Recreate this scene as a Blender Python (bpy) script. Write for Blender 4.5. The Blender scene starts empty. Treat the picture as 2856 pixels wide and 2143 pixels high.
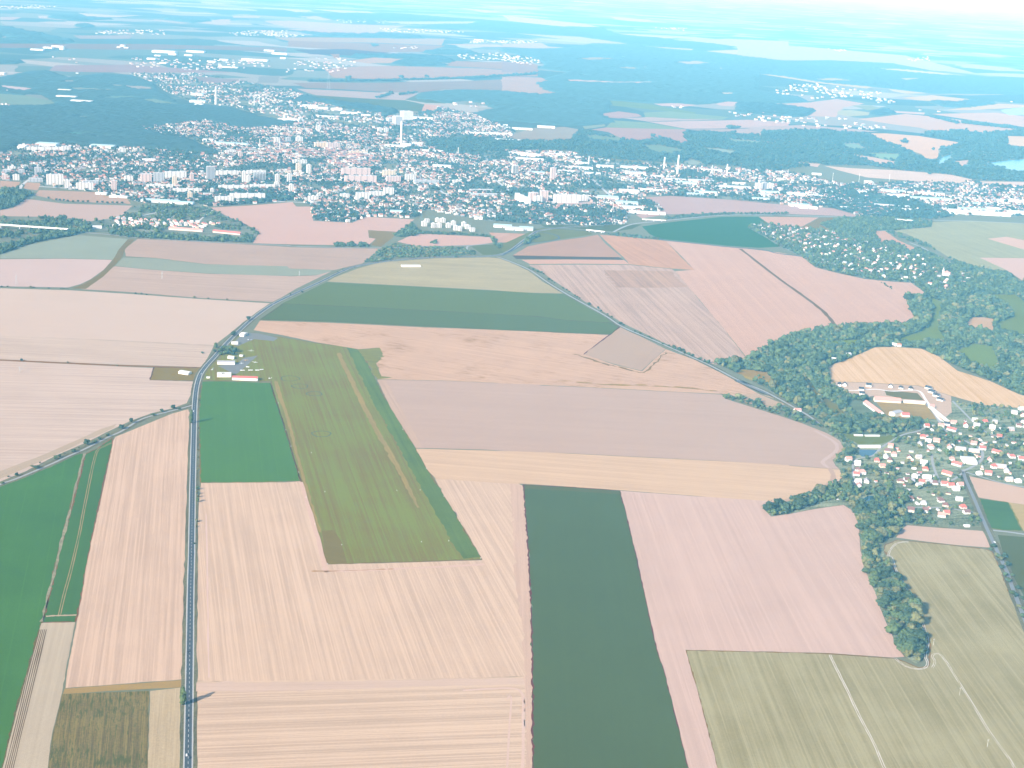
import bpy, math, random
import numpy as np
random.seed(7); rng = np.random.default_rng(7)
S = bpy.context.scene
COL = S.collection
# ------------------------------------------------------------------ camera
W0, H0, FPX, CAMH = 2856.0, 2143.0, 4000.0, 900.0
PITCH = math.atan((1071.5 + 100) / FPX); ROLL = math.radians(3.2)
cR, sR = math.cos(ROLL), math.sin(ROLL); cP, sP = math.cos(PITCH), math.sin(PITCH)

def G(x, y):
    """photo pixel -> point of the ground plane (metres)"""
    u = (np.asarray(x, float) - 1428) / FPX; v = -(np.asarray(y, float) - 1071.5) / FPX
    u, v = u * cR - v * sR, u * sR + v * cR
    t = CAMH / np.maximum(sP - v * cP, 1e-4)
    return np.stack([u * t, (cP + v * sP) * t], -1)

def PX(X, Y, Z=0):
    """point -> photo pixel"""
    X = np.asarray(X, float); Y = np.asarray(Y, float); Zr = Z - CAMH
    w = Y * cP - Zr * sP; u = X / w; v = (Y * sP + Zr * cP) / w
    u, v = u * cR + v * sR, -u * sR + v * cR
    return 1428 + FPX * u, 1071.5 - FPX * v

cam = bpy.data.cameras.new("camera"); co = bpy.data.objects.new("camera", cam); COL.objects.link(co)
cam.sensor_width = 36; cam.lens = FPX / W0 * 36; cam.clip_start = 1; cam.clip_end = 600000
from mathutils import Matrix, Vector
R_, U_, F_ = Vector((1, 0, 0)), Vector((0, sP, cP)), Vector((0, cP, -sP))
cx, cy, cz = R_ * cR + U_ * sR, U_ * cR - R_ * sR, -F_
co.matrix_world = Matrix(((cx.x, cy.x, cz.x, 0), (cx.y, cy.y, cz.y, 0), (cx.z, cy.z, cz.z, CAMH), (0, 0, 0, 1)))
S.camera = co

# ------------------------------------------------------------------ light
SUN_E, SUN_AZ = math.radians(28.3), math.radians(41.0)      # shadows run away from us and to the right
SUN_STR, SKY_STR, EXPO = 4.6, 0.12, 0.95
ld = Vector((math.sin(SUN_AZ) * math.cos(SUN_E), math.cos(SUN_AZ) * math.cos(SUN_E), -math.sin(SUN_E)))
sun = bpy.data.lights.new("sun", 'SUN'); so = bpy.data.objects.new("sun", sun); COL.objects.link(so)
sun.energy = SUN_STR; sun.angle = math.radians(0.5); sun.color = (1, .955, .89)
so.rotation_euler = ld.to_track_quat('-Z', 'Y').to_euler()
w = bpy.data.worlds.new("World"); S.world = w; w.use_nodes = True
nt = w.node_tree; bg = nt.nodes['Background']; sk = nt.nodes.new('ShaderNodeTexSky')
sk.sky_type = 'NISHITA'; sk.sun_disc = False; sk.sun_elevation = SUN_E
sk.sun_rotation = math.atan2(-ld.x, -ld.y); sk.altitude = 300
nt.links.new(sk.outputs[0], bg.inputs[0]); bg.inputs[1].default_value = SKY_STR
S.view_settings.view_transform = 'Standard'; S.view_settings.look = 'None'
S.view_settings.exposure = EXPO; S.view_settings.gamma = 1
S.render.engine = 'CYCLES'
S.cycles.max_bounces = 4; S.cycles.diffuse_bounces = 2; S.cycles.glossy_bounces = 1; S.cycles.volume_bounces = 1
S.cycles.use_denoising = True; S.cycles.use_adaptive_sampling = False
S.render.filter_size = .95

# ------------------------------------------------------------------ objects
def tag(o, label=None, cat=None, group=None, kind=None):
    if label: o["label"] = label
    if cat: o["category"] = cat
    if group: o["group"] = group
    if kind: o["kind"] = kind
    return o

def link(name, data, parent=None, loc=None, rz=0.0, sc=None):
    o = bpy.data.objects.new(name, data); COL.objects.link(o)
    if parent is not None: o.parent = parent
    if loc is not None: o.location = loc
    if rz: o.rotation_euler = (0, 0, rz)
    if sc is not None: o.scale = sc
    return o

def mesh(name, v, f, mats, mi=None, smooth=False):
    m = bpy.data.meshes.new(name)
    m.from_pydata([tuple(map(float, p)) for p in v], [], [tuple(map(int, p)) for p in f])
    for x in (mats if isinstance(mats, (list, tuple)) else [mats]): m.materials.append(x)
    if mi is not None: m.polygons.foreach_set('material_index', np.asarray(mi, np.int32))
    if smooth: m.polygons.foreach_set('use_smooth', np.ones(len(m.polygons), bool))
    m.update(); return m

def mesh_tris(name, v, f, mats, mi=None):
    v = np.asarray(v, np.float32).reshape(-1, 3); f = np.asarray(f, np.int32).reshape(-1, 3)
    m = bpy.data.meshes.new(name)
    m.vertices.add(len(v)); m.vertices.foreach_set('co', v.ravel())
    m.loops.add(f.size); m.loops.foreach_set('vertex_index', f.ravel())
    m.polygons.add(len(f)); m.polygons.foreach_set('loop_start', np.arange(0, f.size, 3, dtype=np.int32))
    m.polygons.foreach_set('loop_total', np.full(len(f), 3, np.int32))
    for x in (mats if isinstance(mats, (list, tuple)) else [mats]): m.materials.append(x)
    if mi is not None: m.polygons.foreach_set('material_index', np.asarray(mi, np.int32))
    m.update(calc_edges=True); m.validate(); return m

class MB:
    """collects simple solids into one mesh"""
    def __init__(s): s.v = []; s.f = []
    def add(s, v, f):
        n = len(s.v); s.v += [tuple(p) for p in v]; s.f += [tuple(i + n for i in q) for q in f]; return s
    def box(s, x0, x1, y0, y1, z0, z1):
        return s.add([(x0, y0, z0), (x1, y0, z0), (x1, y1, z0), (x0, y1, z0), (x0, y0, z1), (x1, y0, z1), (x1, y1, z1), (x0, y1, z1)],
                     [(3, 2, 1, 0), (4, 5, 6, 7), (0, 1, 5, 4), (1, 2, 6, 5), (2, 3, 7, 6), (3, 0, 4, 7)])
    def tube(s, a, b, r0, r1, n=8):
        a, b = Vector(a), Vector(b); d = (b - a).normalized()
        p = d.orthogonal().normalized(); q = d.cross(p); v = []
        for c, r in ((a, r0), (b, r1)):
            for k in range(n):
                t = 2 * math.pi * k / n; v.append(c + p * (r * math.cos(t)) + q * (r * math.sin(t)))
        f = [(k, (k + 1) % n, n + (k + 1) % n, n + k) for k in range(n)]
        f += [tuple(range(n))[::-1], tuple(range(n, 2 * n))]
        return s.add(v, f)
    def lathe(s, prof, n=10, c=(0, 0)):
        v = [(c[0] + r * math.cos(2 * math.pi * k / n), c[1] + r * math.sin(2 * math.pi * k / n), z) for r, z in prof for k in range(n)]
        f = [(i * n + k, i * n + (k + 1) % n, (i + 1) * n + (k + 1) % n, (i + 1) * n + k) for i in range(len(prof) - 1) for k in range(n)]
        f += [tuple(range(n))[::-1], tuple(range((len(prof) - 1) * n, len(prof) * n))]
        return s.add(v, f)
    def mesh(s, name, mat, smooth=False): return mesh(name, s.v, s.f, mat, smooth=smooth)

# ------------------------------------------------------------------ materials
def lin(c):
    c = c / 255.0
    return c / 12.92 if c <= .04045 else ((c + .055) / 1.055) ** 2.4
HZ_DENS = 4.8e-5; HZ_COL = (.19, .63, 1.0); HZ_G = -.28; GAIN = (1.77, 1.79, 1.85)
HZ_SUN = (.662, .715, .673); HZ_AMB = (.527, .54, .592)
def C(r, g, b, km=2.0, cosa=.75):
    """ground reflectance from the tone a surface shows in the photo through `km` of air"""
    out = []; d = math.hypot(km, .9); hg = (1 - HZ_G ** 2) / (1 + HZ_G ** 2 + 2 * HZ_G * cosa) ** 1.5
    for i, c in enumerate((r, g, b)):
        t = math.exp(-HZ_DENS * HZ_COL[i] * d * 1000)
        a = (lin(c) - (HZ_SUN[i] * hg + HZ_AMB[i]) * (1 - t)) / t / GAIN[i]
        out.append(min(.8, max(.012, a)))
    return tuple(out)
def CP(rgb, poly, cap=99):
    if rgb[0] > 203 and poly[0][1] > 780: rgb = (rgb[0] + 1, rgb[1] + 6, rgb[2] + 2)
    if 430 < poly[0][1] < 780 and rgb[0] > 200: rgb = (rgb[0], rgb[1] + 4, rgb[2] + 6)
    p = np.mean(G([max(0, min(W0, q[0])) for q in poly], [max(0, min(H0, q[1])) for q in poly]), 0)
    v = Vector((p[0], p[1], -CAMH)).normalized(); d = float(np.linalg.norm(p)) / 1000
    return C(*rgb, min(cap, d), v.dot(ld))

def newmat(name, rough=1.0, spec=0.0):
    m = bpy.data.materials.new(name); m.use_nodes = True; n = m.node_tree
    b = n.nodes['Principled BSDF']; b.inputs['Roughness'].default_value = rough
    b.inputs['Specular IOR Level'].default_value = spec
    return m, n, b

def N(n, t, **kw):
    x = n.nodes.new(t)
    for k, v in kw.items():
        if k.startswith('_'): setattr(x, k[1:], v)
        else:
            i = x.inputs[int(k[1:])] if k[0] == 'i' and k[1:].isdigit() else x.inputs[k]
            if hasattr(v, 'is_output'): n.links.new(v, i)
            else: i.default_value = v
    return x
def M(n, op, a, b=None, c=None, clamp=False):
    x = n.nodes.new('ShaderNodeMath'); x.operation = op; x.use_clamp = clamp
    for i, v in enumerate((a, b, c)):
        if v is None: continue
        if hasattr(v, 'is_output'): n.links.new(v, x.inputs[i])
        else: x.inputs[i].default_value = v
    return x.outputs[0]
def MIX(n, f, a, b):
    x = n.nodes.new('ShaderNodeMix'); x.data_type = 'RGBA'
    for i, v in ((0, f), (6, a), (7, b)):
        if hasattr(v, 'is_output'): n.links.new(v, x.inputs[i])
        else: x.inputs[i].default_value = v if i == 0 else (*v, 1)
    return x.outputs[2]
def noise(n, vec, scale, detail=3, rough=.55, w=0):
    return N(n, 'ShaderNodeTexNoise', Vector=vec, Scale=scale, Detail=detail, Roughness=rough).outputs['Fac']

def mat_field(name, col, ang=0.0, wl=8.0, s=.8, lines=.0, big=.5, fine=.35, c=.10, col2=None, weed=None, weed_t=.62, weed_wl=14, elong=45, weed_el=9, tram=0):
    m, n, b = newmat(name)
    pos = N(n, 'ShaderNodeNewGeometry').outputs['Position']
    off = random.uniform(0, 900)
    p2 = N(n, 'ShaderNodeVectorMath', _operation='ADD', i0=pos, i1=(off, off * .7, 0)).outputs[0]
    ca, sa = math.cos(ang), math.sin(ang)
    al = N(n, 'ShaderNodeVectorMath', _operation='DOT_PRODUCT', i0=p2, i1=(ca, sa, 0)).outputs['Value']
    ac = N(n, 'ShaderNodeVectorMath', _operation='DOT_PRODUCT', i0=p2, i1=(-sa, ca, 0)).outputs['Value']
    wob = noise(n, p2, 1 / 60.0, 2)
    ac = M(n, 'MULTIPLY_ADD', wob, .9, ac)
    def stretched(wlx, el):
        return N(n, 'ShaderNodeCombineXYZ', i0=M(n, 'DIVIDE', ac, wlx), i1=M(n, 'DIVIDE', al, wlx * el)).outputs[0]
    st = noise(n, stretched(wl, elong * 1.7), 1.0, 5, .68)
    bg_ = noise(n, p2, 1 / 150.0, 6, .62); fn = noise(n, p2, 1 / 3.5, 3, .7)
    f = M(n, 'MULTIPLY_ADD', M(n, 'SUBTRACT', st, .5), 2.6 * s, .5)
    f = M(n, 'MULTIPLY_ADD', M(n, 'SUBTRACT', bg_, .5), 2.4 * big, f)
    f = M(n, 'MULTIPLY_ADD', M(n, 'SUBTRACT', fn, .5), 2.0 * fine, f)
    if lines:                                                     # pale wheel tracks
        t = noise(n, stretched(wl * .55, elong * 4), 1.0, 1)
        t = M(n, 'MULTIPLY', M(n, 'SUBTRACT', t, .60, clamp=True), 9.0, clamp=True)
        f = M(n, 'MULTIPLY_ADD', t, lines, f)
    if tram:                                                      # evenly spaced pale wheelings, broken up by noise
        fr = M(n, 'FRACT', M(n, 'DIVIDE', ac, tram)); d = M(n, 'ABSOLUTE', M(n, 'SUBTRACT', fr, .5))
        ln = M(n, 'SUBTRACT', 1.0, M(n, 'MULTIPLY', d, tram / 1.3), clamp=True)
        ln = M(n, 'MULTIPLY', ln, M(n, 'MULTIPLY', M(n, 'SUBTRACT', noise(n, stretched(tram * .6, 14), 1.0, 2), .38, clamp=True), 5.0, clamp=True))
        f = M(n, 'MULTIPLY_ADD', ln, .75, f)
    f = M(n, 'ADD', f, 0, clamp=True)
    lo = tuple(max(.01, x * (1 - c * k)) for x, k in zip(col, (1.0, 1.1, 1.2)))
    hi = tuple(min(.85, x * (1 + c * k)) for x, k in zip(col2 or col, (1.0, 1.0, 1.0)))
    out = MIX(n, f, lo, hi)
    if weed:
        wn = noise(n, stretched(weed_wl, weed_el), 1.0, 6, .72); wb = noise(n, p2, 1 / 110.0, 2)
        k = M(n, 'MULTIPLY_ADD', M(n, 'SUBTRACT', wb, .5), .35, wn)
        k = M(n, 'MULTIPLY', M(n, 'SUBTRACT', k, weed_t, clamp=True), 14.0, clamp=True)
        out = MIX(n, k, out, weed)
    n.links.new(out, b.inputs['Base Color']); return m

def mat_plain(name, col, var=.12, scale=.6, rough=.9, spec=.1, island=False):
    m, n, b = newmat(name, rough, spec)
    pos = N(n, 'ShaderNodeNewGeometry'); f = noise(n, pos.outputs['Position'], scale, 4, .6)
    lo = tuple(x * (1 - var) for x in col); hi = tuple(min(.88, x * (1 + var)) for x in col)
    out = MIX(n, f, lo, hi)
    n.links.new(out, b.inputs['Base Color']); return m

def mat_leaf(name, col, var=.35):
    m, n, b = newmat(name, .9, .1)
    g = N(n, 'ShaderNodeNewGeometry'); oi = N(n, 'ShaderNodeObjectInfo').outputs['Random']
    f = noise(n, g.outputs['Position'], .55, 3, .65)
    f = M(n, 'MULTIPLY_ADD', M(n, 'SUBTRACT', f, .5), 1.5, .5)
    f = M(n, 'MULTIPLY_ADD', M(n, 'SUBTRACT', g.outputs['Random Per Island'], .5), .8, f)
    f = M(n, 'MULTIPLY_ADD', M(n, 'SUBTRACT', oi, .5), .5, f, clamp=True)
    lo = tuple(x * (1 - var) for x in col); hi = (col[0] * (1 + var * 1.25), col[1] * (1 + var), col[2] * (1 + var * .8))
    n.links.new(MIX(n, f, lo, hi), b.inputs['Base Color']); return m

LEAF = {'dark': mat_leaf('leaf_dark', (.042, .070, .032)), 'mid': mat_leaf('leaf_mid', (.068, .104, .040)),
        'olive': mat_leaf('leaf_olive', (.122, .128, .052)), 'far': mat_leaf('leaf_far_hazed', (.036, .076, .062), .45)}  # far leaves are bluer: some haze tint is put into their colour
BARK = mat_plain('bark', (.11, .085, .065), .3, 3)
WALL = {'white': mat_plain('wall_white', (.78, .76, .72)), 'cream': mat_plain('wall_cream', (.72, .62, .46)),
        'pink': mat_plain('wall_pink', (.68, .50, .43)), 'grey': mat_plain('wall_grey', (.50, .49, .48))}
ROOF = {'red': mat_plain('roof_red', (.44, .125, .095), .25), 'salmon': mat_plain('roof_salmon', (.50, .245, .20), .22),
        'brown': mat_plain('roof_brown', (.17, .09, .075), .25), 'grey': mat_plain('roof_grey', (.34, .33, .34), .2),
        'pale': mat_plain('roof_pale', (.62, .60, .57), .15), 'black': mat_plain('roof_black', (.045, .05, .058), .25)}
GLASS = mat_plain('window_glass', (.05, .065, .08), .1, 1, .25, .5)
WHITE = mat_plain('white_paint', (.80, .80, .79), .06); STEEL = mat_plain('steel', (.42, .43, .44), .1, 2, .5, .4)
CONCRETE = mat_plain('concrete', (.55, .53, .50), .15)
DOORM = mat_plain('door_wood', (.16, .10, .07), .2); TYRE = mat_plain('rubber', (.02, .02, .02))

# ------------------------------------------------------------------ polygons on the ground
def T(ox, oy, pts): return [(ox + x / 2.765, oy + y / 2.765) for x, y in pts]
def FV(pts): return [(x * 1.2911, y * 1.2911) for x, y in pts]
RS = 2.0; RX0, RY0 = -200, -100; RW, RH = int(3256 / RS), int(2500 / RS)
LEVEL = np.zeros((RH, RW), np.int16); CLS = np.zeros((RH, RW), np.int16)

def inside(poly, X, Y):
    r = np.zeros(X.shape, bool); n = len(poly); j = n - 1
    for i in range(n):
        xi, yi = poly[i]; xj, yj = poly[j]
        if yi != yj:
            r ^= ((yi > Y) != (yj > Y)) & (X < (xj - xi) * (Y - yi) / (yj - yi) + xi)
        j = i
    return r
def raster(poly, pad=0):
    xs = [p[0] for p in poly]; ys = [p[1] for p in poly]
    i0 = max(0, int((min(xs) - RX0) / RS) - 1); i1 = min(RW, int((max(xs) - RX0) / RS) + 2)
    j0 = max(0, int((min(ys) - RY0) / RS) - 1); j1 = min(RH, int((max(ys) - RY0) / RS) + 2)
    if i1 <= i0 or j1 <= j0: return None
    X, Y = np.meshgrid(RX0 + RS * (np.arange(i0, i1) + .5), RY0 + RS * (np.arange(j0, j1) + .5))
    return (slice(j0, j1), slice(i0, i1)), inside(poly, X, Y)
def cls_at(px, py):
    i = ((np.asarray(px) - RX0) / RS).astype(int); j = ((np.asarray(py) - RY0) / RS).astype(int)
    ok = (i >= 0) & (i < RW) & (j >= 0) & (j < RH)
    return np.where(ok, CLS[np.clip(j, 0, RH - 1), np.clip(i, 0, RW - 1)], -1)

def outline(poly, step, jit):
    """world outline with the slightly ragged edge of real field borders"""
    w_ = G([p[0] for p in poly], [p[1] for p in poly]); out = []
    for a, b in zip(w_, np.roll(w_, -1, 0)):
        L = np.linalg.norm(b - a); k = max(1, min(90, int(L / step)))
        nrm = np.array([-(b - a)[1], (b - a)[0]]) / max(L, 1e-6)
        for q in range(k):
            p = a + (b - a) * q / k
            if q: p = p + nrm * rng.normal(0, jit)
            out.append(p)
    return out

STAT = {}
def patch(name, label, poly, mat, cls=1, step=12, jit=.35, kind='structure', cat='field', group=None, zadd=0):
    poly = [(max(-190, min(3040, x)), min(2390, max(y, -4))) for x, y in poly]
    r = raster(poly); lev = 1
    if r is not None and r[1].any():
        sl, m = r; lev = int(LEVEL[sl][m].max()) + 1; LEVEL[sl][m] = lev; CLS[sl][m] = cls
    cen = np.mean(G([p[0] for p in poly], [p[1] for p in poly]), 0); d = float(np.linalg.norm(cen))
    k = max(1, d / 3500); z = (.055 * lev if d < 5500 else .055 * lev * k) + zadd; STAT[lev] = STAT.get(lev, 0) + 1
    pts = outline(poly, step * k, jit * k)
    c0 = pts[0]; q = [Vector((float(p[0] - c0[0]), float(p[1] - c0[1]))) for p in pts]; nq = len(q)
    vv, _, ff, *_ = cdt(q, [], [list(range(nq))], 1, 1e-4)
    o = link(name, mesh(name, [(p.x + c0[0], p.y + c0[1], z) for p in vv], [f if up(vv, f) else f[::-1] for f in ff], mat))
    return tag(o, label, cat, group, kind)

from mathutils.geometry import delaunay_2d_cdt as cdt
def up(v, f): return (v[f[1]] - v[f[0]]).cross(v[f[2]] - v[f[0]]) > 0

def smooth_line(pts, n=6):
    p = np.asarray(pts, float); out = []
    for i in range(len(p) - 1):
        a, b, c, d = p[max(i - 1, 0)], p[i], p[i + 1], p[min(i + 2, len(p) - 1)]
        for t in np.linspace(0, 1, n, endpoint=False):
            out.append(.5 * (2 * b + (c - a) * t + (2 * a - 5 * b + 4 * c - d) * t * t + (3 * b - a - 3 * c + d) * t ** 3))
    out.append(p[-1]); return np.array(out)
def world_line(px, n=6):
    w_ = G([p[0] for p in px], [p[1] for p in px]); return smooth_line(w_, n)
def offset(line, d):
    t = np.gradient(line, axis=0); t /= np.linalg.norm(t, axis=1)[:, None] + 1e-9
    return line + np.stack([t[:, 1], -t[:, 0]], 1) * d            # positive d = to the line's right
def ground_z(px, py):
    i, j = int((px - RX0) / RS), int((py - RY0) / RS)
    return .055 * (LEVEL[j, i] if 0 <= i < RW and 0 <= j < RH else 1)
def line_z(line, rank):
    X, Y = PX(line[:, 0], line[:, 1]); d = np.linalg.norm(line, axis=1); k = np.maximum(1, d / 3500) * (d >= 5500) + (d < 5500)
    return max([ground_z(a, b) * c for a, b, c in zip(X, Y, k) if -150 < a < 3000 and b < 2300] or [.2]) + .02 + max(0, rank - .45) * .3
def ribbon(name, label, line, width, mat, z=.9, cls=0, kind='structure', cat='road', jit=0, group=None, d0=0, absz=None):
    z = line_z(line, z) if absz is None else absz
    a, b = offset(line, d0 - width / 2), offset(line, d0 + width / 2)
    if jit: a = a + rng.normal(0, jit, a.shape); b = b + rng.normal(0, jit, b.shape)
    v = [(*p, z) for p in a] + [(*p, z) for p in b]; n = len(line)
    o = link(name, mesh(name, v, [(i, n + i, n + i + 1, i + 1) for i in range(n - 1)], mat))
    if o.data.polygons[0].normal.z < 0: o.data.flip_normals()
    if cls:
        wa, wb = offset(line, d0 - max(width, 9) / 2), offset(line, d0 + max(width, 9) / 2)
        q = np.concatenate([wa, wb[::-1]]); X, Y = PX(q[:, 0], q[:, 1]); r = raster(list(zip(X, Y)))
        if r: CLS[r[0]][r[1]] = cls
    return tag(o, label, cat, group, kind)
def ang(a, b):
    p, q = G(*a), G(*b); return math.atan2(q[1] - p[1], q[0] - p[0])
def tang(ox, oy, a, b): return ang(*T(ox, oy, [a, b]))

# ------------------------------------------------------------------ ground sheet, sky air
xs = [-130e3, -60e3, -30e3, -15e3, -8e3, -4e3, -2e3, -1e3, 0, 1e3, 2e3, 4e3, 8e3, 15e3, 30e3, 60e3, 130e3]
ys = [-3e3, 0, 1e3, 2e3, 3e3, 4.5e3, 6e3, 8.2e3, 11e3, 15e3, 20e3, 28e3, 40e3, 60e3, 90e3, 140e3, 200e3, 270e3]
gm, gn, gb = newmat('verge_grass')
gp = N(gn, 'ShaderNodeNewGeometry').outputs['Position']
gn.links.new(MIX(gn, noise(gn, gp, 1 / 9., 5, .7), (.085, .10, .05), (.20, .185, .11)), gb.inputs['Base Color'])
pm, pn, pb = newmat('far_patchwork')
pp = N(pn, 'ShaderNodeNewGeometry').outputs['Position']
wv = N(pn, 'ShaderNodeTexNoise', Vector=pp, Scale=1 / 1500., Detail=2).outputs['Color']
pv = N(pn, 'ShaderNodeVectorMath', _operation='MULTIPLY_ADD', i0=wv, i1=(700, 700, 0), i2=pp).outputs[0]
pv = N(pn, 'ShaderNodeMapping', Vector=pv, Rotation=(0, 0, .35), Scale=(1 / 760., 1 / 520., 1)).outputs[0]
vo = N(pn, 'ShaderNodeTexVoronoi', Vector=pv, Scale=1.0, Randomness=.85).outputs['Color']
rp = N(pn, 'ShaderNodeValToRGB', Fac=vo); rp.color_ramp.interpolation = 'CONSTANT'
for i, (t, c) in enumerate(((0, (.045, .072, .06)), (.44, (.16, .155, .12)), (.56, (.25, .205, .165)), (.66, (.09, .115, .085)), (.78, (.33, .27, .22)), (.88, (.19, .175, .135)))):
    e = rp.color_ramp.elements[i] if i < 2 else rp.color_ramp.elements.new(t)
    e.position = t; e.color = (*c, 1)
fnz = noise(pn, pp, 1 / 120., 4, .65)
pn.links.new(MIX(pn, M(pn, 'MULTIPLY', fnz, .35), rp.outputs[0], (.09, .11, .07)), pb.inputs['Base Color'])
gv = [(x, y, 0) for y in ys for x in xs]; nx = len(xs)
gf = [(j * nx + i, j * nx + i + 1, (j + 1) * nx + i + 1, (j + 1) * nx + i) for j in range(len(ys) - 1) for i in range(nx - 1)]
gmi = [1 if ys[j] >= 8.2e3 else 0 for j in range(len(ys) - 1) for i in range(nx - 1)]
tag(link('ground', mesh('ground', gv, gf, [gm, pm], gmi)), 'open farmland of grass verges and a far patchwork of fields', None, None, 'structure')

hb = MB().box(-150e3, 150e3, -5e3, 280e3, -1, CAMH + 6)
hm = bpy.data.materials.new('haze_air'); hm.use_nodes = True; hn = hm.node_tree
hn.nodes.remove(hn.nodes['Principled BSDF'])
hv = N(hn, 'ShaderNodeVolumePrincipled', Density=HZ_DENS, Anisotropy=HZ_G)
hv.inputs['Color'].default_value = (*HZ_COL, 1); hv.inputs['Absorption Color'].default_value = (1, 1, 1, 1)
hn.links.new(hv.outputs[0], hn.nodes['Material Output'].inputs['Volume'])
tag(link('haze', hb.mesh('haze', hm)), 'pale blue summer haze thickening towards the horizon', None, None, 'stuff')

# ------------------------------------------------------------------ fields, near to far in the order they are laid
A, B_, Cc, D = (0, 1000), (0, 1543), (0, 500), (0, 0)            # tile corners in the photo
A2, B2, C2, D2 = (700, 1000), (700, 1543), (700, 500), (700, 0)
A3, B3, C3, D3 = (1400, 1000), (1400, 1543), (1400, 500), (1400, 0)
A4, B4, C4, D4 = (2056, 1000), (2056, 1543), (2056, 500), (2056, 0)
def P(*parts):
    out = []
    for (o, pts) in parts: out += T(o[0], o[1], pts)
    return out
def field(name, label, poly, rgb, km, streak=None, cls=1, step=12, jit=.35, margin=None, **kw):
    a = tang(*streak) if streak else random.uniform(-.4, .4)
    kw['c'] = kw.get('c', .10) * (1.5 if kw.get('s', .8) > .75 else 1.2)
    o = patch(name, label, poly, mat_field(name, CP(rgb, poly), a, **kw), cls, step, jit)
    if margin:
        z = o.data.vertices[0].co.z + .03; w_ = outline([(max(-190, min(3040, x)), min(2390, y)) for x, y in poly], 7, .5); w_ = np.array(w_ + w_[:1])
        ribbon('verge', 'weedy ragged margin of the ' + label, w_, 2.4, mat_field('field_margin', C(*margin, 2.2), .3, s=.8, big=.8, fine=1.2, c=.25), 0, 0, jit=.6, absz=z)
    return o

# --- far side first: big woods' floors, town ground
TOWN = P((D, [(0, 1190), (150, 1120), (480, 1105), (880, 1140), (1300, 1150), (1540, 1180), (1700, 1180), (1560, 1110), (1250, 1040), (1080, 990), (1400, 950), (1600, 930), (1850, 990), (2050, 985)]),
         (D2, [(280, 960), (500, 930), (700, 960), (1000, 960), (1060, 900), (1270, 880), (1450, 830), (1700, 880), (2000, 990), (2100, 1080), (1700, 1060), (1330, 1090), (1500, 1190)]),
         (D3, [(0, 1160), (500, 1175), (900, 1250), (1400, 1280), (1900, 1310), (2212, 1330)]),
         (D4, [(800, 1420), (1800, 1400), (2250, 1430), (2400, 1640)]),
         (C4, [(2212, 290), (1700, 280), (1300, 240), (1060, 290), (960, 290), (740, 225), (400, 200), (0, 165)]),
         (C3, [(1700, 155), (1290, 130), (1090, 140), (1260, 240), (1000, 280), (960, 350), (700, 360), (250, 350), (0, 330)]),
         (C2, [(1800, 320), (1350, 240), (1260, 300), (880, 290), (780, 335), (480, 320), (460, 205), (330, 160), (0, 195)]),
         (Cc, [(1600, 215), (1500, 180), (1100, 190), (1000, 160), (820, 115), (320, 60), (180, 75), (160, 20), (0, 15)]))
NORTH = P((D, [(1000, 570), (1500, 565), (2212, 690)]), (D2, [(400, 725), (300, 790), (500, 790), (840, 860), (1060, 890), (1000, 955), (500, 930), (350, 930), (200, 900), (0, 870)]),
          (D, [(1800, 830), (1480, 790), (1300, 720), (1180, 640)]))
gard = mat_field('town_gardens', (.085, .115, .065), .3, wl=25, s=.5, big=.9, fine=.9, c=.4, col2=(.16, .165, .12))
patch('ground', 'green garden ground under the near part of the town', TOWN, gard, 5)
patch('ground', 'green garden ground under the far part of the town', NORTH, gard, 5)

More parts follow.
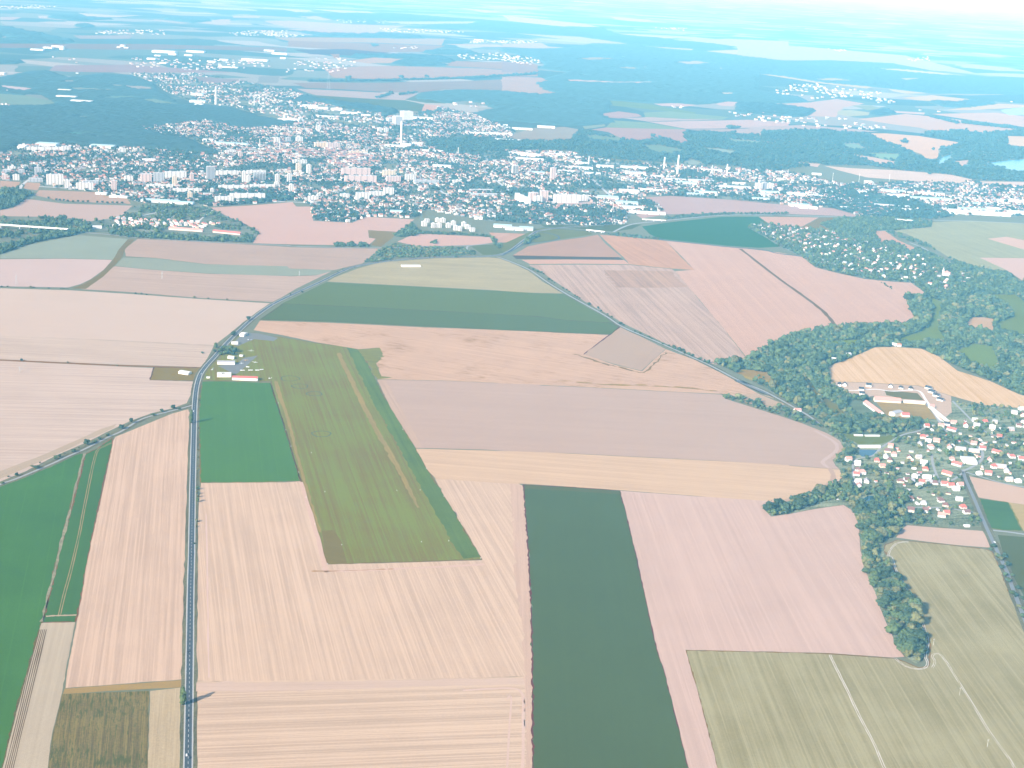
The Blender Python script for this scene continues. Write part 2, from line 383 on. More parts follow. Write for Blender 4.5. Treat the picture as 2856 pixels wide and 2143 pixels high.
# pale far fields: (tile, outline, tone)
FAR = [
 (D, [(0, 655), (270, 682), (180, 705), (0, 675)], (215, 212, 225)), (D, [(0, 722), (180, 735), (400, 780), (440, 805), (300, 820), (0, 800)], (150, 190, 200)),
 (D, [(430, 505), (1000, 500), (1800, 560), (1500, 560), (1000, 560), (520, 555), (380, 545)], (180, 190, 212)),
 (D, [(0, 338), (480, 340), (1100, 340), (2212, 370), (2212, 400), (1500, 380), (900, 385), (330, 370), (0, 370)], (165, 192, 215)),
 (D, [(0, 270), (140, 300), (0, 303)], (185, 205, 225)), (D, [(600, 100), (900, 120), (1100, 120), (900, 135), (680, 130)], (215, 225, 240)),
 (D, [(0, 130), (170, 135), (100, 155), (0, 155)], (205, 215, 232)), (D, [(295, 122), (370, 124), (365, 140), (300, 140)], (215, 220, 235)),
 (D, [(1510, 178), (1700, 150), (1780, 150), (1780, 190), (1700, 195)], (225, 228, 238)), (D, [(2040, 160), (2212, 160), (2212, 195), (2120, 190)], (225, 228, 238)),
 (D, [(1790, 122), (2010, 124), (2000, 140), (1800, 138)], (222, 228, 240)), (D, [(1200, 150), (1480, 180), (1400, 185), (1150, 160)], (200, 218, 235)),
 (D, [(560, 275), (1030, 275), (1000, 300), (620, 300)], (178, 200, 222)), (D, [(490, 620), (590, 620), (560, 638), (500, 635)], (180, 200, 215)),
 (D, [(540, 672), (700, 680), (880, 690), (860, 700), (560, 695)], (160, 195, 210)), (D, [(950, 658), (1180, 670), (1180, 690), (1010, 688)], (185, 200, 215)),
 (D, [(780, 745), (1000, 740), (1080, 755), (800, 765)], (140, 190, 205)), (D, [(1080, 770), (1180, 758), (1370, 800), (1200, 800)], (150, 190, 200)),
 (D, [(450, 1035), (570, 1015), (690, 1030), (620, 1045)], (120, 180, 195)), (D, [(165, 975), (270, 968), (240, 985)], (170, 200, 210)),
 (D, [(1500, 590), (1900, 620), (1700, 650), (1530, 630)], (170, 190, 212)), (D, [(2000, 590), (2160, 585), (2140, 640), (1980, 640)], (165, 195, 215)),
 (D2, [(320, 640), (1000, 640), (1700, 625), (2212, 600), (2212, 715), (1850, 695), (1500, 690), (1290, 715), (1100, 715), (700, 690), (420, 680)], (172, 192, 212)),
 (D2, [(350, 685), (700, 700), (1090, 720), (1290, 725), (1190, 775), (950, 765), (500, 735)], (200, 205, 220)),
 (D2, [(400, 735), (960, 765), (1190, 775), (1350, 810), (1310, 860), (1100, 845), (800, 800), (520, 770)], (130, 178, 190)),
 (D2, [(1340, 805), (1470, 815), (1400, 855), (1320, 860)], (220, 205, 215)), (D2, [(1290, 725), (1280, 765), (1400, 770), (1510, 800), (1350, 795), (1190, 770)], (135, 180, 190)),
 (D2, [(560, 535), (800, 515), (1100, 510), (1800, 530), (2212, 560), (2212, 590), (1700, 600), (1050, 615), (640, 600)], (198, 205, 222)),
 (D2, [(760, 470), (950, 445), (1200, 455), (1090, 488), (900, 490)], (208, 212, 226)), (D2, [(180, 290), (500, 290), (1500, 300), (1470, 350), (900, 330), (300, 320)], (200, 215, 230)),
 (D2, [(300, 315), (900, 335), (1500, 355), (1350, 400), (1000, 405), (700, 385), (280, 360)], (185, 205, 224)), (D2, [(330, 385), (740, 380), (1100, 410), (780, 430), (460, 420)], (140, 190, 215)),
 (D2, [(1560, 470), (1800, 480), (2100, 480), (2212, 500), (2212, 555), (1700, 520), (1500, 510)], (190, 205, 225)), (D2, [(610, 420), (680, 418), (690, 455), (640, 450)], (185, 200, 220)),
 (D2, [(100, 165), (300, 160), (800, 190), (1200, 200), (1000, 235), (950, 265), (600, 230), (300, 215), (180, 190)], (228, 232, 242)),
 (D2, [(250, 225), (500, 225), (960, 255), (930, 270), (600, 262)], (225, 228, 240)), (D2, [(320, 130), (500, 122), (650, 155), (560, 160)], (225, 235, 245)),
 (D2, [(230, 72), (400, 75), (490, 90), (350, 95)], (232, 240, 248)), (D2, [(460, 70), (900, 90), (1000, 105), (700, 100)], (215, 235, 245)),
 (D2, [(900, 165), (1780, 165), (1700, 185), (1250, 195)], (225, 238, 248)), (D2, [(1600, 60), (1980, 95), (1800, 100)], (235, 246, 252)),
 (D2, [(1480, 340), (1900, 345), (2000, 365), (1700, 362)], (215, 228, 240)), (D2, [(1740, 835), (1850, 828), (1890, 838), (1760, 858)], (185, 205, 220)),
 (D3, [(0, 590), (300, 600), (370, 625), (270, 640), (330, 690), (430, 720), (300, 730), (0, 705)], (205, 210, 226)), (D3, [(0, 470), (120, 490), (290, 545), (200, 560), (0, 560)], (185, 205, 228)),
 (D3, [(470, 618), (560, 612), (900, 632), (1060, 628), (1230, 632), (1060, 645), (800, 640), (560, 632)], (225, 226, 240)),
 (D3, [(1110, 358), (1480, 378), (1460, 390), (1280, 378)], (236, 246, 252)), (D3, [(100, 258), (600, 285), (820, 315), (990, 345), (700, 335), (450, 300)], (225, 238, 248)),
 (D3, [(0, 340), (300, 330), (360, 360), (520, 370), (300, 378), (0, 362)], (212, 228, 242)), (D3, [(800, 250), (1100, 275), (1350, 290), (1300, 300), (980, 275)], (235, 246, 250)),
 (D3, [(1310, 310), (1750, 300), (2212, 320), (2212, 380), (1780, 360), (1650, 340)], (228, 244, 250)), (D3, [(1560, 395), (1800, 385), (2212, 400), (2212, 460), (1900, 435)], (232, 245, 250)),
 (D3, [(0, 120), (600, 180), (780, 212), (450, 205), (60, 165)], (232, 243, 250)), (D3, [(820, 128), (1150, 155), (1100, 172), (900, 155)], (236, 248, 252)),
 (D3, [(1970, 570), (2212, 590), (2212, 608), (2100, 588)], (226, 240, 248)), (D3, [(1530, 700), (1610, 710), (1560, 712)], (226, 235, 245)), (D3, [(1690, 715), (1800, 715), (1780, 730), (1700, 728)], (230, 235, 244)),
 (D3, [(1170, 800), (1350, 797), (1510, 812), (1400, 825), (1230, 818)], (222, 220, 235)), (D3, [(1640, 800), (1720, 785), (1845, 790), (1780, 822), (1680, 815)], (222, 222, 236)),
 (D3, [(820, 775), (1100, 800), (1500, 870), (1480, 880), (1000, 830), (840, 815)], (150, 200, 210)), (D3, [(760, 880), (900, 860), (1050, 880), (1080, 900), (900, 915), (800, 905)], (200, 200, 218)),
 (D3, [(1090, 870), (1300, 860), (1750, 905), (1700, 925), (1100, 910)], (160, 205, 215)), (D3, [(930, 912), (1150, 905), (1400, 920), (1700, 920), (1130, 940)], (205, 210, 226)),
 (D3, [(1130, 942), (1900, 925), (2212, 945), (2212, 985), (1420, 995), (1280, 970)], (218, 215, 230)), (D3, [(860, 930), (1120, 945), (1420, 1000), (1300, 1000), (800, 985)], (160, 200, 212)),
 (D3, [(690, 1000), (800, 985), (1420, 1000), (1400, 1060), (1450, 1105), (1380, 1110), (1270, 1065), (1040, 1085), (930, 1070), (820, 1020)], (195, 205, 220)),
 (D3, [(1430, 1000), (2212, 990), (2000, 1020), (1980, 1045), (1820, 1035)], (200, 208, 224)), (D3, [(50, 1050), (240, 990), (480, 980), (600, 1000), (550, 1050), (540, 1090), (100, 1090)], (180, 195, 208)),
 (D3, [(650, 1055), (720, 1045), (930, 1075), (900, 1095), (720, 1090)], (150, 195, 205)), (D3, [(620, 975), (790, 960), (800, 975), (640, 998)], (165, 200, 212)),
 (D4, [(0, 1030), (190, 1050), (180, 1000), (0, 1000)], (205, 212, 226)), (D4, [(130, 800), (330, 800), (560, 790), (770, 765), (980, 800), (820, 830), (780, 880), (760, 905), (530, 895), (600, 850), (300, 810)], (222, 222, 236)),
 (D4, [(780, 855), (870, 848), (1030, 870), (1010, 890), (850, 900), (770, 880)], (200, 225, 232)), (D4, [(880, 815), (1030, 815), (1180, 850), (1000, 850)], (175, 215, 228)),
 (D4, [(930, 920), (1300, 880), (1600, 910), (2150, 985), (2150, 1000), (1900, 1025), (1500, 1010), (1400, 985), (1200, 960)], (228, 225, 236)),
 (D4, [(1180, 855), (1450, 870), (1440, 885), (1200, 870)], (225, 228, 238)), (D4, [(1270, 755), (1500, 735), (1820, 770), (1700, 788), (1400, 775)], (230, 236, 243)),
 (D4, [(1500, 880), (2000, 870), (2212, 900), (2212, 980), (1900, 940)], (226, 228, 238)), (D4, [(1600, 850), (2000, 800), (2212, 810), (2212, 830), (1800, 850)], (228, 236, 242)),
 (D4, [(1160, 685), (1470, 720), (1300, 725), (1200, 705)], (225, 238, 245)), (D4, [(160, 570), (300, 580), (680, 638), (1050, 670), (1000, 685), (600, 640), (300, 592)], (226, 240, 246)),
 (D4, [(1060, 525), (1300, 535), (1840, 590), (1500, 575), (1150, 540)], (232, 246, 250)), (D4, [(0, 345), (500, 360), (1300, 430), (1850, 570), (1500, 545), (1200, 490), (700, 465), (350, 470), (0, 430)], (226, 246, 250)),
 (D4, [(0, 985), (500, 965), (900, 995), (1100, 1020), (850, 1015), (200, 1000)], (212, 212, 228)),
 (D4, [(960, 1030), (1150, 1030), (1400, 1050), (1710, 1100), (1690, 1120), (1570, 1140), (1540, 1230), (1500, 1245), (1420, 1190), (1200, 1110), (1090, 1080), (1040, 1040)], (240, 226, 228)),
 (D4, [(2080, 1050), (2260, 1055), (2260, 1145), (2090, 1130)], (240, 232, 234)), (D4, [(730, 1165), (850, 1185), (1050, 1215), (1300, 1265), (1090, 1270), (900, 1200)], (232, 222, 230)),
 (D4, [(980, 1180), (1260, 1190), (1230, 1240), (1100, 1225)], (165, 215, 220)), (D4, [(1680, 1245), (1800, 1235), (1760, 1285), (1700, 1275)], (236, 226, 232)),
 (D4, [(425, 1250), (640, 1265), (620, 1290), (500, 1270)], (232, 226, 234)), (D4, [(670, 1280), (900, 1300), (1250, 1315), (1650, 1350), (1830, 1390), (1720, 1420), (1400, 1400), (1000, 1370), (800, 1320)], (240, 226, 228)),
 (D4, [(1850, 1400), (2250, 1405), (2250, 1440), (1900, 1425)], (240, 228, 228)), (D4, [(800, 1110), (930, 1110), (1000, 1160), (860, 1150)], (165, 212, 222)),
 (D3, [(1090, 1120), (1200, 1120), (1400, 1160), (1360, 1185), (1200, 1190), (1130, 1160)], (150, 195, 205)), (D3, [(1510, 1138), (1700, 1150), (1810, 1172), (1760, 1195), (1600, 1160)], (175, 210, 220)),
 (D3, [(1700, 1070), (1950, 1090), (2100, 1115), (1800, 1100)], (165, 210, 220)), (D3, [(1380, 1255), (1460, 1230), (1560, 1262), (1480, 1272)], (175, 205, 215)),
 (D3, [(840, 522), (960, 516), (1120, 528), (1000, 536)], (200, 222, 236)), (D3, [(600, 578), (690, 575), (640, 588)], (190, 215, 230)), (D3, [(560, 455), (700, 440), (900, 452), (720, 466)], (196, 222, 238)), (D4, [(560, 610), (760, 602), (900, 622), (700, 626)], (215, 236, 244)), (D4, [(1240, 600), (1420, 604), (1300, 624)], (218, 238, 246)), (D3, [(1320, 480), (1500, 470), (1640, 490), (1450, 500)], (205, 230, 242)),
 (D, [(560, 900), (640, 892), (720, 905), (620, 915)], (150, 190, 205)), (D, [(700, 1050), (800, 1042), (860, 1056), (760, 1064)], (150, 190, 205)), (D, [(850, 655), (930, 650), (960, 665), (880, 672)], (170, 198, 212)),
 (C3, [(380, 180), (500, 165), (760, 180), (700, 200), (560, 210), (400, 200)], (222, 205, 210)), (Cc, [(1520, 165), (1640, 160), (1660, 185), (1540, 195)], (110, 165, 165)),
]
farmats = {}
for tile, pts, rgb in FAR:
    rgb = (min(245, rgb[0] + 3), min(248, rgb[1] + 9), min(252, rgb[2] + 8))
    if rgb[0] > 222 and np.mean(T(*tile, pts), 0)[1] < 200: rgb = (rgb[0] - 16, rgb[1] - 7, rgb[2] - 2)
    q = T(tile[0], tile[1], pts); mid = np.mean(q, 0); km = float(np.linalg.norm(G(*mid))) / 1000
    km_c = min(km, 15)
    key = (rgb[0] // 12, rgb[1] // 12, round(km_c / 1.5), int(q[0][0] // 700))
    if key not in farmats: farmats[key] = mat_field('far_field', CP(rgb, q, 15), .15, wl=30, s=.5, big=.6, fine=.2, c=.09)
    dark = rgb[0] < 185
    patch('field', ('dull green' if dark else 'pale harvested') + ' field far off towards the horizon', q, farmats[key], 1, 60, 1.5)

# --- middle distance
field('field', 'pale stubble field below the estate, left edge', P((Cc, [(0, 240), (100, 222), (200, 152), (500, 190), (1020, 205), (930, 290), (700, 325), (480, 310), (300, 290), (0, 285)])), (216, 198, 196), 4.0, (0, 500, (0, 260), (700, 300)), s=.4, c=.05)
field('field', 'narrow tan field above the row of small round trees', P((Cc, [(300, 85), (740, 100), (820, 130), (980, 152), (1010, 192), (700, 180), (450, 165), (270, 125)])), (208, 190, 186), 4.3, (0, 500, (300, 160), (420, 90)), wl=25, s=.5, c=.06)
field('field', 'small tan field beside the leftmost blocks', P((Cc, [(0, 12), (155, 22), (130, 72), (0, 75)])), (212, 192, 186), 4.6)
field('field', 'little tan field between lane and blocks', P((Cc, [(200, 25), (320, 32), (290, 88), (180, 72)])), (208, 188, 182), 4.5)
field('field', 'grey green field under the viaduct', P((Cc, [(0, 580), (250, 500), (600, 432), (985, 462), (935, 530), (870, 620), (500, 610), (0, 612)])), (172, 194, 190), 3.5, (0, 500, (0, 560), (800, 520)), s=.6, c=.08)
field('field', 'pink stubble field left of the curving grass track', P((Cc, [(-500, 600), (0, 618), (500, 614), (865, 623), (800, 700), (700, 772), (620, 810), (525, 836), (0, 826), (-500, 815)])), (226, 206, 204), 3.2, (0, 500, (0, 700), (700, 705)), s=.3, c=.05)
field('field', 'greyish pink field right of the curving grass track', P((Cc, [(1060, 462), (1500, 480), (2212, 522)]), (C2, [(300, 525), (1000, 536), (860, 650), (640, 702), (300, 690), (0, 668)]), (Cc, [(1580, 655), (1200, 608), (970, 595), (960, 540)])), (206, 190, 186), 3.5, (0, 500, (1100, 560), (2000, 600)), wl=14, s=.6, c=.08)
field('field', 'bluish green strip between two grey pink fields', P((Cc, [(950, 605), (1200, 612), (1580, 658), (2212, 672)]), (C2, [(300, 692), (630, 702), (560, 735), (300, 746), (0, 742)]), (Cc, [(1600, 726), (1100, 692), (890, 668)])), (172, 192, 188), 3.3, (0, 500, (950, 640), (2100, 710)), s=.5, c=.07)
field('field', 'pink grey field with the lattice pylon', P((Cc, [(885, 672), (1100, 694), (1600, 730), (2212, 748)]), (C2, [(300, 750), (500, 742), (620, 712), (340, 850), (170, 952)]), (Cc, [(2100, 948), (1500, 914), (1000, 872), (640, 850), (580, 838), (760, 750)])), (212, 194, 188), 3.1, (0, 500, (800, 800), (2000, 870)), wl=16, s=.8, lines=.25, c=.08)
field('field', 'olive grass track curving between two pale fields', P((Cc, [(985, 464), (1040, 466), (965, 540), (945, 595), (900, 650), (800, 750), (660, 848), (560, 842), (650, 806), (765, 736), (868, 630), (915, 545)])), (150, 158, 130), 3.3, s=.5)
# north of the roundabout
field('field', 'large pink stubble field between estate and hospital', P((C2, [(0, 203), (320, 178), (350, 212), (460, 212), (480, 322), (780, 337), (880, 291), (1260, 311), (1140, 407), (903, 393), (908, 452), (962, 460), (905, 511), (400, 505), (0, 495)]), (Cc, [(1950, 495), (2000, 412), (1900, 350), (1780, 300), (1620, 220), (1900, 205)])), (228, 202, 200), 4.0, (700, 500, (0, 300), (900, 330)), s=.4, c=.05)
field('field', 'olive fallow patch beside the pink field', P((C2, [(905, 395), (1135, 407), (1090, 455), (1000, 522), (925, 508), (965, 462), (910, 450)])), (160, 168, 140), 3.7, s=.7, big=.9, c=.14)
field('field', 'narrow pink field above the scrub', P((C2, [(1130, 482), (1210, 445), (1300, 421), (1840, 447), (1865, 490), (1650, 516), (1270, 516)])), (230, 202, 200), 3.6, (700, 500, (1200, 480), (1800, 480)), s=.3, c=.05)
field('field', 'small striped pink field by the link road', P((C2, [(1835, 412), (2118, 422), (2045, 490), (1905, 488)])), (220, 194, 190), 3.7, (700, 500, (1850, 480), (2000, 420)), wl=20, s=.9, c=.09)
field('meadow', 'green verge inside the link road loop', P((C2, [(1700, 520), (1850, 495), (2050, 495), (1920, 582), (1790, 585)])), (130, 165, 140), 3.5, cls=6, s=.4)
field('meadow', 'green verges round the slip roads', P((C3, [(0, 505), (250, 390), (330, 372), (650, 395), (700, 425), (620, 440), (230, 495), (0, 560)])), (140, 172, 165), 3.6, cls=6, s=.4)
field('meadow', 'green slope below the allotments', P((C3, [(300, 350), (700, 362), (960, 350), (1080, 350), (1000, 385), (860, 405), (560, 380), (330, 370)])), (120, 165, 165), 3.8, cls=6, s=.4)
field('field', 'grey pink field at the top of the large striped stubble', P((C3, [(80, 590), (200, 518), (400, 480), (640, 448), (740, 428), (800, 500), (925, 602), (500, 598)])), (204, 184, 182), 3.4, (1400, 500, (200, 560), (700, 460)), wl=9, s=.6, c=.08)
field('field', 'thin dark green strip in the pink stubble', P((C3, [(80, 588), (500, 597), (900, 603), (935, 622), (500, 618), (110, 616)])), (118, 148, 122), 3.2, s=.3)
field('field', 'pale pink strip under the thin green strip', P((C3, [(150, 622), (500, 620), (940, 624), (985, 657), (600, 652), (215, 655)])), (228, 198, 192), 3.2, s=.3, c=.05)
field('field', 'tan streaked stubble above the striped field', P((C3, [(750, 428), (1000, 450), (1262, 476), (1380, 600), (1485, 702), (1310, 690), (985, 657), (935, 600), (830, 505)])), (222, 192, 184), 3.3, (1400, 500, (900, 450), (1350, 690)), wl=11, s=1.0, lines=.3, c=.09)
field('field', 'large grey brown striped stubble beside the tree lined lane', P((C3, [(205, 662), (600, 660), (985, 662), (1310, 693), (1335, 712), (1430, 820), (1510, 920), (1700, 1140), (1890, 1390), (1650, 1430), (1600, 1420), (1300, 1285), (950, 1120), (820, 1045), (640, 945), (410, 790), (280, 700)])), (214, 196, 192), 2.9, (1400, 500, (700, 700), (1250, 1270)), wl=12, s=1.5, lines=.55, c=.10, elong=30, tram=15)
field('field', 'darker grey rectangle in the striped stubble', P((C3, [(785, 705), (1000, 705), (1310, 712), (1420, 832), (1200, 838), (880, 836)])), (205, 187, 183), 2.95, (1400, 500, (700, 700), (1250, 1270)), wl=12, s=1.5, lines=.4, c=.12, jit=3)
field('field', 'broad pink stubble sloping to the wood', P((C3, [(1262, 476), (1500, 500), (1835, 530), (2212, 576)]), (C4, [(300, 572), (500, 600), (600, 680), (760, 722), (980, 770), (1200, 792), (1340, 800), (1470, 890), (1400, 906), (1290, 892), (1330, 1000), (1378, 1085), (1270, 1122), (1000, 1128), (760, 1142), (560, 1180), (420, 1202), (200, 1340), (90, 1392)]), (C3, [(1900, 1392), (1700, 1140), (1510, 915), (1335, 710), (1485, 700), (1380, 590)])), (229, 203, 198), 3.0, (1400, 500, (1500, 560), (2100, 1200)), wl=16, s=.7, lines=.25, c=.06, elong=70, tram=28)
ribbon('path', 'olive grass balk running down the broad pink stubble', world_line(T(2056, 500, [(25, 538), (300, 752), (480, 880), (640, 1000), (715, 1075), (762, 1145)])), 11, mat_field('grass_balk', C(140, 142, 108, 3), .5, s=.4), cls=1, jit=.8, cat='track')
field('field', 'blue green crop field above the broad stubble', P((C3, [(1080, 365), (1300, 332), (1700, 291), (1972, 290)]), (C4, [(162, 290), (245, 350), (80, 372), (220, 450), (330, 522)]), (C3, [(1980, 530), (1730, 514), (1210, 460), (1140, 425)])), (102, 170, 158), 3.8, s=.3, c=.05)
field('field', 'pale pink field left of the wooded rise', P((C4, [(170, 290), (630, 296), (480, 376), (350, 362), (250, 346)])), (226, 204, 204), 4.0, s=.4, c=.05)
field('field', 'wide pale town field with a dark cross track', P((C3, [(1090, 141), (1300, 130), (1700, 156), (2212, 191)]), (C4, [(0, 167), (400, 201), (740, 226), (965, 291), (300, 266), (0, 263)]), (C3, [(2000, 258), (1280, 272), (1080, 303), (1030, 275), (1260, 240)])), (212, 202, 210), 4.6, (1400, 500, (1100, 200), (2000, 240)), wl=18, s=.5, c=.06)
field('meadow', 'grey green slope above the suburb', P((C4, [(640, 297), (790, 300), (640, 345), (720, 395), (500, 372)])), (160, 180, 180), 4.0, cls=6, s=.4)
field('field', 'large pale green field beyond the suburb', P((C4, [(1190, 402), (1510, 332), (1800, 320), (2300, 350), (2300, 740), (2080, 726), (1900, 690), (1690, 640), (1500, 520), (1300, 420)])), (188, 210, 204), 3.9, (2056, 500, (1500, 420), (2100, 640)), wl=22, s=.9, lines=.2, c=.07)
field('field', 'pink wedge in the pale green field', P((C4, [(1930, 460), (2080, 445), (2300, 490), (2300, 570)])), (236, 216, 214), 3.8, s=.3, c=.04)
field('field', 'pink corner field at the right edge', P((C4, [(1870, 606), (2300, 612), (2300, 850), (2080, 702)])), (234, 214, 214), 3.6, s=.3, c=.04)
field('field', 'curved pink field behind the suburb trees', P((C4, [(1060, 400), (1140, 400), (1240, 470), (1372, 530), (1330, 556), (1260, 500), (1180, 470), (1110, 496)])), (226, 202, 200), 3.8, s=.3)
field('field', 'little pink field by the bridge', P((C4, [(1185, 388), (1240, 340), (1330, 340), (1392, 356), (1270, 392)])), (230, 206, 204), 4.0, s=.3)
# --- left of the main road
field('field', 'smooth pale pink field left of the main road', P((Cc, [(-500, 830), (0, 842), (550, 858), (1000, 886), (1500, 922), (2105, 960), (2020, 1010), (1880, 1100), (1760, 1200), (1650, 1282), (900, 1245), (0, 1207), (-500, 1190)])), (229, 208, 205), 2.9, (0, 500, (0, 1100), (1600, 1180)), wl=22, s=.35, c=.04)
field('field', 'streaked stubble between smooth field and brown track', P((Cc, [(-500, 1190), (0, 1207), (900, 1247), (1650, 1284), (1610, 1360), (1560, 1450), (900, 1430), (0, 1390), (-500, 1370)])), (222, 202, 198), 2.65, (0, 500, (0, 1300), (1500, 1370)), wl=8, s=1.3, lines=.5, c=.07, tram=16)
field('field', 'thin brown weedy balk across the stubble', P((Cc, [(-500, 1372), (0, 1391), (900, 1432), (1560, 1452), (1560, 1458), (900, 1442), (0, 1401), (-500, 1380)])), (166, 146, 100), 2.6, s=.5)
field('field', 'large streaked stubble above the tree lined farm lane', P((Cc, [(-500, 1380), (0, 1401), (900, 1444), (1180, 1456), (1155, 1550), (1500, 1560)]), (A, [(1490, 180), (1475, 270), (1440, 345), (1330, 385), (1180, 420), (1010, 480), (820, 570), (640, 660), (430, 750), (200, 870), (0, 950), (-300, 1080)])), (225, 203, 199), 2.45, (0, 1000, (0, 300), (1200, 330)), wl=8, s=1.3, lines=.55, c=.075, elong=50, tram=16)
field('field', 'grey headland along the farm lane', P((A, [(900, 505), (780, 545), (560, 645), (330, 745), (0, 870), (-300, 970), (-300, 1020), (0, 930), (200, 845), (450, 735), (650, 640), (870, 540)])), (206, 188, 178), 2.3, (0, 1000, (0, 900), (850, 530)), wl=7, s=.8, c=.06)
field('meadow', 'olive grass plot around a small pale shed', P((Cc, [(1190, 1450), (1560, 1458), (1520, 1555), (1155, 1550)])), (160, 158, 128), 2.55, cls=1, s=.5, fine=.6, c=.10, margin=(120, 110, 74))
field('field', 'deep green crop field left of the wheat strip', P((A, [(-200, 1080), (0, 985), (200, 905), (420, 795), (560, 740), (645, 735), (600, 930), (540, 1150), (470, 1420), (410, 1660)]), (B_, [(380, 300), (330, 520), (300, 600), (215, 900), (100, 1320), (20, 1659), (-300, 1700), (-300, 100)])), (96, 150, 98), 1.8, (0, 1000, (100, 1600), (250, 950)), wl=30, s=.5, big=.9, fine=.4, c=.10, margin=(132, 138, 100), tram=27)
field('field', 'bluish green crop strip with a farm track', P((A, [(660, 735), (760, 690), (862, 615), (872, 655), (838, 790), (800, 960), (740, 1240), (655, 1660)]), (B_, [(620, 380), (588, 500), (578, 532), (325, 535), (345, 470), (425, 150), (450, 20)]), (A, [(480, 1420), (560, 1130), (610, 930)])), (96, 146, 108), 1.8, (0, 1000, (500, 1600), (700, 800)), wl=14, s=.5, c=.10, margin=(150, 130, 92))
ribbon('path', 'pale stony balk between two green crops', world_line(T(0, 1000, [(650, 735), (600, 930), (545, 1150), (475, 1420), (400, 1720)]) + T(0, 1543, [(318, 530)])), 3.2, mat_field('stony_balk', C(176, 176, 160, 1.7), s=.9, fine=.9, c=.3), z=.5, jit=.9, cat='track')
for dd in (-1.6, 1.6):
    ribbon('path', 'pale wheel rut of the farm track in the green strip', world_line(T(0, 1000, [(858, 652), (800, 680), (755, 705), (730, 770), (700, 900), (650, 1150), (612, 1350), (545, 1640)]) + T(0, 1543, [(500, 300), (458, 480)])), 1.1, mat_field('track_rut', C(190, 172, 146, 1.7), s=.4), z=.5, jit=.2, cat='track', d0=dd)
ribbon('path', 'pale cross track at the end of the green strip', world_line(T(0, 1543, [(355, 488), (450, 482), (590, 478)])), 4, mat_field('cross_track', C(206, 190, 172, 1.6), s=.4), z=.52, jit=.4, cat='track')
field('field', 'pale grey pink plot at the left bottom edge', P((B_, [(320, 540), (580, 533), (560, 640), (508, 900), (478, 1080), (400, 1400), (368, 1659), (350, 1800), (-40, 1800), (20, 1659), (110, 1310), (222, 880), (300, 600)])), (212, 194, 180), 1.55, (0, 1543, (100, 1600), (350, 600)), wl=5, s=.8, fine=.6, c=.07)
stripe = mat_field('vegetable_row', C(128, 120, 96, 1.55), tang(0, 1543, (70, 1650), (335, 590)), wl=2, s=.7, fine=.8, c=.2)
for k in range(5):
    u0 = k / 5 + .03; u1 = u0 + .09
    L0, L1 = np.array([(300, 590), (215, 900), (120, 1310), (35, 1659), (5, 1800)], float), np.array([(366, 590), (300, 880), (215, 1230), (110, 1659), (75, 1800)], float)
    q = [tuple(L0[i] * (1 - u0) + L1[i] * u0) for i in range(5)] + [tuple(L0[i] * (1 - u1) + L1[i] * u1) for i in range(4, -1, -1)]
    patch('field', 'dark row of vegetables in the pale plot', T(0, 1543, q), stripe, 1, 30, .15)
field('field', 'wheat stubble strip left of the main road', P((A, [(872, 640), (890, 605), (1100, 520), (1330, 425), (1450, 393), (1462, 420), (1465, 520), (1455, 900), (1445, 1240), (1432, 1660)]), (B_, [(1425, 500), (1415, 750), (1398, 975), (1000, 1005), (505, 1042), (520, 900), (572, 640), (622, 380), (660, 130)]), (A, [(745, 1240), (805, 960), (842, 790)])), (229, 198, 186), 1.75, (0, 1000, (1050, 1600), (1150, 600)), wl=5.5, s=1.4, lines=.8, big=.55, fine=.5, c=.085, elong=60, tram=13)
field('field', 'olive grass balk below the wheat strip', P((B_, [(500, 1046), (1000, 1010), (1398, 980), (1395, 1036), (1000, 1055), (485, 1086)])), (188, 166, 130), 1.5, s=.5, fine=.5)
field('field', 'weedy brown and green rows in the left bottom corner', P((B_, [(482, 1088), (1148, 1064), (1140, 1659), (1138, 1800), (355, 1800), (372, 1659), (410, 1380)])), (146, 142, 118), 1.45, (0, 1543, (950, 1650), (985, 1080)), wl=2.2, s=1.7, lines=1.0, big=.9, fine=.9, c=.20, elong=50, weed=C(112, 128, 98, 1.4), weed_t=.52, weed_wl=3)
field('field', 'pale strip between weedy rows and the road', P((B_, [(1158, 1064), (1390, 1038), (1388, 1800), (1138, 1800), (1140, 1659)])), (212, 190, 168), 1.45, (0, 1543, (1250, 1650), (1290, 1080)), wl=3, s=1.1, lines=.4, fine=.8, c=.10)
# --- airfield and centre
field('field', 'bright green crop field beside the airfield', P((A, [(1556, 178), (1700, 176), (2090, 190)]), (A2, [(155, 205), (250, 500), (380, 945), (0, 957)]), (A, [(1546, 957), (1540, 700), (1530, 420)])), (106, 160, 114), 2.4, (0, 1000, (1700, 900), (1680, 250)), wl=14, s=.5, big=.6, c=.07, margin=(150, 148, 104), tram=27)
field('meadow', 'mown grass airfield with worn tan turf', P((C2, [(0, 1195), (80, 1225), (210, 1215), (500, 1265), (800, 1300), (880, 1380), (950, 1530), (1010, 1650)]), (A2, [(1080, 390), (1270, 690), (1360, 860), (1490, 1065), (1610, 1260), (1770, 1530), (1782, 1552), (1200, 1570), (590, 1586), (560, 1500), (490, 1280), (385, 945), (250, 500), (155, 200)]), (Cc, [(2090, 1560), (1560, 1552), (1580, 1470), (1700, 1340), (1830, 1210), (1900, 1190)])), (158, 160, 122), 2.3, (700, 1000, (450, 200), (900, 1500)), wl=7, s=1.4, lines=.45, big=.9, fine=.5, c=.08, col2=C(144, 164, 118, 2.3), elong=45, margin=(146, 138, 92), tram=14)
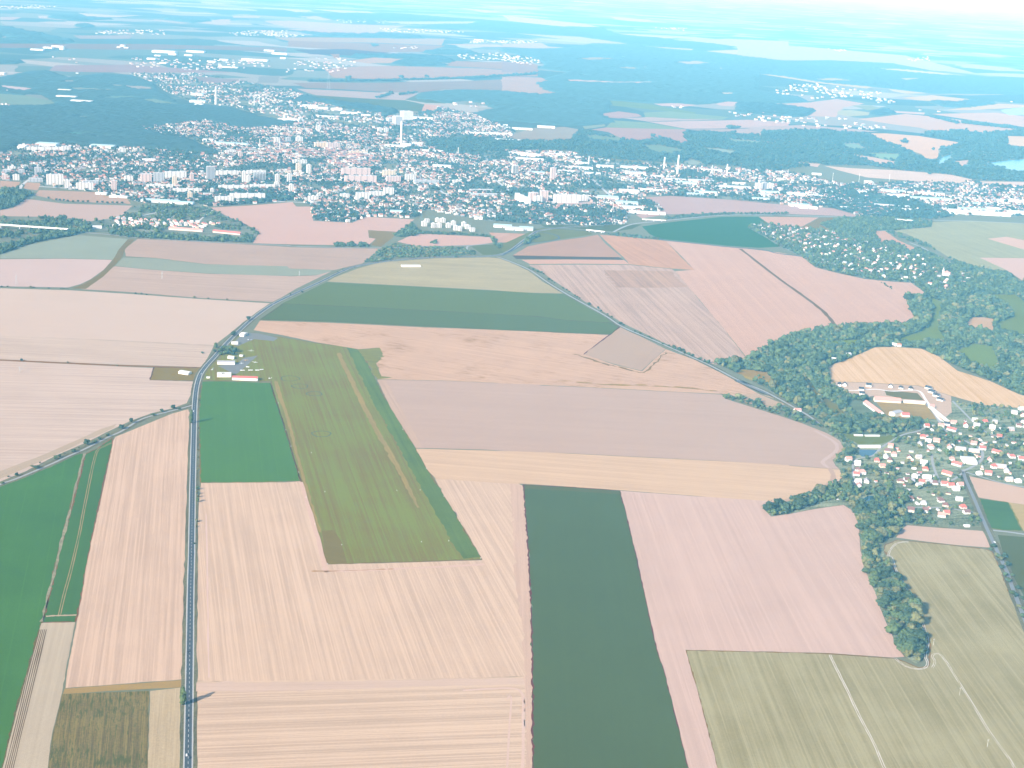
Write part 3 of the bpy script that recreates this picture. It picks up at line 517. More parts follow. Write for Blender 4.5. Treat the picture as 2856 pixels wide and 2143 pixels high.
field('meadow', 'fresh green strip along the right side of the airfield', P((C2, [(735, 1292), (845, 1325), (880, 1382), (950, 1532), (1008, 1650)]), (A2, [(1078, 390), (1268, 690), (1358, 860), (1488, 1065), (1608, 1260), (1768, 1532), (1640, 1545), (1560, 1430), (1420, 1180), (1260, 900), (1100, 620), (940, 330), (810, 60)])), (122, 158, 110), 2.2, (700, 1000, (900, 200), (1500, 1300)), wl=9, s=.9, big=1.0, fine=.5, c=.10, jit=1.6)
worn = mat_field('worn_turf', C(180, 170, 138, 2.3), tang(700, 1000, (680, 0), (1200, 960)), wl=3, s=1.2, fine=.8, c=.10)
patch('meadow', 'pale worn landing strip on the airfield', P((C2, [(665, 1340), (690, 1340)]), (A2, [(725, 30), (880, 350), (1000, 575), (1130, 800), (1215, 965), (1300, 1150), (1285, 1155), (1185, 975), (1095, 810), (965, 585), (845, 355), (690, 30)])), worn, 1, 14, 1.0)
patch('meadow', 'worn wheel track along the left side of the airfield', P((A2, [(180, 170), (205, 180), (300, 480), (370, 760), (440, 1000), (540, 1340), (525, 1340), (410, 980), (345, 750), (275, 470), (190, 240)])), worn, 1, 14, .7)
field('meadow', 'darker mown apron at the airfield corner', P((A2, [(545, 1330), (640, 1325), (700, 1420), (740, 1578), (595, 1582), (565, 1480)])), (150, 148, 108), 2.0, s=.5)
field('field', 'weedy pink fallow above the grey field', P((C2, [(70, 1092), (600, 1108), (1300, 1142), (1800, 1160), (2212, 1172)]), (C3, [(400, 1185), (830, 1202), (640, 1350), (860, 1430), (1080, 1482), (1170, 1395), (1265, 1312), (1480, 1392), (1700, 1500), (1960, 1645)]), (A3, [(2000, 285), (1900, 305), (1720, 275), (1400, 262), (1000, 240), (700, 225), (300, 205), (0, 198)]), (A2, [(1900, 190), (1500, 172), (975, 162)]), (C2, [(1010, 1530), (965, 1420), (1000, 1350), (980, 1300), (830, 1312), (500, 1258), (250, 1205), (20, 1165)])), (228, 197, 188), 2.55, (700, 500, (100, 1120), (1900, 1400)), wl=9, s=1.0, c=.07, weed=C(172, 150, 118, 2.5), weed_t=.575, weed_wl=2.6, weed_el=20)
field('field', 'green weedy corner between airfield and fallow', P((C2, [(820, 1315), (990, 1300), (1030, 1370), (965, 1420), (1005, 1520), (1090, 1530), (970, 1545), (905, 1420)])), (152, 168, 138), 2.5, s=.8, fine=.8, c=.2, jit=2.5)
field('field', 'small grey square field touching the lane', P((C3, [(915, 1140), (1085, 1222), (1262, 1310), (1170, 1392), (1075, 1478), (860, 1425), (632, 1352), (780, 1240)])), (206, 188, 186), 2.6, (1400, 500, (650, 1350), (900, 1160)), wl=8, s=.5, c=.05)
ribbon('path', 'dark weedy edge along the small grey field', world_line(T(1400, 500, [(915, 1138), (780, 1238), (630, 1352)])), 3, mat_field('weedy_edge', C(126, 112, 90, 2.6), s=.8), z=.6, jit=.8, cat='track')
ribbon('path', 'ragged weedy strip under the small grey field', world_line(T(1400, 500, [(560, 1350), (760, 1415), (900, 1450), (1090, 1490), (1180, 1420), (1260, 1340)])), 7, mat_field('weed_strip', C(158, 150, 108, 2.6), s=.9, fine=.9, c=.3), z=.55, jit=2.5, cat='track')
ribbon('path', 'ragged olive weed strip above the grey field', world_line(T(1400, 1000, [(350, 160), (600, 185), (900, 205), (1200, 215), (1500, 235), (1700, 268)])), 9, mat_field('weed_strip', C(176, 162, 118, 2.4), s=1.2, fine=1.2, c=.3, weed=C(226, 196, 186, 2.4), weed_t=.47), z=.55, jit=3.5, cat='track')
field('field', 'dark green crop band across the middle, upper lighter half', P((C2, [(582, 796), (1200, 826), (1900, 862), (2212, 880)]), (C3, [(200, 880), (490, 886), (600, 940), (915, 1135), (840, 1200), (400, 1182), (0, 1166)]), (C2, [(1800, 1158), (1300, 1137), (600, 1102), (62, 1086), (250, 955)])), (127, 163, 146), 2.8, (700, 500, (600, 900), (2000, 980)), wl=22, s=.3, c=.04)
field('field', 'dark green crop band across the middle, lower darker half', P((C2, [(250, 962), (900, 990), (1500, 1022), (2212, 1060)]), (C3, [(500, 1090), (840, 1110), (905, 1140), (838, 1198), (400, 1180), (0, 1164)]), (C2, [(1800, 1154), (1300, 1132), (600, 1096), (75, 1082)])), (120, 157, 138), 2.75, (700, 500, (600, 900), (2000, 980)), wl=22, s=.3, c=.04, margin=(112, 118, 92))
field('field', 'pale grey green field with a long white shed', P((C2, [(1000, 642), (1130, 632), (1400, 612), (1830, 604), (1950, 614), (2100, 690), (2212, 752)]), (C3, [(60, 640), (200, 705), (320, 795), (480, 882), (200, 875), (0, 862)]), (C2, [(1900, 858), (1200, 822), (590, 790), (640, 760), (820, 690)])), (198, 200, 186), 3.1, (700, 500, (800, 740), (2000, 800)), wl=15, s=.9, lines=.2, big=.8, c=.07)
field('field', 'wheat stubble around the airfield end', P((A, [(1550, 962), (2212, 956)]), (A2, [(380, 948), (430, 1080), (490, 1282), (560, 1502), (588, 1590), (1200, 1575), (1785, 1556), (1772, 1528), (1612, 1258), (1492, 1063), (1420, 930), (2050, 960), (2100, 985), (2130, 1300), (2150, 1660)]), (B3, [(218, 300), (230, 600), (232, 950)]), (B2, [(800, 985), (0, 992)]), (B_, [(1515, 985), (1520, 300)]), (A, [(1525, 1300), (1535, 1100)])), (232, 202, 189), 1.8, (700, 1543, (500, 100), (720, 900)), wl=6, s=1.35, lines=.8, big=.5, fine=.5, c=.08, elong=60, tram=15)
field('field', 'wheat stubble mown in level swaths along the bottom edge', P((B_, [(1512, 990), (2212, 985)]), (B2, [(800, 980), (1500, 965), (2150, 955)]), (B3, [(235, 955), (238, 1300), (240, 1659), (240, 1800), (-1900, 1800)]), (B_, [(1505, 1800), (1508, 1300)])), (230, 200, 185), 1.5, (700, 1543, (0, 1300), (1900, 1230)), wl=5, s=1.6, lines=.8, big=.4, fine=.5, c=.10, elong=90, tram=12)
field('field', 'pale straw headland between the two wheat stubbles', P((B_, [(1515, 1000), (2212, 996)]), (B2, [(1000, 985), (2150, 962), (2155, 1010), (1000, 1040), (0, 1070)]), (B_, [(1512, 1068)])), (230, 200, 190), 1.6, (700, 1543, (0, 1020), (1900, 1000)), wl=4, s=1.0, lines=.4, c=.05, jit=1.5)
field('field', 'pale straw headland beside the dark green strip', P((A3, [(60, 960), (165, 985), (185, 1250), (212, 1660)]), (B3, [(222, 300), (232, 900), (238, 1659), (238, 1800), (180, 1800), (175, 1000), (160, 600), (100, 200)]), (A3, [(90, 1500), (80, 1200)])), (228, 196, 186), 1.8, (1400, 1000, (120, 1000), (150, 1600)), wl=4, s=1.0, lines=.5, c=.06, jit=1.5)
field('field', 'tan orange wheat stubble below the grey field', P((A2, [(1272, 697), (2212, 722)]), (A3, [(500, 735), (1000, 760), (1600, 790), (2212, 820)]), (A4, [(400, 828), (700, 852), (790, 858), (822, 945), (700, 990), (560, 1052), (450, 1085), (345, 1118), (0, 1092)]), (A3, [(1500, 1062), (910, 1018), (500, 990), (160, 968), (0, 965)]), (A2, [(1500, 935), (1425, 930), (1362, 862)])), (233, 203, 188), 2.3, (1400, 1000, (0, 800), (2000, 960)), wl=9, s=1.0, lines=.4, c=.06, elong=60, tram=18)
field('field', 'smooth grey mauve field right of the airfield', P((A2, [(975, 166), (1500, 175), (1900, 193), (2212, 203)]), (A3, [(300, 210), (700, 228), (1200, 255), (1690, 280), (1720, 312), (1950, 385), (2212, 468)]), (A4, [(250, 420), (500, 502), (700, 582), (790, 635), (825, 700), (785, 750), (735, 785), (760, 830), (790, 856), (700, 850), (400, 826), (0, 800)]), (A3, [(1600, 788), (1000, 758), (500, 733), (0, 714)]), (A2, [(1800, 705), (1270, 692), (1080, 385)])), (213, 191, 190), 2.5, (700, 1000, (1200, 400), (2200, 450)), wl=16, s=.6, big=.5, c=.05, elong=60, tram=24)
field('field', 'greyish headland at the left of the mauve field', P((A2, [(975, 168), (1040, 172), (1200, 460), (1320, 688), (1272, 690), (1080, 388)])), (216, 190, 184), 2.4, (700, 1000, (1000, 180), (1290, 680)), wl=4, s=1.1, c=.07)
field('field', 'dark green crop strip standing upright in the pink fields', P((A3, [(166, 976), (500, 992), (910, 1022), (960, 1200), (1020, 1450), (1070, 1660)]), (B3, [(1040, 30), (1120, 400), (1195, 740), (1250, 900), (1310, 1120), (1352, 1300), (1440, 1659), (1475, 1800), (240, 1800), (238, 1300), (234, 800), (222, 330), (208, 50)]), (A3, [(190, 1300), (172, 1080)])), (106, 138, 92), 1.75, (1400, 1543, (400, 1600), (330, 100)), wl=9, s=.35, big=.5, fine=.5, c=.06, weed=(.03, .055, .03), weed_t=.70, weed_wl=3, jit=1.3, margin=(132, 112, 82))
field('field', 'lighter green headland at the top of the upright strip', P((A3, [(172, 979), (500, 995), (910, 1024), (918, 1050), (500, 1022), (178, 1008)])), (118, 142, 106), 2.2, s=.3)
field('field', 'broad pink field right of the dark green strip', P((A3, [(912, 1022), (1500, 1065), (2212, 1112)]), (A4, [(345, 1120), (290, 1150), (225, 1185), (262, 1222), (400, 1202), (620, 1160), (820, 1132), (900, 1182), (940, 1300), (950, 1480), (985, 1600)]), (B4, [(960, 60), (1000, 165), (1070, 322), (1100, 422), (1170, 582), (1230, 722), (1290, 802), (1200, 808), (700, 773), (0, 758)]), (B3, [(2212, 765), (1415, 748), (1530, 1150), (1662, 1659), (1700, 1800), (1475, 1800), (1440, 1659), (1352, 1300), (1250, 900), (1195, 740), (1120, 400), (1040, 30)]), (A3, [(1020, 1450), (960, 1200)])), (229, 200, 197), 1.95, (1400, 1543, (1300, 100), (1500, 650)), wl=9, s=.9, lines=.45, big=.6, c=.05, elong=55, tram=20)
field('field', 'pale olive stubble filling the right bottom corner', P((B3, [(1417, 752), (2212, 767)]), (B4, [(350, 765), (700, 777), (1200, 811), (1300, 840), (1400, 885), (1480, 870), (1490, 700), (1400, 450), (1230, 160), (1150, 0)]), (A4, [(1125, 1480), (1150, 1435), (1230, 1402), (1500, 1425), (1900, 1470), (1965, 1492), (2010, 1580), (2060, 1660)]), (B4, [(2040, 170), (2110, 330), (2190, 480), (2212, 530), (2300, 700), (2300, 1800), (-200, 1800)]), (B3, [(1700, 1800), (1662, 1659), (1530, 1150)])), (180, 180, 156), 1.65, (1400, 1543, (1700, 900), (1950, 1600)), wl=6, s=1.2, lines=.4, big=.9, fine=.5, c=.055, col2=C(190, 186, 158, 1.65), elong=45, margin=(160, 146, 112), tram=18)
field('field', 'small pink field below the village gardens', P((A4, [(1300, 1286), (1600, 1310), (1900, 1332), (1930, 1385), (1950, 1460), (1700, 1440), (1450, 1412), (1225, 1382), (1262, 1325)])), (230, 204, 200), 2.0, (2056, 1000, (1300, 1350), (1900, 1390)), wl=9, s=.4, c=.04)
field('field', 'pink field right of the village road', P((A4, [(1790, 908), (2000, 955), (2300, 1020), (2300, 1140), (2100, 1112), (1860, 1072)])), (232, 204, 198), 2.2, s=.4, c=.04)
field('field', 'fresh green plot right of the village road', P((A4, [(1868, 1082), (2090, 1110), (2150, 1220), (2200, 1328), (2050, 1325), (1948, 1308)])), (104, 156, 124), 2.0, s=.5, big=.8, c=.10, margin=(150, 160, 120))
field('field', 'tan strip beyond the fresh green plot', P((A4, [(2095, 1112), (2300, 1140), (2300, 1340), (2205, 1330)])), (206, 190, 166), 2.0, s=.6)
field('field', 'dark green field at the right edge', P((A4, [(2010, 1362), (2300, 1385), (2300, 1660)]), (B4, [(2300, 560), (2212, 340), (2120, 160), (2030, -20)]), (A4, [(2060, 1540)])), (116, 146, 112), 1.9, s=.4, c=.06)
HEADL = mat_field('headland_band', C(214, 192, 182, 2.4), .3, wl=4, s=.6, c=.06)
ribbon('path', 'greyish turning band along the end of the tan wheat field', world_line(T(2056, 1000, [(712, 850), (742, 905), (715, 962), (600, 1025), (430, 1082), (330, 1108)])), 9, HEADL, .75, 0, jit=.6, cat='track')
ribbon('path', 'pale turning band along the end of the mauve field', world_line(T(2056, 1000, [(600, 560), (740, 640), (770, 700), (720, 750), (660, 800), (700, 845)])), 8, mat_field('headland_band', C(224, 204, 200, 2.6), .3, wl=4, s=.6, c=.05), .75, 0, jit=.6, cat='track')
ribbon('path', 'pale straw band round the end of the airfield', world_line(T(700, 1000, [(385, 955), (500, 1330), (575, 1620), (640, 1640), (1200, 1620), (1800, 1590)])), 7, mat_field('headland_band', C(238, 208, 196, 2.1), .3, wl=3, s=.7, c=.05), .75, 0, jit=.5, cat='track')
ribbon('path', 'pale tyre loops in the corner of the bottom stubble', world_line(T(1400, 1543, [(-300, 1060), (60, 1045), (150, 1080), (165, 1200), (160, 1659), (160, 1800)])), 4, mat_field('headland_band', C(240, 212, 200, 1.8), .3, wl=2, s=.7, c=.05), .75, 0, jit=.3, cat='track')
ribbon('path', 'second pale tyre loop in the corner of the bottom stubble', world_line(T(1400, 1543, [(40, 1130), (70, 1110), (60, 1300), (40, 1659), (40, 1800)])), 2.5, mat_field('headland_band', C(240, 212, 200, 1.8), .3, wl=2, s=.7, c=.05), .75, 0, jit=.3, cat='track')
ribbon('path', 'pale wheelings parallel to the main road in the stubble', world_line(T(0, 1543, [(1590, -300), (1600, 200), (1605, 600), (1610, 960)])), 2.2, mat_field('headland_band', C(242, 214, 204, 1.8), .3, wl=2, s=.7, c=.05), .75, 0, jit=.3, cat='track')
ribbon('path', 'brown weedy line under the end of the airfield', world_line(T(700, 1543, [(470, 140), (700, 138), (960, 128), (1100, 122)])), 2.5, mat_field('weedy_line', C(196, 166, 140, 2.0), .3, wl=2, s=.9, c=.2), .78, 0, jit=.7, cat='track')
# --- right: village, wood and hill
WOOD = P((A3, [(1620, 25)]), (C3, [(1640, 1425), (1780, 1390), (1900, 1392), (1960, 1360), (2120, 1250)]), (C4, [(330, 1245), (420, 1202), (560, 1178), (760, 1140), (1000, 1128), (1270, 1120), (1378, 1085), (1330, 1000), (1290, 890), (1400, 905), (1480, 900), (1600, 890), (1700, 930), (1900, 900), (2300, 760), (2300, 1750)]),
         (A4, [(2200, 290), (2000, 190), (1760, 90), (1560, 0)]), (C4, [(1420, 1308), (1200, 1292), (1060, 1298), (900, 1368), (700, 1440)]), (A4, [(700, 180), (780, 250), (1000, 320), (1140, 440), (1150, 480), (1500, 460), (1500, 500), (1300, 560), (1180, 600), (1150, 600), (800, 582), (640, 520), (500, 400), (250, 270), (0, 172)]), (A3, [(2212, 340), (2050, 235), (1850, 130)]))
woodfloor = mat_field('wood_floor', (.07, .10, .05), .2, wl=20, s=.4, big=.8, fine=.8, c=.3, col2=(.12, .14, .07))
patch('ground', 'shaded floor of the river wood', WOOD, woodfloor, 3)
SUBURB = P((C4, [(80, 370), (200, 345), (345, 365), (520, 378), (720, 395), (640, 350), (790, 300), (960, 292), (1060, 295), (1200, 300), (1500, 325), (1500, 370), (1180, 400), (1060, 400), (1110, 500), (1180, 475), (1260, 505), (1330, 560), (1375, 530), (1690, 645), (1900, 695), (2080, 730), (2300, 880), (2300, 980), (2140, 890), (1920, 890), (1700, 930), (1480, 900), (1340, 800), (1200, 790), (980, 768), (760, 720), (600, 680), (500, 598), (330, 522), (220, 450)]))
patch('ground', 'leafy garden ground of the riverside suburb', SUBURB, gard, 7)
VILLAGE = P((A4, [(1160, 480), (1500, 460), (1560, 480), (1650, 420), (1640, 340), (1900, 360), (2300, 390), (2300, 1020), (2000, 950), (1790, 905), (1760, 940), (1830, 1080), (1905, 1300), (1600, 1300), (1310, 1280), (1220, 1380), (1130, 1430), (1140, 1660)]), (B4, [(1150, 60), (1230, 190), (1350, 400), (1420, 560), (1440, 700), (1420, 830), (1380, 860), (1300, 800), (1230, 715), (1170, 575), (1100, 415), (1070, 320), (1000, 160), (960, 50)]), (A4, [(985, 1600), (955, 1480), (945, 1300), (905, 1180), (825, 1130), (620, 1155), (400, 1198), (262, 1220), (225, 1185), (350, 1115), (560, 1050), (700, 985), (825, 950), (790, 856), (740, 785), (825, 700), (800, 640), (700, 580), (640, 515), (720, 560), (800, 580), (1150, 600)]))
patch('ground', 'village gardens and lawns on the right', VILLAGE, mat_field('village_gardens', (.10, .135, .062), .3, wl=10, s=.9, big=.9, fine=1.1, c=.4, col2=(.19, .20, .12)), 4)
field('ground', 'bare building ground of the new houses', P((A4, [(702, 182), (1000, 190), (1400, 215), (1650, 292), (1655, 420), (1570, 480), (1450, 340), (1270, 330), (1050, 290), (950, 310), (860, 290), (780, 250)])), (226, 206, 202), 2.6, s=.4, fine=.9, c=.10)
field('meadow', 'scrubby green plot between new houses and farm', P((A4, [(1135, 245), (1390, 270), (1440, 325), (1280, 315), (1150, 285)])), (140, 160, 134), 2.6, cls=4, s=.5)
field('meadow', 'dry yard of the old farm', P((A4, [(1070, 335), (1270, 345), (1450, 355), (1540, 470), (1330, 470), (1150, 440)])), (186, 180, 160), 2.5, cls=6, s=.5, fine=.9, c=.2)
field('field', 'orange tan wheat hill field above the village', P((C4, [(702, 1442), (900, 1370), (1060, 1300), (1200, 1294), (1420, 1310), (1560, 1372), (1700, 1480), (1830, 1520), (1950, 1560), (2170, 1660)]), (A4, [(2212, 290), (2300, 340), (2300, 395), (2212, 386), (1900, 360), (1650, 290), (1400, 212), (1000, 188), (705, 180), (700, 60)])), (240, 208, 184), 2.8, (2056, 500, (1150, 1320), (1500, 1650)), wl=12, s=1.0, lines=.25, c=.07, col2=C(242, 214, 190, 2.8), elong=60, tram=20)
for lab, pts in (('bright meadow bending through the river wood', [(1480, 905), (1600, 960), (1560, 1060), (1560, 1130), (1610, 1250), (1250, 1270), (1240, 1232), (1400, 1182), (1480, 1130), (1505, 1060), (1490, 960)]), ('green clearing below the round wood', [(1680, 1330), (1830, 1270), (1970, 1290), (2010, 1400), (2000, 1482), (1850, 1450)]), ('pale meadow right of the round wood', [(1930, 890), (2140, 890), (2300, 1010), (2300, 1240), (2000, 1172), (2000, 1100), (2130, 1070), (2080, 980)]), ('narrow meadow under the wood edge', [(640, 1252), (900, 1240), (1000, 1240), (860, 1292), (720, 1285)])):
    field('meadow', lab, T(2056, 500, pts), (142, 182, 156), 3.0, cls=1, s=.3, c=.06)
field('field', 'pink clearing surrounded by trees', T(2056, 500, [(1755, 1132), (1800, 1068), (1900, 1066), (2012, 1085), (1975, 1110), (1990, 1192), (1900, 1170), (1800, 1160)]), (218, 198, 192), 3.0, s=.3)
field('meadow', 'small glade in the wood', P((A4, [(420, 130), (540, 160), (620, 260), (720, 330), (830, 420), (870, 480), (760, 440), (680, 350), (560, 260), (520, 200)])), (140, 160, 120), 2.6, cls=6, s=.4)
field('meadow', 'dry grassy strip along the wood road', P((A4, [(0, 85), (130, 92), (260, 140), (330, 230), (230, 215), (60, 150)])), (190, 184, 152), 2.6, cls=6, s=.5)
field('meadow', 'pale green glade inside the valley wood', P((A4, [(640, 330), (760, 350), (830, 430), (800, 470), (700, 420)])), (146, 164, 124), 2.6, cls=6, s=.5)
field('meadow', 'yellowish clearing at the wood corner', P((A3, [(1800, 110), (1900, 90), (2050, 110), (2080, 170), (1950, 160)])), (180, 172, 140), 2.6, cls=6, s=.4)
field('meadow', 'mown green sports field beside the pond', P((A4, [(800, 582), (1000, 590), (1150, 602), (1215, 572), (1190, 636), (1100, 662), (940, 664), (860, 622)])), (136, 166, 126), 2.4, s=.3, fine=.3, c=.06)
field('field', 'strip of pale soil beside the wood road', P((A3, [(1960, 270), (2100, 300), (2212, 350)]), (A4, [(130, 260), (300, 330), (380, 352), (260, 382), (100, 350), (0, 320)]), (A3, [(2100, 378), (1900, 330), (1760, 285)])), (214, 194, 188), 2.45, s=.4)
WATER = newmat('pond_water', .08, .5)[0]; WATER.node_tree.nodes['Principled BSDF'].inputs['Base Color'].default_value = (.012, .045, .06, 1)
patch('water', 'dark blue village pond below the sports field', T(2056, 1000, [(942, 702), (1080, 708), (1075, 735), (1020, 762), (960, 758), (940, 740)]), WATER, 1, 12, .3, cat='pond')
patch('water', 'small lower pond among garden trees', T(2056, 1000, [(962, 1088), (1010, 1060), (1055, 1062), (1062, 1110), (1000, 1128), (965, 1115)]), WATER, 1, 12, .3, cat='pond')
LAKE = newmat('lake_water', .25, .5)[0]; LAKE.node_tree.nodes['Principled BSDF'].inputs['Base Color'].default_value = (.06, .22, .26, 1)
patch('water', 'turquoise river bend below the pale field', T(2056, 0, [(1548, 1242), (1600, 1202), (1655, 1188), (1645, 1235), (1600, 1262), (1555, 1278)]), LAKE, 1, 40, 1, cat='river')
patch('water', 'turquoise lake at the right edge', T(2056, 0, [(1895, 1262), (2050, 1240), (2260, 1222), (2260, 1330), (2100, 1322), (2000, 1290)]), LAKE, 1, 40, 1, cat='lake')
patch('water', 'pale gravel lake near the right edge', T(2056, 0, [(2030, 850), (2212, 830), (2260, 880), (2100, 890)]), LAKE, 1, 60, 1, cat='lake')

# ------------------------------------------------------------------ roads
ASPH = mat_plain('asphalt', (.058, .066, .070), .12, .4); PAINT = mat_plain('road_paint', (.78, .78, .76), .05)
SHOULDER = mat_plain('gravel_shoulder', (.40, .37, .33), .2, 1.2); LANEM = mat_plain('lane_asphalt', (.27, .265, .25), .15, .5)
VERGE = mat_field('road_verge', (.095, .088, .040), 1.5, wl=4, s=.6, big=.8, fine=.9, c=.3, col2=(.13, .12, .06))
MAIN = world_line(T(0, 1543, [(1449, 1760), (1450, 1659), (1457, 1200), (1463, 800), (1470, 300)]) + T(0, 1000, [(1477, 1500), (1485, 1000), (1494, 600), (1499, 420), (1503, 330), (1516, 220), (1544, 125), (1590, 58)]) +
                  T(0, 500, [(1650, 1375), (1745, 1268), (1850, 1164), (1960, 1066), (2110, 962)]) + T(700, 500, [(360, 872), (540, 790), (700, 712), (800, 675), (990, 641), (1130, 624), (1400, 604), (1700, 598), (1830, 594), (1930, 580), (2000, 552), (2080, 492), (2190, 412)]) +
                  T(1400, 500, [(300, 396), (480, 372), (660, 366)]), 8)
ribbon('verge', 'olive ditch and verge on both sides of the main road', MAIN, 20, VERGE, .60, 2, jit=.5)
ribbon('road', 'pale gravel shoulders of the main road', MAIN, 11.2, SHOULDER, .70, 2, jit=.1)
ribbon('road', 'grey asphalt main road running up the left of the picture', MAIN, 9.2, ASPH, .80, 2)
for s in (-4.2, 4.2):
    ribbon('road_marking', 'white edge line of the main road', MAIN, .26, PAINT, .87, 0, d0=s, cat='road marking')
MZ = line_z(MAIN, .87); mv, mf = [], []                                                     # broken centre line, 6 m dashes with 6 m gaps
seg = np.cumsum(np.r_[0, np.linalg.norm(np.diff(MAIN, axis=0), axis=1)])
def along(line, cum, s): return np.array([np.interp(s, cum, line[:, 0]), np.interp(s, cum, line[:, 1])])
s = 0.0
while s < 2200:
    a, b = along(MAIN, seg, s), along(MAIN, seg, s + 6); n_ = np.array([-(b - a)[1], (b - a)[0]]); n_ /= np.linalg.norm(n_); k = len(mv)
    mv += [(*(a - n_ * .12), MZ), (*(a + n_ * .12), MZ), (*(b + n_ * .12), MZ), (*(b - n_ * .12), MZ)]; mf.append((k + 3, k + 2, k + 1, k)); s += 12
o = link('road_marking', mesh('road_marking', mv, mf, PAINT))
if o.data.polygons[0].normal.z < 0: o.data.flip_normals()
tag(o, 'white broken centre line of the main road', None, None, 'structure')
def lane(label, px, width, mat=LANEM, verge=0, z=.8, n=6):
    L = world_line(px, n)
    if verge: ribbon('verge', 'grass verge of the ' + label, L, width + verge, VERGE, z - .12, 2, jit=.6)
    ribbon('road', label, L, width, mat, z, 2); return L
LANE = lane('narrow tree lined farm lane on the left', T(0, 1000, [(1480, 362), (1400, 385), (1270, 418), (1140, 452), (1050, 490), (940, 560), (840, 605), (740, 655), (640, 705), (520, 757), (400, 812), (270, 868), (120, 930), (0, 972), (-250, 1080)]), 5, verge=13)
LANE2 = lane('minor road with small trees from roundabout to wood', T(1400, 500, [(-40, 600), (0, 612), (100, 650), (220, 705), (350, 795), (500, 888), (650, 972), (800, 1056), (930, 1140), (1180, 1248), (1400, 1345), (1600, 1435), (1800, 1540), (2050, 1662)]) + T(2056, 1000, [(0, 172), (130, 220), (250, 275), (450, 385), (560, 450), (640, 512)]), 5.5, verge=12)
VRM = mat_plain('worn_asphalt', (.17, .175, .175), .15, .3)
VROAD = lane('grey road running from the village down the right edge', T(2056, 1000, [(1740, 860), (1760, 930), (1790, 1000), (1830, 1090), (1880, 1210), (1920, 1300), (1970, 1410), (2030, 1540), (2085, 1660)]) + T(2056, 1543, [(2120, 262), (2212, 500), (2330, 800)]), 6.5, VRM, verge=11)
lane('pale side road at the right edge', T(2056, 1000, [(1935, 1322), (2010, 1330), (2100, 1340), (2300, 1370)]), 6)
STREET = lane('winding village main street', T(2056, 1000, [(1740, 870), (1800, 845), (1870, 800), (1893, 745), (1875, 700), (1800, 660), (1740, 630), (1660, 600), (1590, 540), (1560, 490), (1500, 400), (1460, 350)]), 6)
lane('village street past the pond', T(2056, 1000, [(910, 1010), (895, 900), (900, 800), (960, 770), (1050, 750), (1110, 690), (1190, 640), (1280, 590), (1400, 560), (1480, 515)]), 5)
lane('village cross street', T(2056, 1000, [(1500, 740), (1510, 820), (1550, 930), (1570, 960), (1660, 940), (1745, 880)]), 5)
lane('lane in front of the lower village houses', T(2056, 1000, [(1300, 1150), (1450, 1150), (1600, 1155), (1750, 1178), (1830, 1190)]), 4)
lane('street along the pink field in the village', T(2056, 1000, [(1765, 880), (1900, 920), (2050, 965), (2300, 1010)]), 5)
lane('upper village street', T(2056, 1000, [(1660, 330), (1760, 430), (1850, 520), (1960, 590), (2120, 620), (2300, 630)]), 5)
lane('pale access road of the new houses', T(2056, 1000, [(770, 240), (900, 250), (1060, 240), (1200, 255), (1390, 250), (1460, 330), (1560, 470), (1620, 490)]), 6, mat_plain('gravel_road', (.62, .56, .52), .1))
TRK = mat_plain('dirt_track', (.52, .45, .37), .15)
for dd in (-1.2, 1.2):
    ribbon('path', 'pale wheel rut around the tip of the tree belt', world_line(T(2056, 1000, [(1170, 1660), (1160, 1560), (1175, 1490), (1230, 1430), (1320, 1415)])[::-1] + T(2056, 1543, [(1180, 20), (1240, 170), (1310, 300), (1390, 450), (1440, 570), (1472, 690), (1450, 790), (1468, 850), (1440, 890), (1370, 895), (1290, 870), (1220, 815)])), 1.0, TRK, .62, jit=.2, cat='track', d0=dd)
    ribbon('path', 'pale wheel rut crossing the olive stubble', world_line(T(2056, 1543, [(715, 785), (760, 880), (850, 1060), (950, 1270), (1060, 1480), (1135, 1659), (1200, 1800)])), 1.0, TRK, .62, jit=.15, cat='track', d0=dd)
    ribbon('path', 'faint rut looping through the olive stubble', world_line(T(2056, 1543, [(1505, 885), (1525, 840), (1505, 790), (1560, 780), (1620, 850), (1700, 980), (1830, 1190), (1960, 1400), (2080, 1560), (2140, 1659)])), .7, TRK, .60, jit=.2, cat='track', d0=dd)
lane('sweeping slip road of the junction', T(1400, 500, [(270, 402), (400, 428), (442, 452), (400, 472), (300, 486), (180, 500), (90, 545), (0, 590)]), 7, ASPH)
lane('small curved link road beside the junction', T(700, 500, [(1700, 555), (1665, 540), (1680, 515), (1760, 505), (1880, 500)]), 7)
lane('road along the upper left fields', T(0, 500, [(520, 400), (680, 415), (900, 432), (1100, 455), (1700, 490), (2212, 512)]) + T(700, 500, [(300, 517), (700, 527), (1000, 530), (1300, 522), (1700, 512)]), 7, verge=8)
HW = lane('straight highway crossing behind the crop fields', T(1400, 500, [(300, 372), (560, 392), (700, 404), (900, 425), (1240, 468), (1700, 520), (2000, 545)]) + T(2056, 500, [(320, 575), (500, 596)]), 9, ASPH)
lane('highway between pale town field and blue green crop', T(1400, 500, [(860, 408), (1000, 350), (1250, 322), (1700, 280), (2212, 278)]) + T(2056, 500, [(300, 278), (960, 298), (1200, 312), (1700, 322), (2212, 342)]), 10, LANEM)
lane('path along the stream beside the pale green field', T(2056, 500, [(1330, 490), (1430, 530), (1560, 600), (1660, 650)]), 6)
TST = mat_plain('town_street', (.42, .41, .40), .1)
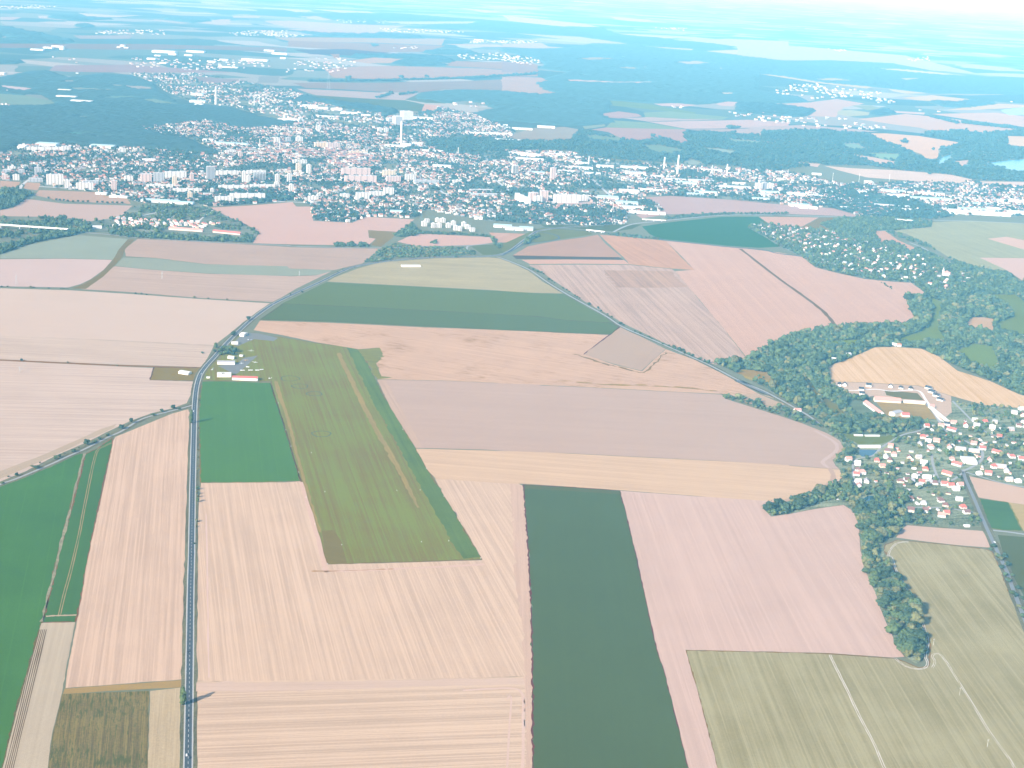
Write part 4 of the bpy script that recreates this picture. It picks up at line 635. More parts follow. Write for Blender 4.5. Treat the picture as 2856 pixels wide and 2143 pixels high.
TOWNST = [(D, [(150, 1480), (180, 1420), (330, 1320), (470, 1240), (640, 1170)]), (D, [(400, 1310), (520, 1220), (600, 1180)]), (D, [(580, 1330), (700, 1235), (780, 1180)]), (D, [(850, 1340), (930, 1240), (1010, 1170)]),
          (D, [(1050, 1340), (1150, 1240), (1260, 1170)]), (D, [(300, 1440), (900, 1480), (1100, 1500), (1600, 1500), (2212, 1560)]), (D2, [(0, 1560), (330, 1560), (600, 1580), (1000, 1600)]), (D2, [(460, 1580), (620, 1480), (900, 1420), (1300, 1340), (1900, 1230), (2212, 1200)]),
          (D2, [(1100, 1340), (1400, 1420), (1500, 1500), (1800, 1620)]), (D2, [(1800, 1320), (1900, 1400), (2000, 1480)]), (D2, [(1010, 1130), (1200, 1180), (1500, 1200), (2212, 1215)]), (D2, [(280, 780), (340, 850), (400, 930), (420, 1000), (560, 1100)]),
          (D3, [(0, 1225), (600, 1240), (900, 1265), (1500, 1300), (2212, 1345)]), (D3, [(150, 1380), (300, 1470), (420, 1560)]), (D3, [(300, 1350), (800, 1400), (1200, 1440), (1700, 1470), (2212, 1500)]), (D3, [(640, 1330), (800, 1480), (960, 1620)]),
          (D4, [(0, 1325), (400, 1365), (800, 1420), (1200, 1450), (1800, 1500), (2212, 1530)]), (D4, [(0, 1340), (400, 1385), (700, 1420), (870, 1460)]), (D4, [(1700, 1600), (1820, 1480), (1800, 1400)]), (D2, [(700, 1420), (800, 1340), (700, 1240), (600, 1180)]), (D2, [(0, 1180), (300, 1210), (700, 1230), (1000, 1240), (1400, 1300)])]
for tl, q in TOWNST: lane('pale town street between houses', T(tl[0], tl[1], q), 11, TST, z=1.6)
for tl, q in [(C4, [(120, 370), (330, 460), (520, 560), (760, 660), (1000, 720), (1360, 760), (1600, 800)]), (C4, [(560, 400), (700, 480), (900, 570), (1200, 640), (1500, 720)]), (Cc, [(900, 320), (1150, 270), (1300, 235)]), (Cc, [(1180, 380), (1330, 290), (1420, 235)]), (Cc, [(1480, 385), (1560, 300), (1640, 240)])]:
    lane('narrow street between garden houses', T(tl[0], tl[1], q), 6, TST, z=.9)
APR = mat_plain('apron_paving', (.155, .15, .135), .15, .4)
RING = mat_field('turf_ring', (.085, .105, .06), .3, s=.5, fine=.8, c=.3)
for ox, oy, rx, lb in ((380, 215, 17, 'upper'), (545, 583, 18, 'lower'), (300, 155, 20, 'ragged'), (490, 272, 16, 'faint')):
    c0 = G(*T(700, 1000, [(ox, oy)])[0]); t_ = np.linspace(0, 2 * math.pi, 40)
    ribbon('path', f'{lb} dark mushroom ring in the airfield turf', np.stack([c0[0] + rx * np.cos(t_) * (1 + .1 * np.sin(3 * t_ + rx)), c0[1] + rx * np.sin(t_)], 1), 2.2, RING, .75, jit=.3, cat='turf ring')
patch('road', 'grey paved apron behind the airfield sheds', T(0, 500, [(1880, 1185), (1990, 1190), (2145, 1225), (2110, 1250), (1960, 1235), (1830, 1290), (1790, 1270)]), APR, 2, cat='apron')
patch('road', 'grey car park between the airfield buildings', T(0, 500, [(1680, 1440), (1830, 1420), (1880, 1380), (1990, 1360), (1900, 1440), (1830, 1500), (1800, 1500)]), APR, 2, cat='apron')

# neighbouring farmland just outside the photograph's edges
NB = [mat_field('neighbour_field', c, q, wl=8, s=1.0, c=.12) for c, q in (((.43, .29, .21), .3), ((.07, .13, .05), 1.2), ((.36, .26, .20), .1), ((.27, .21, .11), 1.5), ((.45, .31, .22), .8))]
c0, s0 = math.cos(.12), math.sin(.12)
for i in range(-9, 12):
    for j in range(1, 14):
        q = [(330 * (i + a_) * c0 - 420 * (j + b_) * s0, 330 * (i + a_) * s0 + 420 * (j + b_) * c0) for a_, b_ in ((.02, .02), (.98, .02), (.98, .98), (.02, .98))]
        px, py = PX([p[0] for p in q], [p[1] for p in q])
        if min(p[1] for p in q) < -300 or not (max(px) < -20 or min(px) > 2900 or min(py) > 2180): continue
        o = link('field', mesh('field', [(*p, .03) for p in q], [(0, 1, 2, 3)], random.choice(NB)))
        tag(o, 'neighbouring field beyond the edge of the photograph', None, None, 'structure')

# ------------------------------------------------------------------ landmarks used to say which tree or house is meant
LMK = [(n, *G(*T(o[0], o[1], [q])[0])) for n, o, q in (
    ('the village pond', A4, (1010, 735)), ('the sports field', A4, (1000, 620)), ("the farm's long red roof", A4, (1160, 310)), ('the new black roofed houses', A4, (1265, 235)), ('the bend of the village street', A4, (1890, 740)),
    ('the wide pale hall roof', A4, (1790, 800)), ('the village road junction', A4, (1760, 900)), ('the lower pond', A4, (1010, 1100)), ('the small pink field', A4, (1600, 1370)), ('the wooded spur in the pink field', A4, (300, 1180)),
    ('the southern tip of the tree belt', B4, (1400, 840)), ('the orange hill field', A4, (1300, 100)), ('the meadow in the wood', C4, (1520, 1150)), ('the pink clearing', C4, (1890, 1130)), ('the lower green clearing', C4, (1850, 1380)),
    ('the white church', C4, (1615, 730)), ('the blue green crop', C3, (1600, 420)), ('the foot of the grass balk', C4, (760, 1150)), ("the estate's long red roof", Cc, (1740, 405)), ('the red roofed hangar', Cc, (1890, 1540)),
    ('the farm lane junction', A, (1480, 370)), ('the white viaduct', Cc, (260, 375)), ('the highway overpass', C3, (720, 405)), ('the cube blocks', C2, (1500, 360)), ('the tallest white chimney', D2, (1157, 1110)), ('the boiler house', D2, (1210, 930)),
    ('the dark tower block', D, (1625, 1395)), ('the tall factory chimney', D3, (1352, 1345)), ('the wide pale town field', C3, (1700, 200)), ('the pale green field', C4, (1700, 500)), ('the ruined farm house', A4, (1245, 430)), ('the little wood road house', A4, (470, 405)),
    ('the yellow aeroplane', Cc, (1895, 1400)), ('the upper village edge', A4, (2150, 420)), ('the side road junction', A4, (1950, 1320)), ('the lower village houses', A4, (1600, 1160)), ('the garden thicket', A4, (1300, 1040)), ('the estate', Cc, (1200, 310)),
    ('the wood road bend', A4, (30, 190)), ('the middle of the tree belt', B4, (1150, 250)), ('the head of the tree belt', A4, (1050, 1450)), ('the round pasture', C4, (2200, 1060)), ('the hedge by the mauve field', A3, (1740, 300)), ('the striped stubble corner', C3, (1650, 1430)))]
ORD = 'nearest,second,third,fourth,fifth,sixth,seventh,eighth,ninth,tenth,eleventh,twelfth,thirteenth,fourteenth,fifteenth,sixteenth,seventeenth,eighteenth,nineteenth,twentieth'.split(',')
TENS = {20: 'twenty', 30: 'thirty', 40: 'forty', 50: 'fifty', 60: 'sixty', 70: 'seventy'}
def ordinal(i):
    if i < 20: return ORD[i]
    t = (i + 1) // 10 * 10; r = i + 1 - t
    return (TENS[t] + 'ieth').replace('tyieth', 'tieth') if r == 0 else TENS[t] + '-' + ('first ' + ' '.join(ORD[1:9])).split()[r - 1]
PENDING = {}
def want_label(o, desc, x, y):
    """label = looks + nearest landmark; ties are told apart by their order of distance from that landmark"""
    best = min(LMK, key=lambda l: (l[1] - x) ** 2 + (l[2] - y) ** 2); d = math.hypot(best[1] - x, best[2] - y)
    dx, dy = x - best[1], y - best[2]
    rel = 'beside' if d < 12 else ('beyond' if dy > abs(dx) * .6 else ('in front of' if -dy > abs(dx) * .6 else ('east of' if dx > 0 else 'west of')))
    PENDING.setdefault((desc, rel, best[0]), []).append((d, len(PENDING), o))
def finish_labels():
    for (desc, rel, lm), it in PENDING.items():
        it.sort(key=lambda t: t[0])
        for i, (d, _, o) in enumerate(it):
            o['label'] = f'{desc} {rel} {lm}' + ('' if len(it) == 1 else (', nearest one' if i == 0 else f', {ordinal(i)} nearest'))

# ------------------------------------------------------------------ trees
def ico(sub):
    t = (1 + 5 ** .5) / 2
    v = [(-1, t, 0), (1, t, 0), (-1, -t, 0), (1, -t, 0), (0, -1, t), (0, 1, t), (0, -1, -t), (0, 1, -t), (t, 0, -1), (t, 0, 1), (-t, 0, -1), (-t, 0, 1)]
    v = [np.array(p) / np.linalg.norm(p) for p in v]
    f = [(0, 11, 5), (0, 5, 1), (0, 1, 7), (0, 7, 10), (0, 10, 11), (1, 5, 9), (5, 11, 4), (11, 10, 2), (10, 7, 6), (7, 1, 8), (3, 9, 4), (3, 4, 2), (3, 2, 6), (3, 6, 8), (3, 8, 9), (4, 9, 5), (2, 4, 11), (6, 2, 10), (8, 6, 7), (9, 8, 1)]
    for _ in range(sub):
        mid = {}; nf = []
        def mp(a, b):
            k = (min(a, b), max(a, b))
            if k not in mid:
                p = v[a] + v[b]; v.append(p / np.linalg.norm(p)); mid[k] = len(v) - 1
            return mid[k]
        for a, b, c in f:
            x, y, z = mp(a, b), mp(b, c), mp(c, a); nf += [(a, x, z), (b, y, x), (c, z, y), (x, y, z)]
        f = nf
    return np.array(v), np.array(f)
ICO = {k: ico(k) for k in (0, 1, 2)}

def crown(seed, sub, leaves, shape='round', lobes=5, lobe_sub=1):
    """unit crown, base z=0.12, top ~1, radius ~.5 : overlapping ragged lobes and loose leaf sprays"""
    r = np.random.default_rng(seed); vs, fs, nv = [], [], 0
    def put(v, f):
        nonlocal nv
        vs.append(v); fs.append(np.asarray(f) + nv); nv += len(v)
    if shape == 'poplar': cs = [((r.normal(0, .02), r.normal(0, .02), z), (rad, rad, .17)) for z, rad in ((.16, .10), (.32, .135), (.48, .14), (.63, .125), (.77, .095), (.89, .06))]
    elif shape == 'cone': cs = [((0, 0, z), (rad, rad, .15)) for z, rad in ((.18, .36), (.36, .29), (.53, .22), (.70, .15), (.86, .08))]
    else:
        cs = [((0, 0, .55), (.34, .34, .34))]
        for k in range(lobes):
            a = 2 * math.pi * (k + r.uniform(-.3, .3)) / lobes; q = r.uniform(.20, .34); sz = r.uniform(.18, .29)
            cs.append(((q * math.cos(a), q * math.sin(a), r.uniform(.34, .74)), (sz, sz, sz * r.uniform(.8, 1.05))))
    for (c, s) in cs:
        v, f = ICO[sub if c[0] == 0 and shape == 'round' else lobe_sub]
        d = 1 + r.uniform(-.34, .26, len(v)); put(v * d[:, None] * np.array(s) + np.array(c), f)
    for _ in range(leaves):
        c, s = cs[r.integers(len(cs))]; d = r.normal(size=3); d[2] = abs(d[2]) * .9 - .25; d /= np.linalg.norm(d)
        p = np.array(c) + d * np.array(s) * r.uniform(.9, 1.22); t = np.cross(d, r.normal(size=3)); t /= np.linalg.norm(t); b = np.cross(d, t) + d * r.uniform(-.5, .5)
        l = r.uniform(.04, .11) * (.6 if shape == 'poplar' else 1)
        put(np.array([p - t * l, p + t * l, p + b * l * 1.6]), [(0, 1, 2)])
    return np.concatenate(vs), np.concatenate(fs)

def trunk_mb(spread):
    m = MB(); m.tube((0, 0, -.01), (0, 0, .45), .035, .022, 7)
    for k in range(4):
        a = k * 1.6 + .4; m.tube((0, 0, .20 + .05 * k), (spread * math.cos(a), spread * math.sin(a), .45 + .05 * k), .016, .007, 5)
    return m
BIG = {}
for tone in ('dark', 'mid', 'olive'):
    for k in range(4):
        v, f = crown(10 + k, 2, 190, lobes=6); BIG['round', tone, k] = mesh_tris('crown', v, f, LEAF[tone])
    v, f = crown(31, 2, 170, 'poplar'); BIG['poplar', tone, 0] = mesh_tris('crown', v, f, LEAF[tone])
    v, f = crown(33, 2, 170, 'cone'); BIG['cone', tone, 0] = mesh_tris('crown', v, f, LEAF[tone])
TRUNK = {'round': trunk_mb(.22).mesh('trunk', BARK), 'poplar': trunk_mb(.07).mesh('trunk', BARK), 'cone': trunk_mb(.1).mesh('trunk', BARK)}
KINDN = {'round': ('broadleaf_tree', 'tree'), 'poplar': ('poplar_tree', 'tree'), 'cone': ('conifer_tree', 'tree'), 'bush': ('shrub', 'shrub')}
def tree(x, y, h, wd, kind='round', tone='mid', label=None, group=None):
    nm, cat = KINDN[kind]; shp = 'round' if kind == 'bush' else kind
    r = link(nm, None, None, (x, y, .1), random.uniform(0, 6.28)); r.empty_display_size = .5
    k = random.randrange(4) if shp == 'round' else 0
    sc = (wd, wd, h)
    link('crown', BIG[shp, tone, k], r, (0, 0, -h * .14 if kind == 'bush' else 0), 0, sc); link('trunk', TRUNK[shp], r, (0, 0, -h * .1 if kind == 'bush' else 0), 0, (wd, wd, h * (.6 if kind == 'bush' else 1)))
    tag(r, label, cat, group)
    if not label:
        size = 'tall' if h > 15 else ('small' if h < 8 else 'round')
        if kind == 'poplar': size = 'slim'
        if kind == 'cone': size = 'pointed'
        want_label(r, f'{size} {dict(dark="dark", mid="green", olive="olive")[tone]} ' + ('shrub' if kind == 'bush' else 'tree'), x, y)
    return r
def pxh(base, top):
    """height of an upright thing from its base and top pixels"""
    b = G(*base); lo, hi = 0., 400.
    for _ in range(40):
        m = (lo + hi) / 2
        if PX(b[0], b[1], m)[1] > top[1]: lo = m
        else: hi = m
    return lo

# named trees: (tile, base, height m, width m, kind, tone, label)
g1 = 'trees along the farm lane'
for q, h, wd, tn in (((1335, 392), 13, 13, 'dark'), ((1248, 415), 10, 11, 'mid'), ((1012, 500), 15, 10, 'dark'), ((935, 545), 12, 15, 'dark'), ((832, 602), 8, 10, 'dark'), ((768, 630), 9, 10, 'mid'), ((735, 650), 7, 9, 'mid'), ((712, 645), 5, 5, 'olive'), ((668, 668), 15, 17, 'dark'), ((608, 695), 4, 4, 'olive'), ((567, 725), 9, 13, 'mid'), ((491, 736), 4, 5, 'olive'), ((460, 765), 9, 8, 'dark'), ((430, 780), 11, 10, 'mid'), ((308, 812), 5, 5, 'olive'), ((280, 850), 8, 15, 'dark'), ((248, 838), 5, 10, 'olive'), ((128, 908), 9, 9, 'dark'), ((64, 916), 4, 6, 'olive'), ((20, 968), 5, 9, 'mid'), ((1180, 440), 6, 14, 'mid'), ((1385, 395), 4, 9, 'mid')):
    x, y = G(*T(0, 1000, [q])[0]); tree(x, y, h * .78, wd * .68, 'round', tn, None, g1)
g2 = 'small trees along the main road'
for o_, q, h, wd, tn in ((A, (1532, 328), 7, 6, 'olive'), (A, (1526, 548), 7, 5, 'olive'), (A, (1526, 708), 5, 4, 'olive'), (A, (1526, 775), 7, 4, 'olive'), (A, (1527, 862), 6, 4, 'olive'), (A, (1523, 1012), 8, 8, 'mid'), (A, (1520, 1050), 9, 6, 'olive'), (A, (1526, 1072), 8, 6, 'olive'), (A, (1524, 1108), 10, 8, 'mid'), (A, (1516, 1262), 7, 7, 'olive'), (A, (1514, 1302), 5, 4, 'olive'), (A, (1500, 1432), 3, 5, 'dark'), (Cc, (1915, 1088), 13, 14, 'dark'), (Cc, (1800, 1208), 14, 19, 'dark'), (Cc, (1655, 1335), 9, 10, 'dark'), (C2, (305, 892), 5, 6, 'dark'), (C2, (395, 876), 6, 9, 'dark'), (C2, (530, 802), 4, 4, 'dark'), (C2, (597, 768), 4, 4, 'dark'), (C2, (668, 720), 4, 6, 'mid'), (C2, (708, 700), 5, 5, 'dark'), (C2, (795, 685), 4, 4, 'dark')):
    x, y = G(*T(o_[0], o_[1], [q])[0]); tree(x, y, h * .85, wd * .72, 'round', tn, None, g2)
for o_, q, top, wd, lb in ((B_, (1410, 1172), (1398, 1042), 15, 'tall dark poplar on the near left verge throwing a long shadow over the road'), (A, (1474, 500), (1470, 402), 13, 'tall dark poplar beside the road just below the farm lane junction'), (Cc, (1665, 1300), (1662, 1262), 15, 'slim pointed tree at the roadside behind the airfield')):
    bq = T(o_[0], o_[1], [q])[0]; h = pxh(bq, T(o_[0], o_[1], [top])[0]); x, y = G(*bq); tree(x, y, h, wd * 1.9, 'poplar', 'mid', lb)
g3 = 'grove behind the airfield clubhouse'
for q, h, wd, tn in (((1700, 1330), 9, 12, 'mid'), ((1735, 1320), 12, 15, 'mid'), ((1775, 1325), 13, 17, 'mid'), ((1805, 1335), 12, 15, 'dark'), ((1745, 1350), 10, 14, 'mid'), ((1790, 1355), 9, 13, 'dark'), ((1700, 1355), 7, 10, 'mid'), ((1722, 1520), 8, 10, 'olive'), ((1560, 1345), 5, 7, 'mid'), ((1595, 1530), 4, 6, 'dark')):
    x, y = G(*T(0, 500, [q])[0]); tree(x, y, h, wd, 'round', tn, None, g3)
g4 = 'small trees along the minor road'
for q, h, wd in (((240, 705), 10, 12), ((275, 720), 11, 14), ((302, 728), 10, 14), ((322, 735), 6, 8), ((362, 780), 9, 14), ((385, 790), 6, 8), ((405, 805), 5, 6), ((470, 845), 6, 9), ((500, 858), 6, 8), ((520, 872), 5, 8), ((562, 905), 8, 9), ((580, 915), 7, 9), ((600, 922), 5, 6), ((670, 972), 11, 14), ((742, 1002), 10, 11), ((765, 1020), 6, 9), ((815, 1045), 5, 8), ((845, 1068), 7, 9), ((915, 1122), 10, 15), ((938, 1130), 6, 9), ((1025, 1178), 6, 9), ((1065, 1195), 6, 12), ((1130, 1220), 6, 10), ((1155, 1235), 5, 8), ((1240, 1275), 5, 10), ((1285, 1290), 6, 10), ((1330, 1312), 7, 12), ((1395, 1325), 8, 14), ((1430, 1350), 6, 12), ((1465, 1368), 6, 13), ((1520, 1392), 6, 13), ((1560, 1412), 6, 12), ((1590, 1418), 5, 10), ((210, 690), 6, 10)):
    x, y = G(*T(1400, 500, [q])[0]); tree(x, y, h * .8, wd * .68, 'round', random.choice(('dark', 'mid')), None, g4)
g5 = 'row of small round trees on the stubble'
for q in ((375, 152), (435, 165), (462, 168), (492, 170), (523, 176), (563, 180), (601, 178), (640, 182), (677, 180), (750, 185), (790, 184), (828, 189), (867, 188), (904, 189), (942, 190)):
    x, y = G(*T(0, 500, [q])[0]); tree(x, y, 8.5, 9.5, 'round', 'dark', None, g5)
g6 = 'low shrubs in the hedge line between pale fields'
for q in ((12, 832), (58, 832), (235, 836), (258, 838), (375, 843), (470, 846), (492, 846), (518, 848), (1045, 885), (1088, 888), (1130, 893), (1498, 915), (1605, 922), (1750, 932), (165, 1400), (523, 1418), (900, 1440)):
    x, y = G(*T(0, 500, [q])[0]); tree(x, y, random.uniform(3, 6), random.uniform(4, 8), 'bush', random.choice(('dark', 'olive')), None, g6)
g7 = 'trees along the village road'
for o_, q in ((A4, (1975, 1460)), (A4, (2010, 1540)), (A4, (2035, 1560)), (A4, (2060, 1535)), (B4, (1995, 30)), (B4, (2030, 60)), (B4, (2060, 30)), (B4, (2035, 120)), (B4, (2085, 100)), (B4, (2065, 180)), (B4, (2090, 225)), (B4, (2120, 180)), (B4, (2115, 320)), (B4, (2145, 340)), (B4, (2165, 280)), (B4, (2170, 420)), (B4, (2200, 360)), (B4, (2200, 500)), (B4, (2212, 440)), (A4, (2080, 1595)), (A4, (1950, 1480))):
    x, y = G(*T(o_[0], o_[1], [q])[0]); tree(x, y, random.uniform(5, 9), random.uniform(6, 10), 'round', random.choice(('dark', 'mid', 'olive')), None, g7)

# ------------------------------------------------------------------ houses
OCC = {}
def occupy(x, y, r):
    for i in range(int((x - r) // 6), int((x + r) // 6) + 1):
        for j in range(int((y - r) // 6), int((y + r) // 6) + 1): OCC[i, j] = 1
def is_free(x, y): return (int(x // 6), int(y // 6)) not in OCC

HM = {}
def house_meshes(w, d, hw, hr, hip, wall, roof):
    key = (w, d, hw, hr, hip, wall, roof)
    if key in HM: return HM[key]
    a, b = w / 2, d / 2; ov = .45; k = min(b, a * .6) if hip else 0
    m = MB(); m.add([(-a, -b, 0), (a, -b, 0), (a, b, 0), (-a, b, 0), (-a, -b, hw), (a, -b, hw), (a, b, hw), (-a, b, hw)], [(0, 1, 5, 4), (1, 2, 6, 5), (2, 3, 7, 6), (3, 0, 4, 7), (4, 5, 6, 7)])
    if not hip: m.add([(-a, -b, hw), (-a, b, hw), (-a, 0, hw + hr), (a, -b, hw), (a, b, hw), (a, 0, hw + hr)], [(0, 2, 1), (3, 4, 5)])
    W_ = m.mesh('wall', WALL[wall])
    s = hr / b; e = hw - ov * s + .12; t = .25; A_, B2_ = a + ov, b + ov; R0, R1 = -(A_ - k), (A_ - k); zr = hw + hr + .12
    lo = [(-A_, -B2_, e), (A_, -B2_, e), (A_, B2_, e), (-A_, B2_, e), (R0, 0, zr), (R1, 0, zr)]
    hi = [(x, y, z + t) for x, y, z in lo]
    fs = [(0, 1, 5, 4), (2, 3, 4, 5), (3, 0, 4), (1, 2, 5)]
    m = MB()
    if hip: m.add(hi, fs).add(lo, [f[::-1] for f in fs])
    else: m.add(hi, fs[:2]).add(lo, [f[::-1] for f in fs[:2]])
    ring = (0, 1, 2, 3) if hip else None
    if hip: m.add(lo[:4] + hi[:4], [(i, (i + 1) % 4, 4 + (i + 1) % 4, 4 + i) for i in range(4)])
    else:
        for i, j in ((0, 1), (2, 3)): m.add([lo[i], lo[j], hi[j], hi[i]], [(0, 1, 2, 3)])
        for e0, e1, q in ((0, 4, 3), (1, 5, 2)):
            m.add([lo[e0], lo[e1], hi[e1], hi[e0]], [(0, 1, 2, 3)]); m.add([lo[q], lo[e1], hi[e1], hi[q]], [(0, 1, 2, 3)])
    R2 = m.mesh('roof', ROOF[roof])
    C2_ = MB().box(-.4, .4, -.35, .35, 0, 1.9).mesh('chimney', WALL['pink' if roof in ('red', 'salmon', 'brown') else 'grey'])
    HM[key] = (W_, R2, C2_); return HM[key]
WIN = MB().box(-.65, .65, -.05, .02, 0, 1.4).mesh('window', GLASS)
DOOR = MB().box(-.5, .5, -.06, .02, 0, 2.1).mesh('door', DOORM)
ROOFW = dict(red='red', salmon='salmon', brown='brown', grey='grey', pale='pale', black='black')
def house(x, y, w, d, hw, hr, yaw, wall, roof, hip=False, detail=False, label=None, group=None, name='house', cat='house', sizeword=None):
    r = link(name, None, None, (x, y, .08), yaw); r.empty_display_size = 1
    W_, R2, C_ = house_meshes(w, d, hw, hr, hip, wall, roof)
    link('wall', W_, r); ro = link('roof', R2, r)
    if detail:
        link('chimney', C_, ro, (w * .22, d * .1, hw + hr * .55))
        side = -1 if math.cos(yaw) > 0 else 1                        # the side that shows to us gets its door
        for i, u in enumerate((-.3, .3) if w < 15 else (-.34, 0, .34)):
            link('window', WIN, r, (u * w, side * (d / 2), hw * .42 if hw < 5 else hw - 2.2), 0 if side < 0 else math.pi)
        link('door', DOOR, r, (0.12 * w, side * d / 2, 0), 0 if side < 0 else math.pi)
        gs = 1 if math.sin(yaw) < 0 else -1
        link('window', WIN, r, (gs * w / 2, 0, hw - 1.9), math.pi / 2 * gs)
    tag(r, label, cat, group)
    if not label:
        sz = sizeword or ('long' if w > 19 else ('small' if w < 9 else 'hipped' if hip else ''))
        want_label(r, ' '.join((f'{sz} {wall} {roof}-roofed house').split()), x, y)
    occupy(x, y, max(w, d) * .62); return r

VH = '790,215,k;830,215,k;1015,222,k;960,248,k;965,287,k;1185,228,k;1265,238,k;1340,243,k;1480,240,K;1505,270,K;1540,298,K;1570,330,K;1500,388,s;1465,535,r;1575,532,s;1620,522,k;1672,507,s;1660,562,R;1765,532,r;1835,490,p;1850,532,p;1915,502,r;1990,505,g;1970,548,p;2115,562,g;2175,532,b;2140,432,g;2195,402,p;2205,452,b;2215,510,p;2025,615,r;1435,622,r;1540,648,s;1475,652,p;1412,672,g;1495,692,s;1640,702,s;1725,715,G;1830,728,G;1828,668,s;1895,708,r;2010,738,R;2125,772,r;2195,790,r;1950,798,s;2035,850,G;1982,852,r;1940,902,r;2080,882,g;2100,952,g;2170,962,p;1870,902,p;1700,832,R;1660,792,s;1625,905,R;1162,728,b;1185,692,s;1150,772,p;1212,758,s;1080,802,r;1122,845,s;1180,802,b;860,797,s;930,828,p;932,872,b;965,897,s;922,908,r;935,965,p;942,995,s;1000,962,g;1330,778,b;1402,778,g;1440,818,p;1455,868,r;1465,932,P;1372,925,p;1262,962,b;1310,952,b;1355,958,g;1425,968,r;1405,992,g;1480,972,g;1528,975,b;1600,985,r;1650,1000,r;1722,992,s;1690,1024,p;1340,1098,b;1440,1132,g;1575,1112,b;1610,1148,b;1715,1102,g;1745,1162,r;1342,1188,b;1455,1192,b;1617,1208,r;1580,1228,s;1772,1202,b'
RF = dict(r='red', s='salmon', b='brown', g='grey', p='pale', k='black')
g = 'houses of the village on the right'
for it in VH.split(';'):
    a_, b_, c = it.split(','); px = T(2056, 1000, [(float(a_), float(b_))])[0]; x, y = G(*px); y += 4
    big = c.isupper(); roof = RF[c.lower()]
    yaw = random.choice((-.25, -.15, .1, 1.35, -.2, .2)) if not big else (-.12 if c == 'G' else -.75 if c in 'RK' else 0.)
    w_, d_ = (22 if c in 'RG' else 17, 10) if big else random.choice(((12, 10), (13, 10), (11, 9.5), (14, 10)))
    hw = random.choice((4.2, 5.2, 3.8)) if not big else 4.0
    house(x, y, w_ * .92, d_ * .92, hw, random.choice((3.6, 4.2)), yaw, 'white' if c in 'kKpP' else random.choice(('white', 'white', 'cream', 'pink')), roof, (not big) and random.random() < .3, True, None, g)
for i in range(78):
    for _ in range(60):
        a_, b_ = random.uniform(1050, 2260), random.uniform(480, 1210)
        if a_ > 1740 and b_ > 890 + (a_ - 1740) * .18: continue
        px = T(2056, 1000, [(a_, b_)])[0]; x, y = G(*px)
        if int(cls_at(*px)) == 4 and is_free(x, y) and (a_ > 1220 or b_ < 980): break
    else: continue
    sw = random.choice((5, 6, 7, 8.5)); tn = random.choice(('white', 'white', 'cream', 'grey')); rf = random.choice(('pale', 'pale', 'salmon', 'grey', 'brown', 'red'))
    sh = house(x, y, sw, random.choice((4, 5)), 2.5, 1.1, random.uniform(-.4, .4) + random.choice((0, 1.57)), tn, rf, False, False, 'x', 'garden sheds and garages of the village', 'garden_shed', 'shed')
    want_label(sh, f"{'tiny' if sw < 6 else 'low'} {tn} {rf}-roofed shed", x, y)
# farm, dams, sheds and other large village buildings
def long_house(o_, a, b, depth, hw, hr, wall, roof, label, cat='barn', name='barn', detail=False):
    p, q = G(*T(o_[0], o_[1], [a])[0]), G(*T(o_[0], o_[1], [b])[0]); v = q - p; yaw = math.atan2(v[1], v[0]); c = (p + q) / 2 + np.array([-math.sin(yaw), math.cos(yaw)]) * depth / 2
    return house(c[0], c[1], round(float(np.linalg.norm(v)), 1), depth, hw, hr, yaw, wall, roof, False, detail, label, None, name, cat)
long_house(A4, (1060, 335), (1262, 348), 15, 4.5, 6, 'cream', 'salmon', 'very long barn with faded red roof above the old farm yard')
long_house(A4, (1135, 440), (1012, 350), 13, 4, 5, 'white', 'salmon', 'diagonal barn with bright salmon roof at the wood edge')
long_house(A4, (1285, 345), (1450, 358), 9, 4.5, 1.5, 'cream', 'pale', 'long cream ruin without roof ridge east of the red barn', 'ruin', 'ruined_barn')
long_house(A4, (1215, 455), (1275, 440), 16, 8, 2.5, 'cream', 'grey', 'tall cream ruined farm house with grey roof in the yard', 'house', 'farm_house')
long_house(A4, (1272, 452), (1330, 455), 14, 4.5, 4, 'white', 'red', 'low farm building with bright red rounded roof in the yard', 'barn')
long_house(A4, (1480, 385), (1610, 490), 8, 3, 1.6, 'cream', 'pale', 'long cream wall-like shed along the access road', 'shed', 'shed')
long_house(A4, (1750, 815), (1850, 822), 34, 5, 2.2, 'white', 'pale', 'wide pale hall roof inside the bend of the village street', 'hall', 'hall')
long_house(A4, (940, 693), (1105, 693), 7, 4.2, .9, 'white', 'pale', 'white dam wall building between sports field and pond', 'dam', 'dam_house')
long_house(A4, (905, 602), (970, 603), 6, 2.6, .6, 'grey', 'pale', 'first low pale stand beside the sports field', 'stand', 'sports_stand')
long_house(A4, (990, 606), (1100, 606), 6, 2.6, .6, 'grey', 'pale', 'second longer pale stand beside the sports field', 'stand', 'sports_stand')
long_house(A4, (445, 412), (495, 412), 9, 3.5, 3, 'white', 'salmon', 'lone white house with salmon roof beside the wood road', 'house', 'house', True)
long_house(A4, (1755, 1302), (1795, 1302), 6, 2.5, .8, 'white', 'pale', 'flat white garden shed on the lawn above the small pink field', 'shed', 'shed')
long_house(C4, (1190, 1283), (1225, 1290), 9, 4, 3, 'white', 'pale', 'first white cottage on the crest above the orange field', 'house', 'house')
long_house(C4, (1235, 1291), (1265, 1294), 9, 4, 3, 'white', 'salmon', 'second cottage on the crest above the orange field', 'house', 'house')
long_house(C4, (725, 1400), (765, 1405), 12, 4, 3, 'white', 'pale', 'white cottage at the left corner of the orange field', 'house', 'house')
long_house(C4, (690, 1415), (722, 1415), 8, 3, 2, 'pink', 'salmon', 'small pinkish shed at the left corner of the orange field', 'shed', 'shed')
long_house(C4, (850, 1365), (880, 1362), 8, 4, 3, 'white', 'pale', 'white hut among trees above the left of the orange field', 'house', 'house')
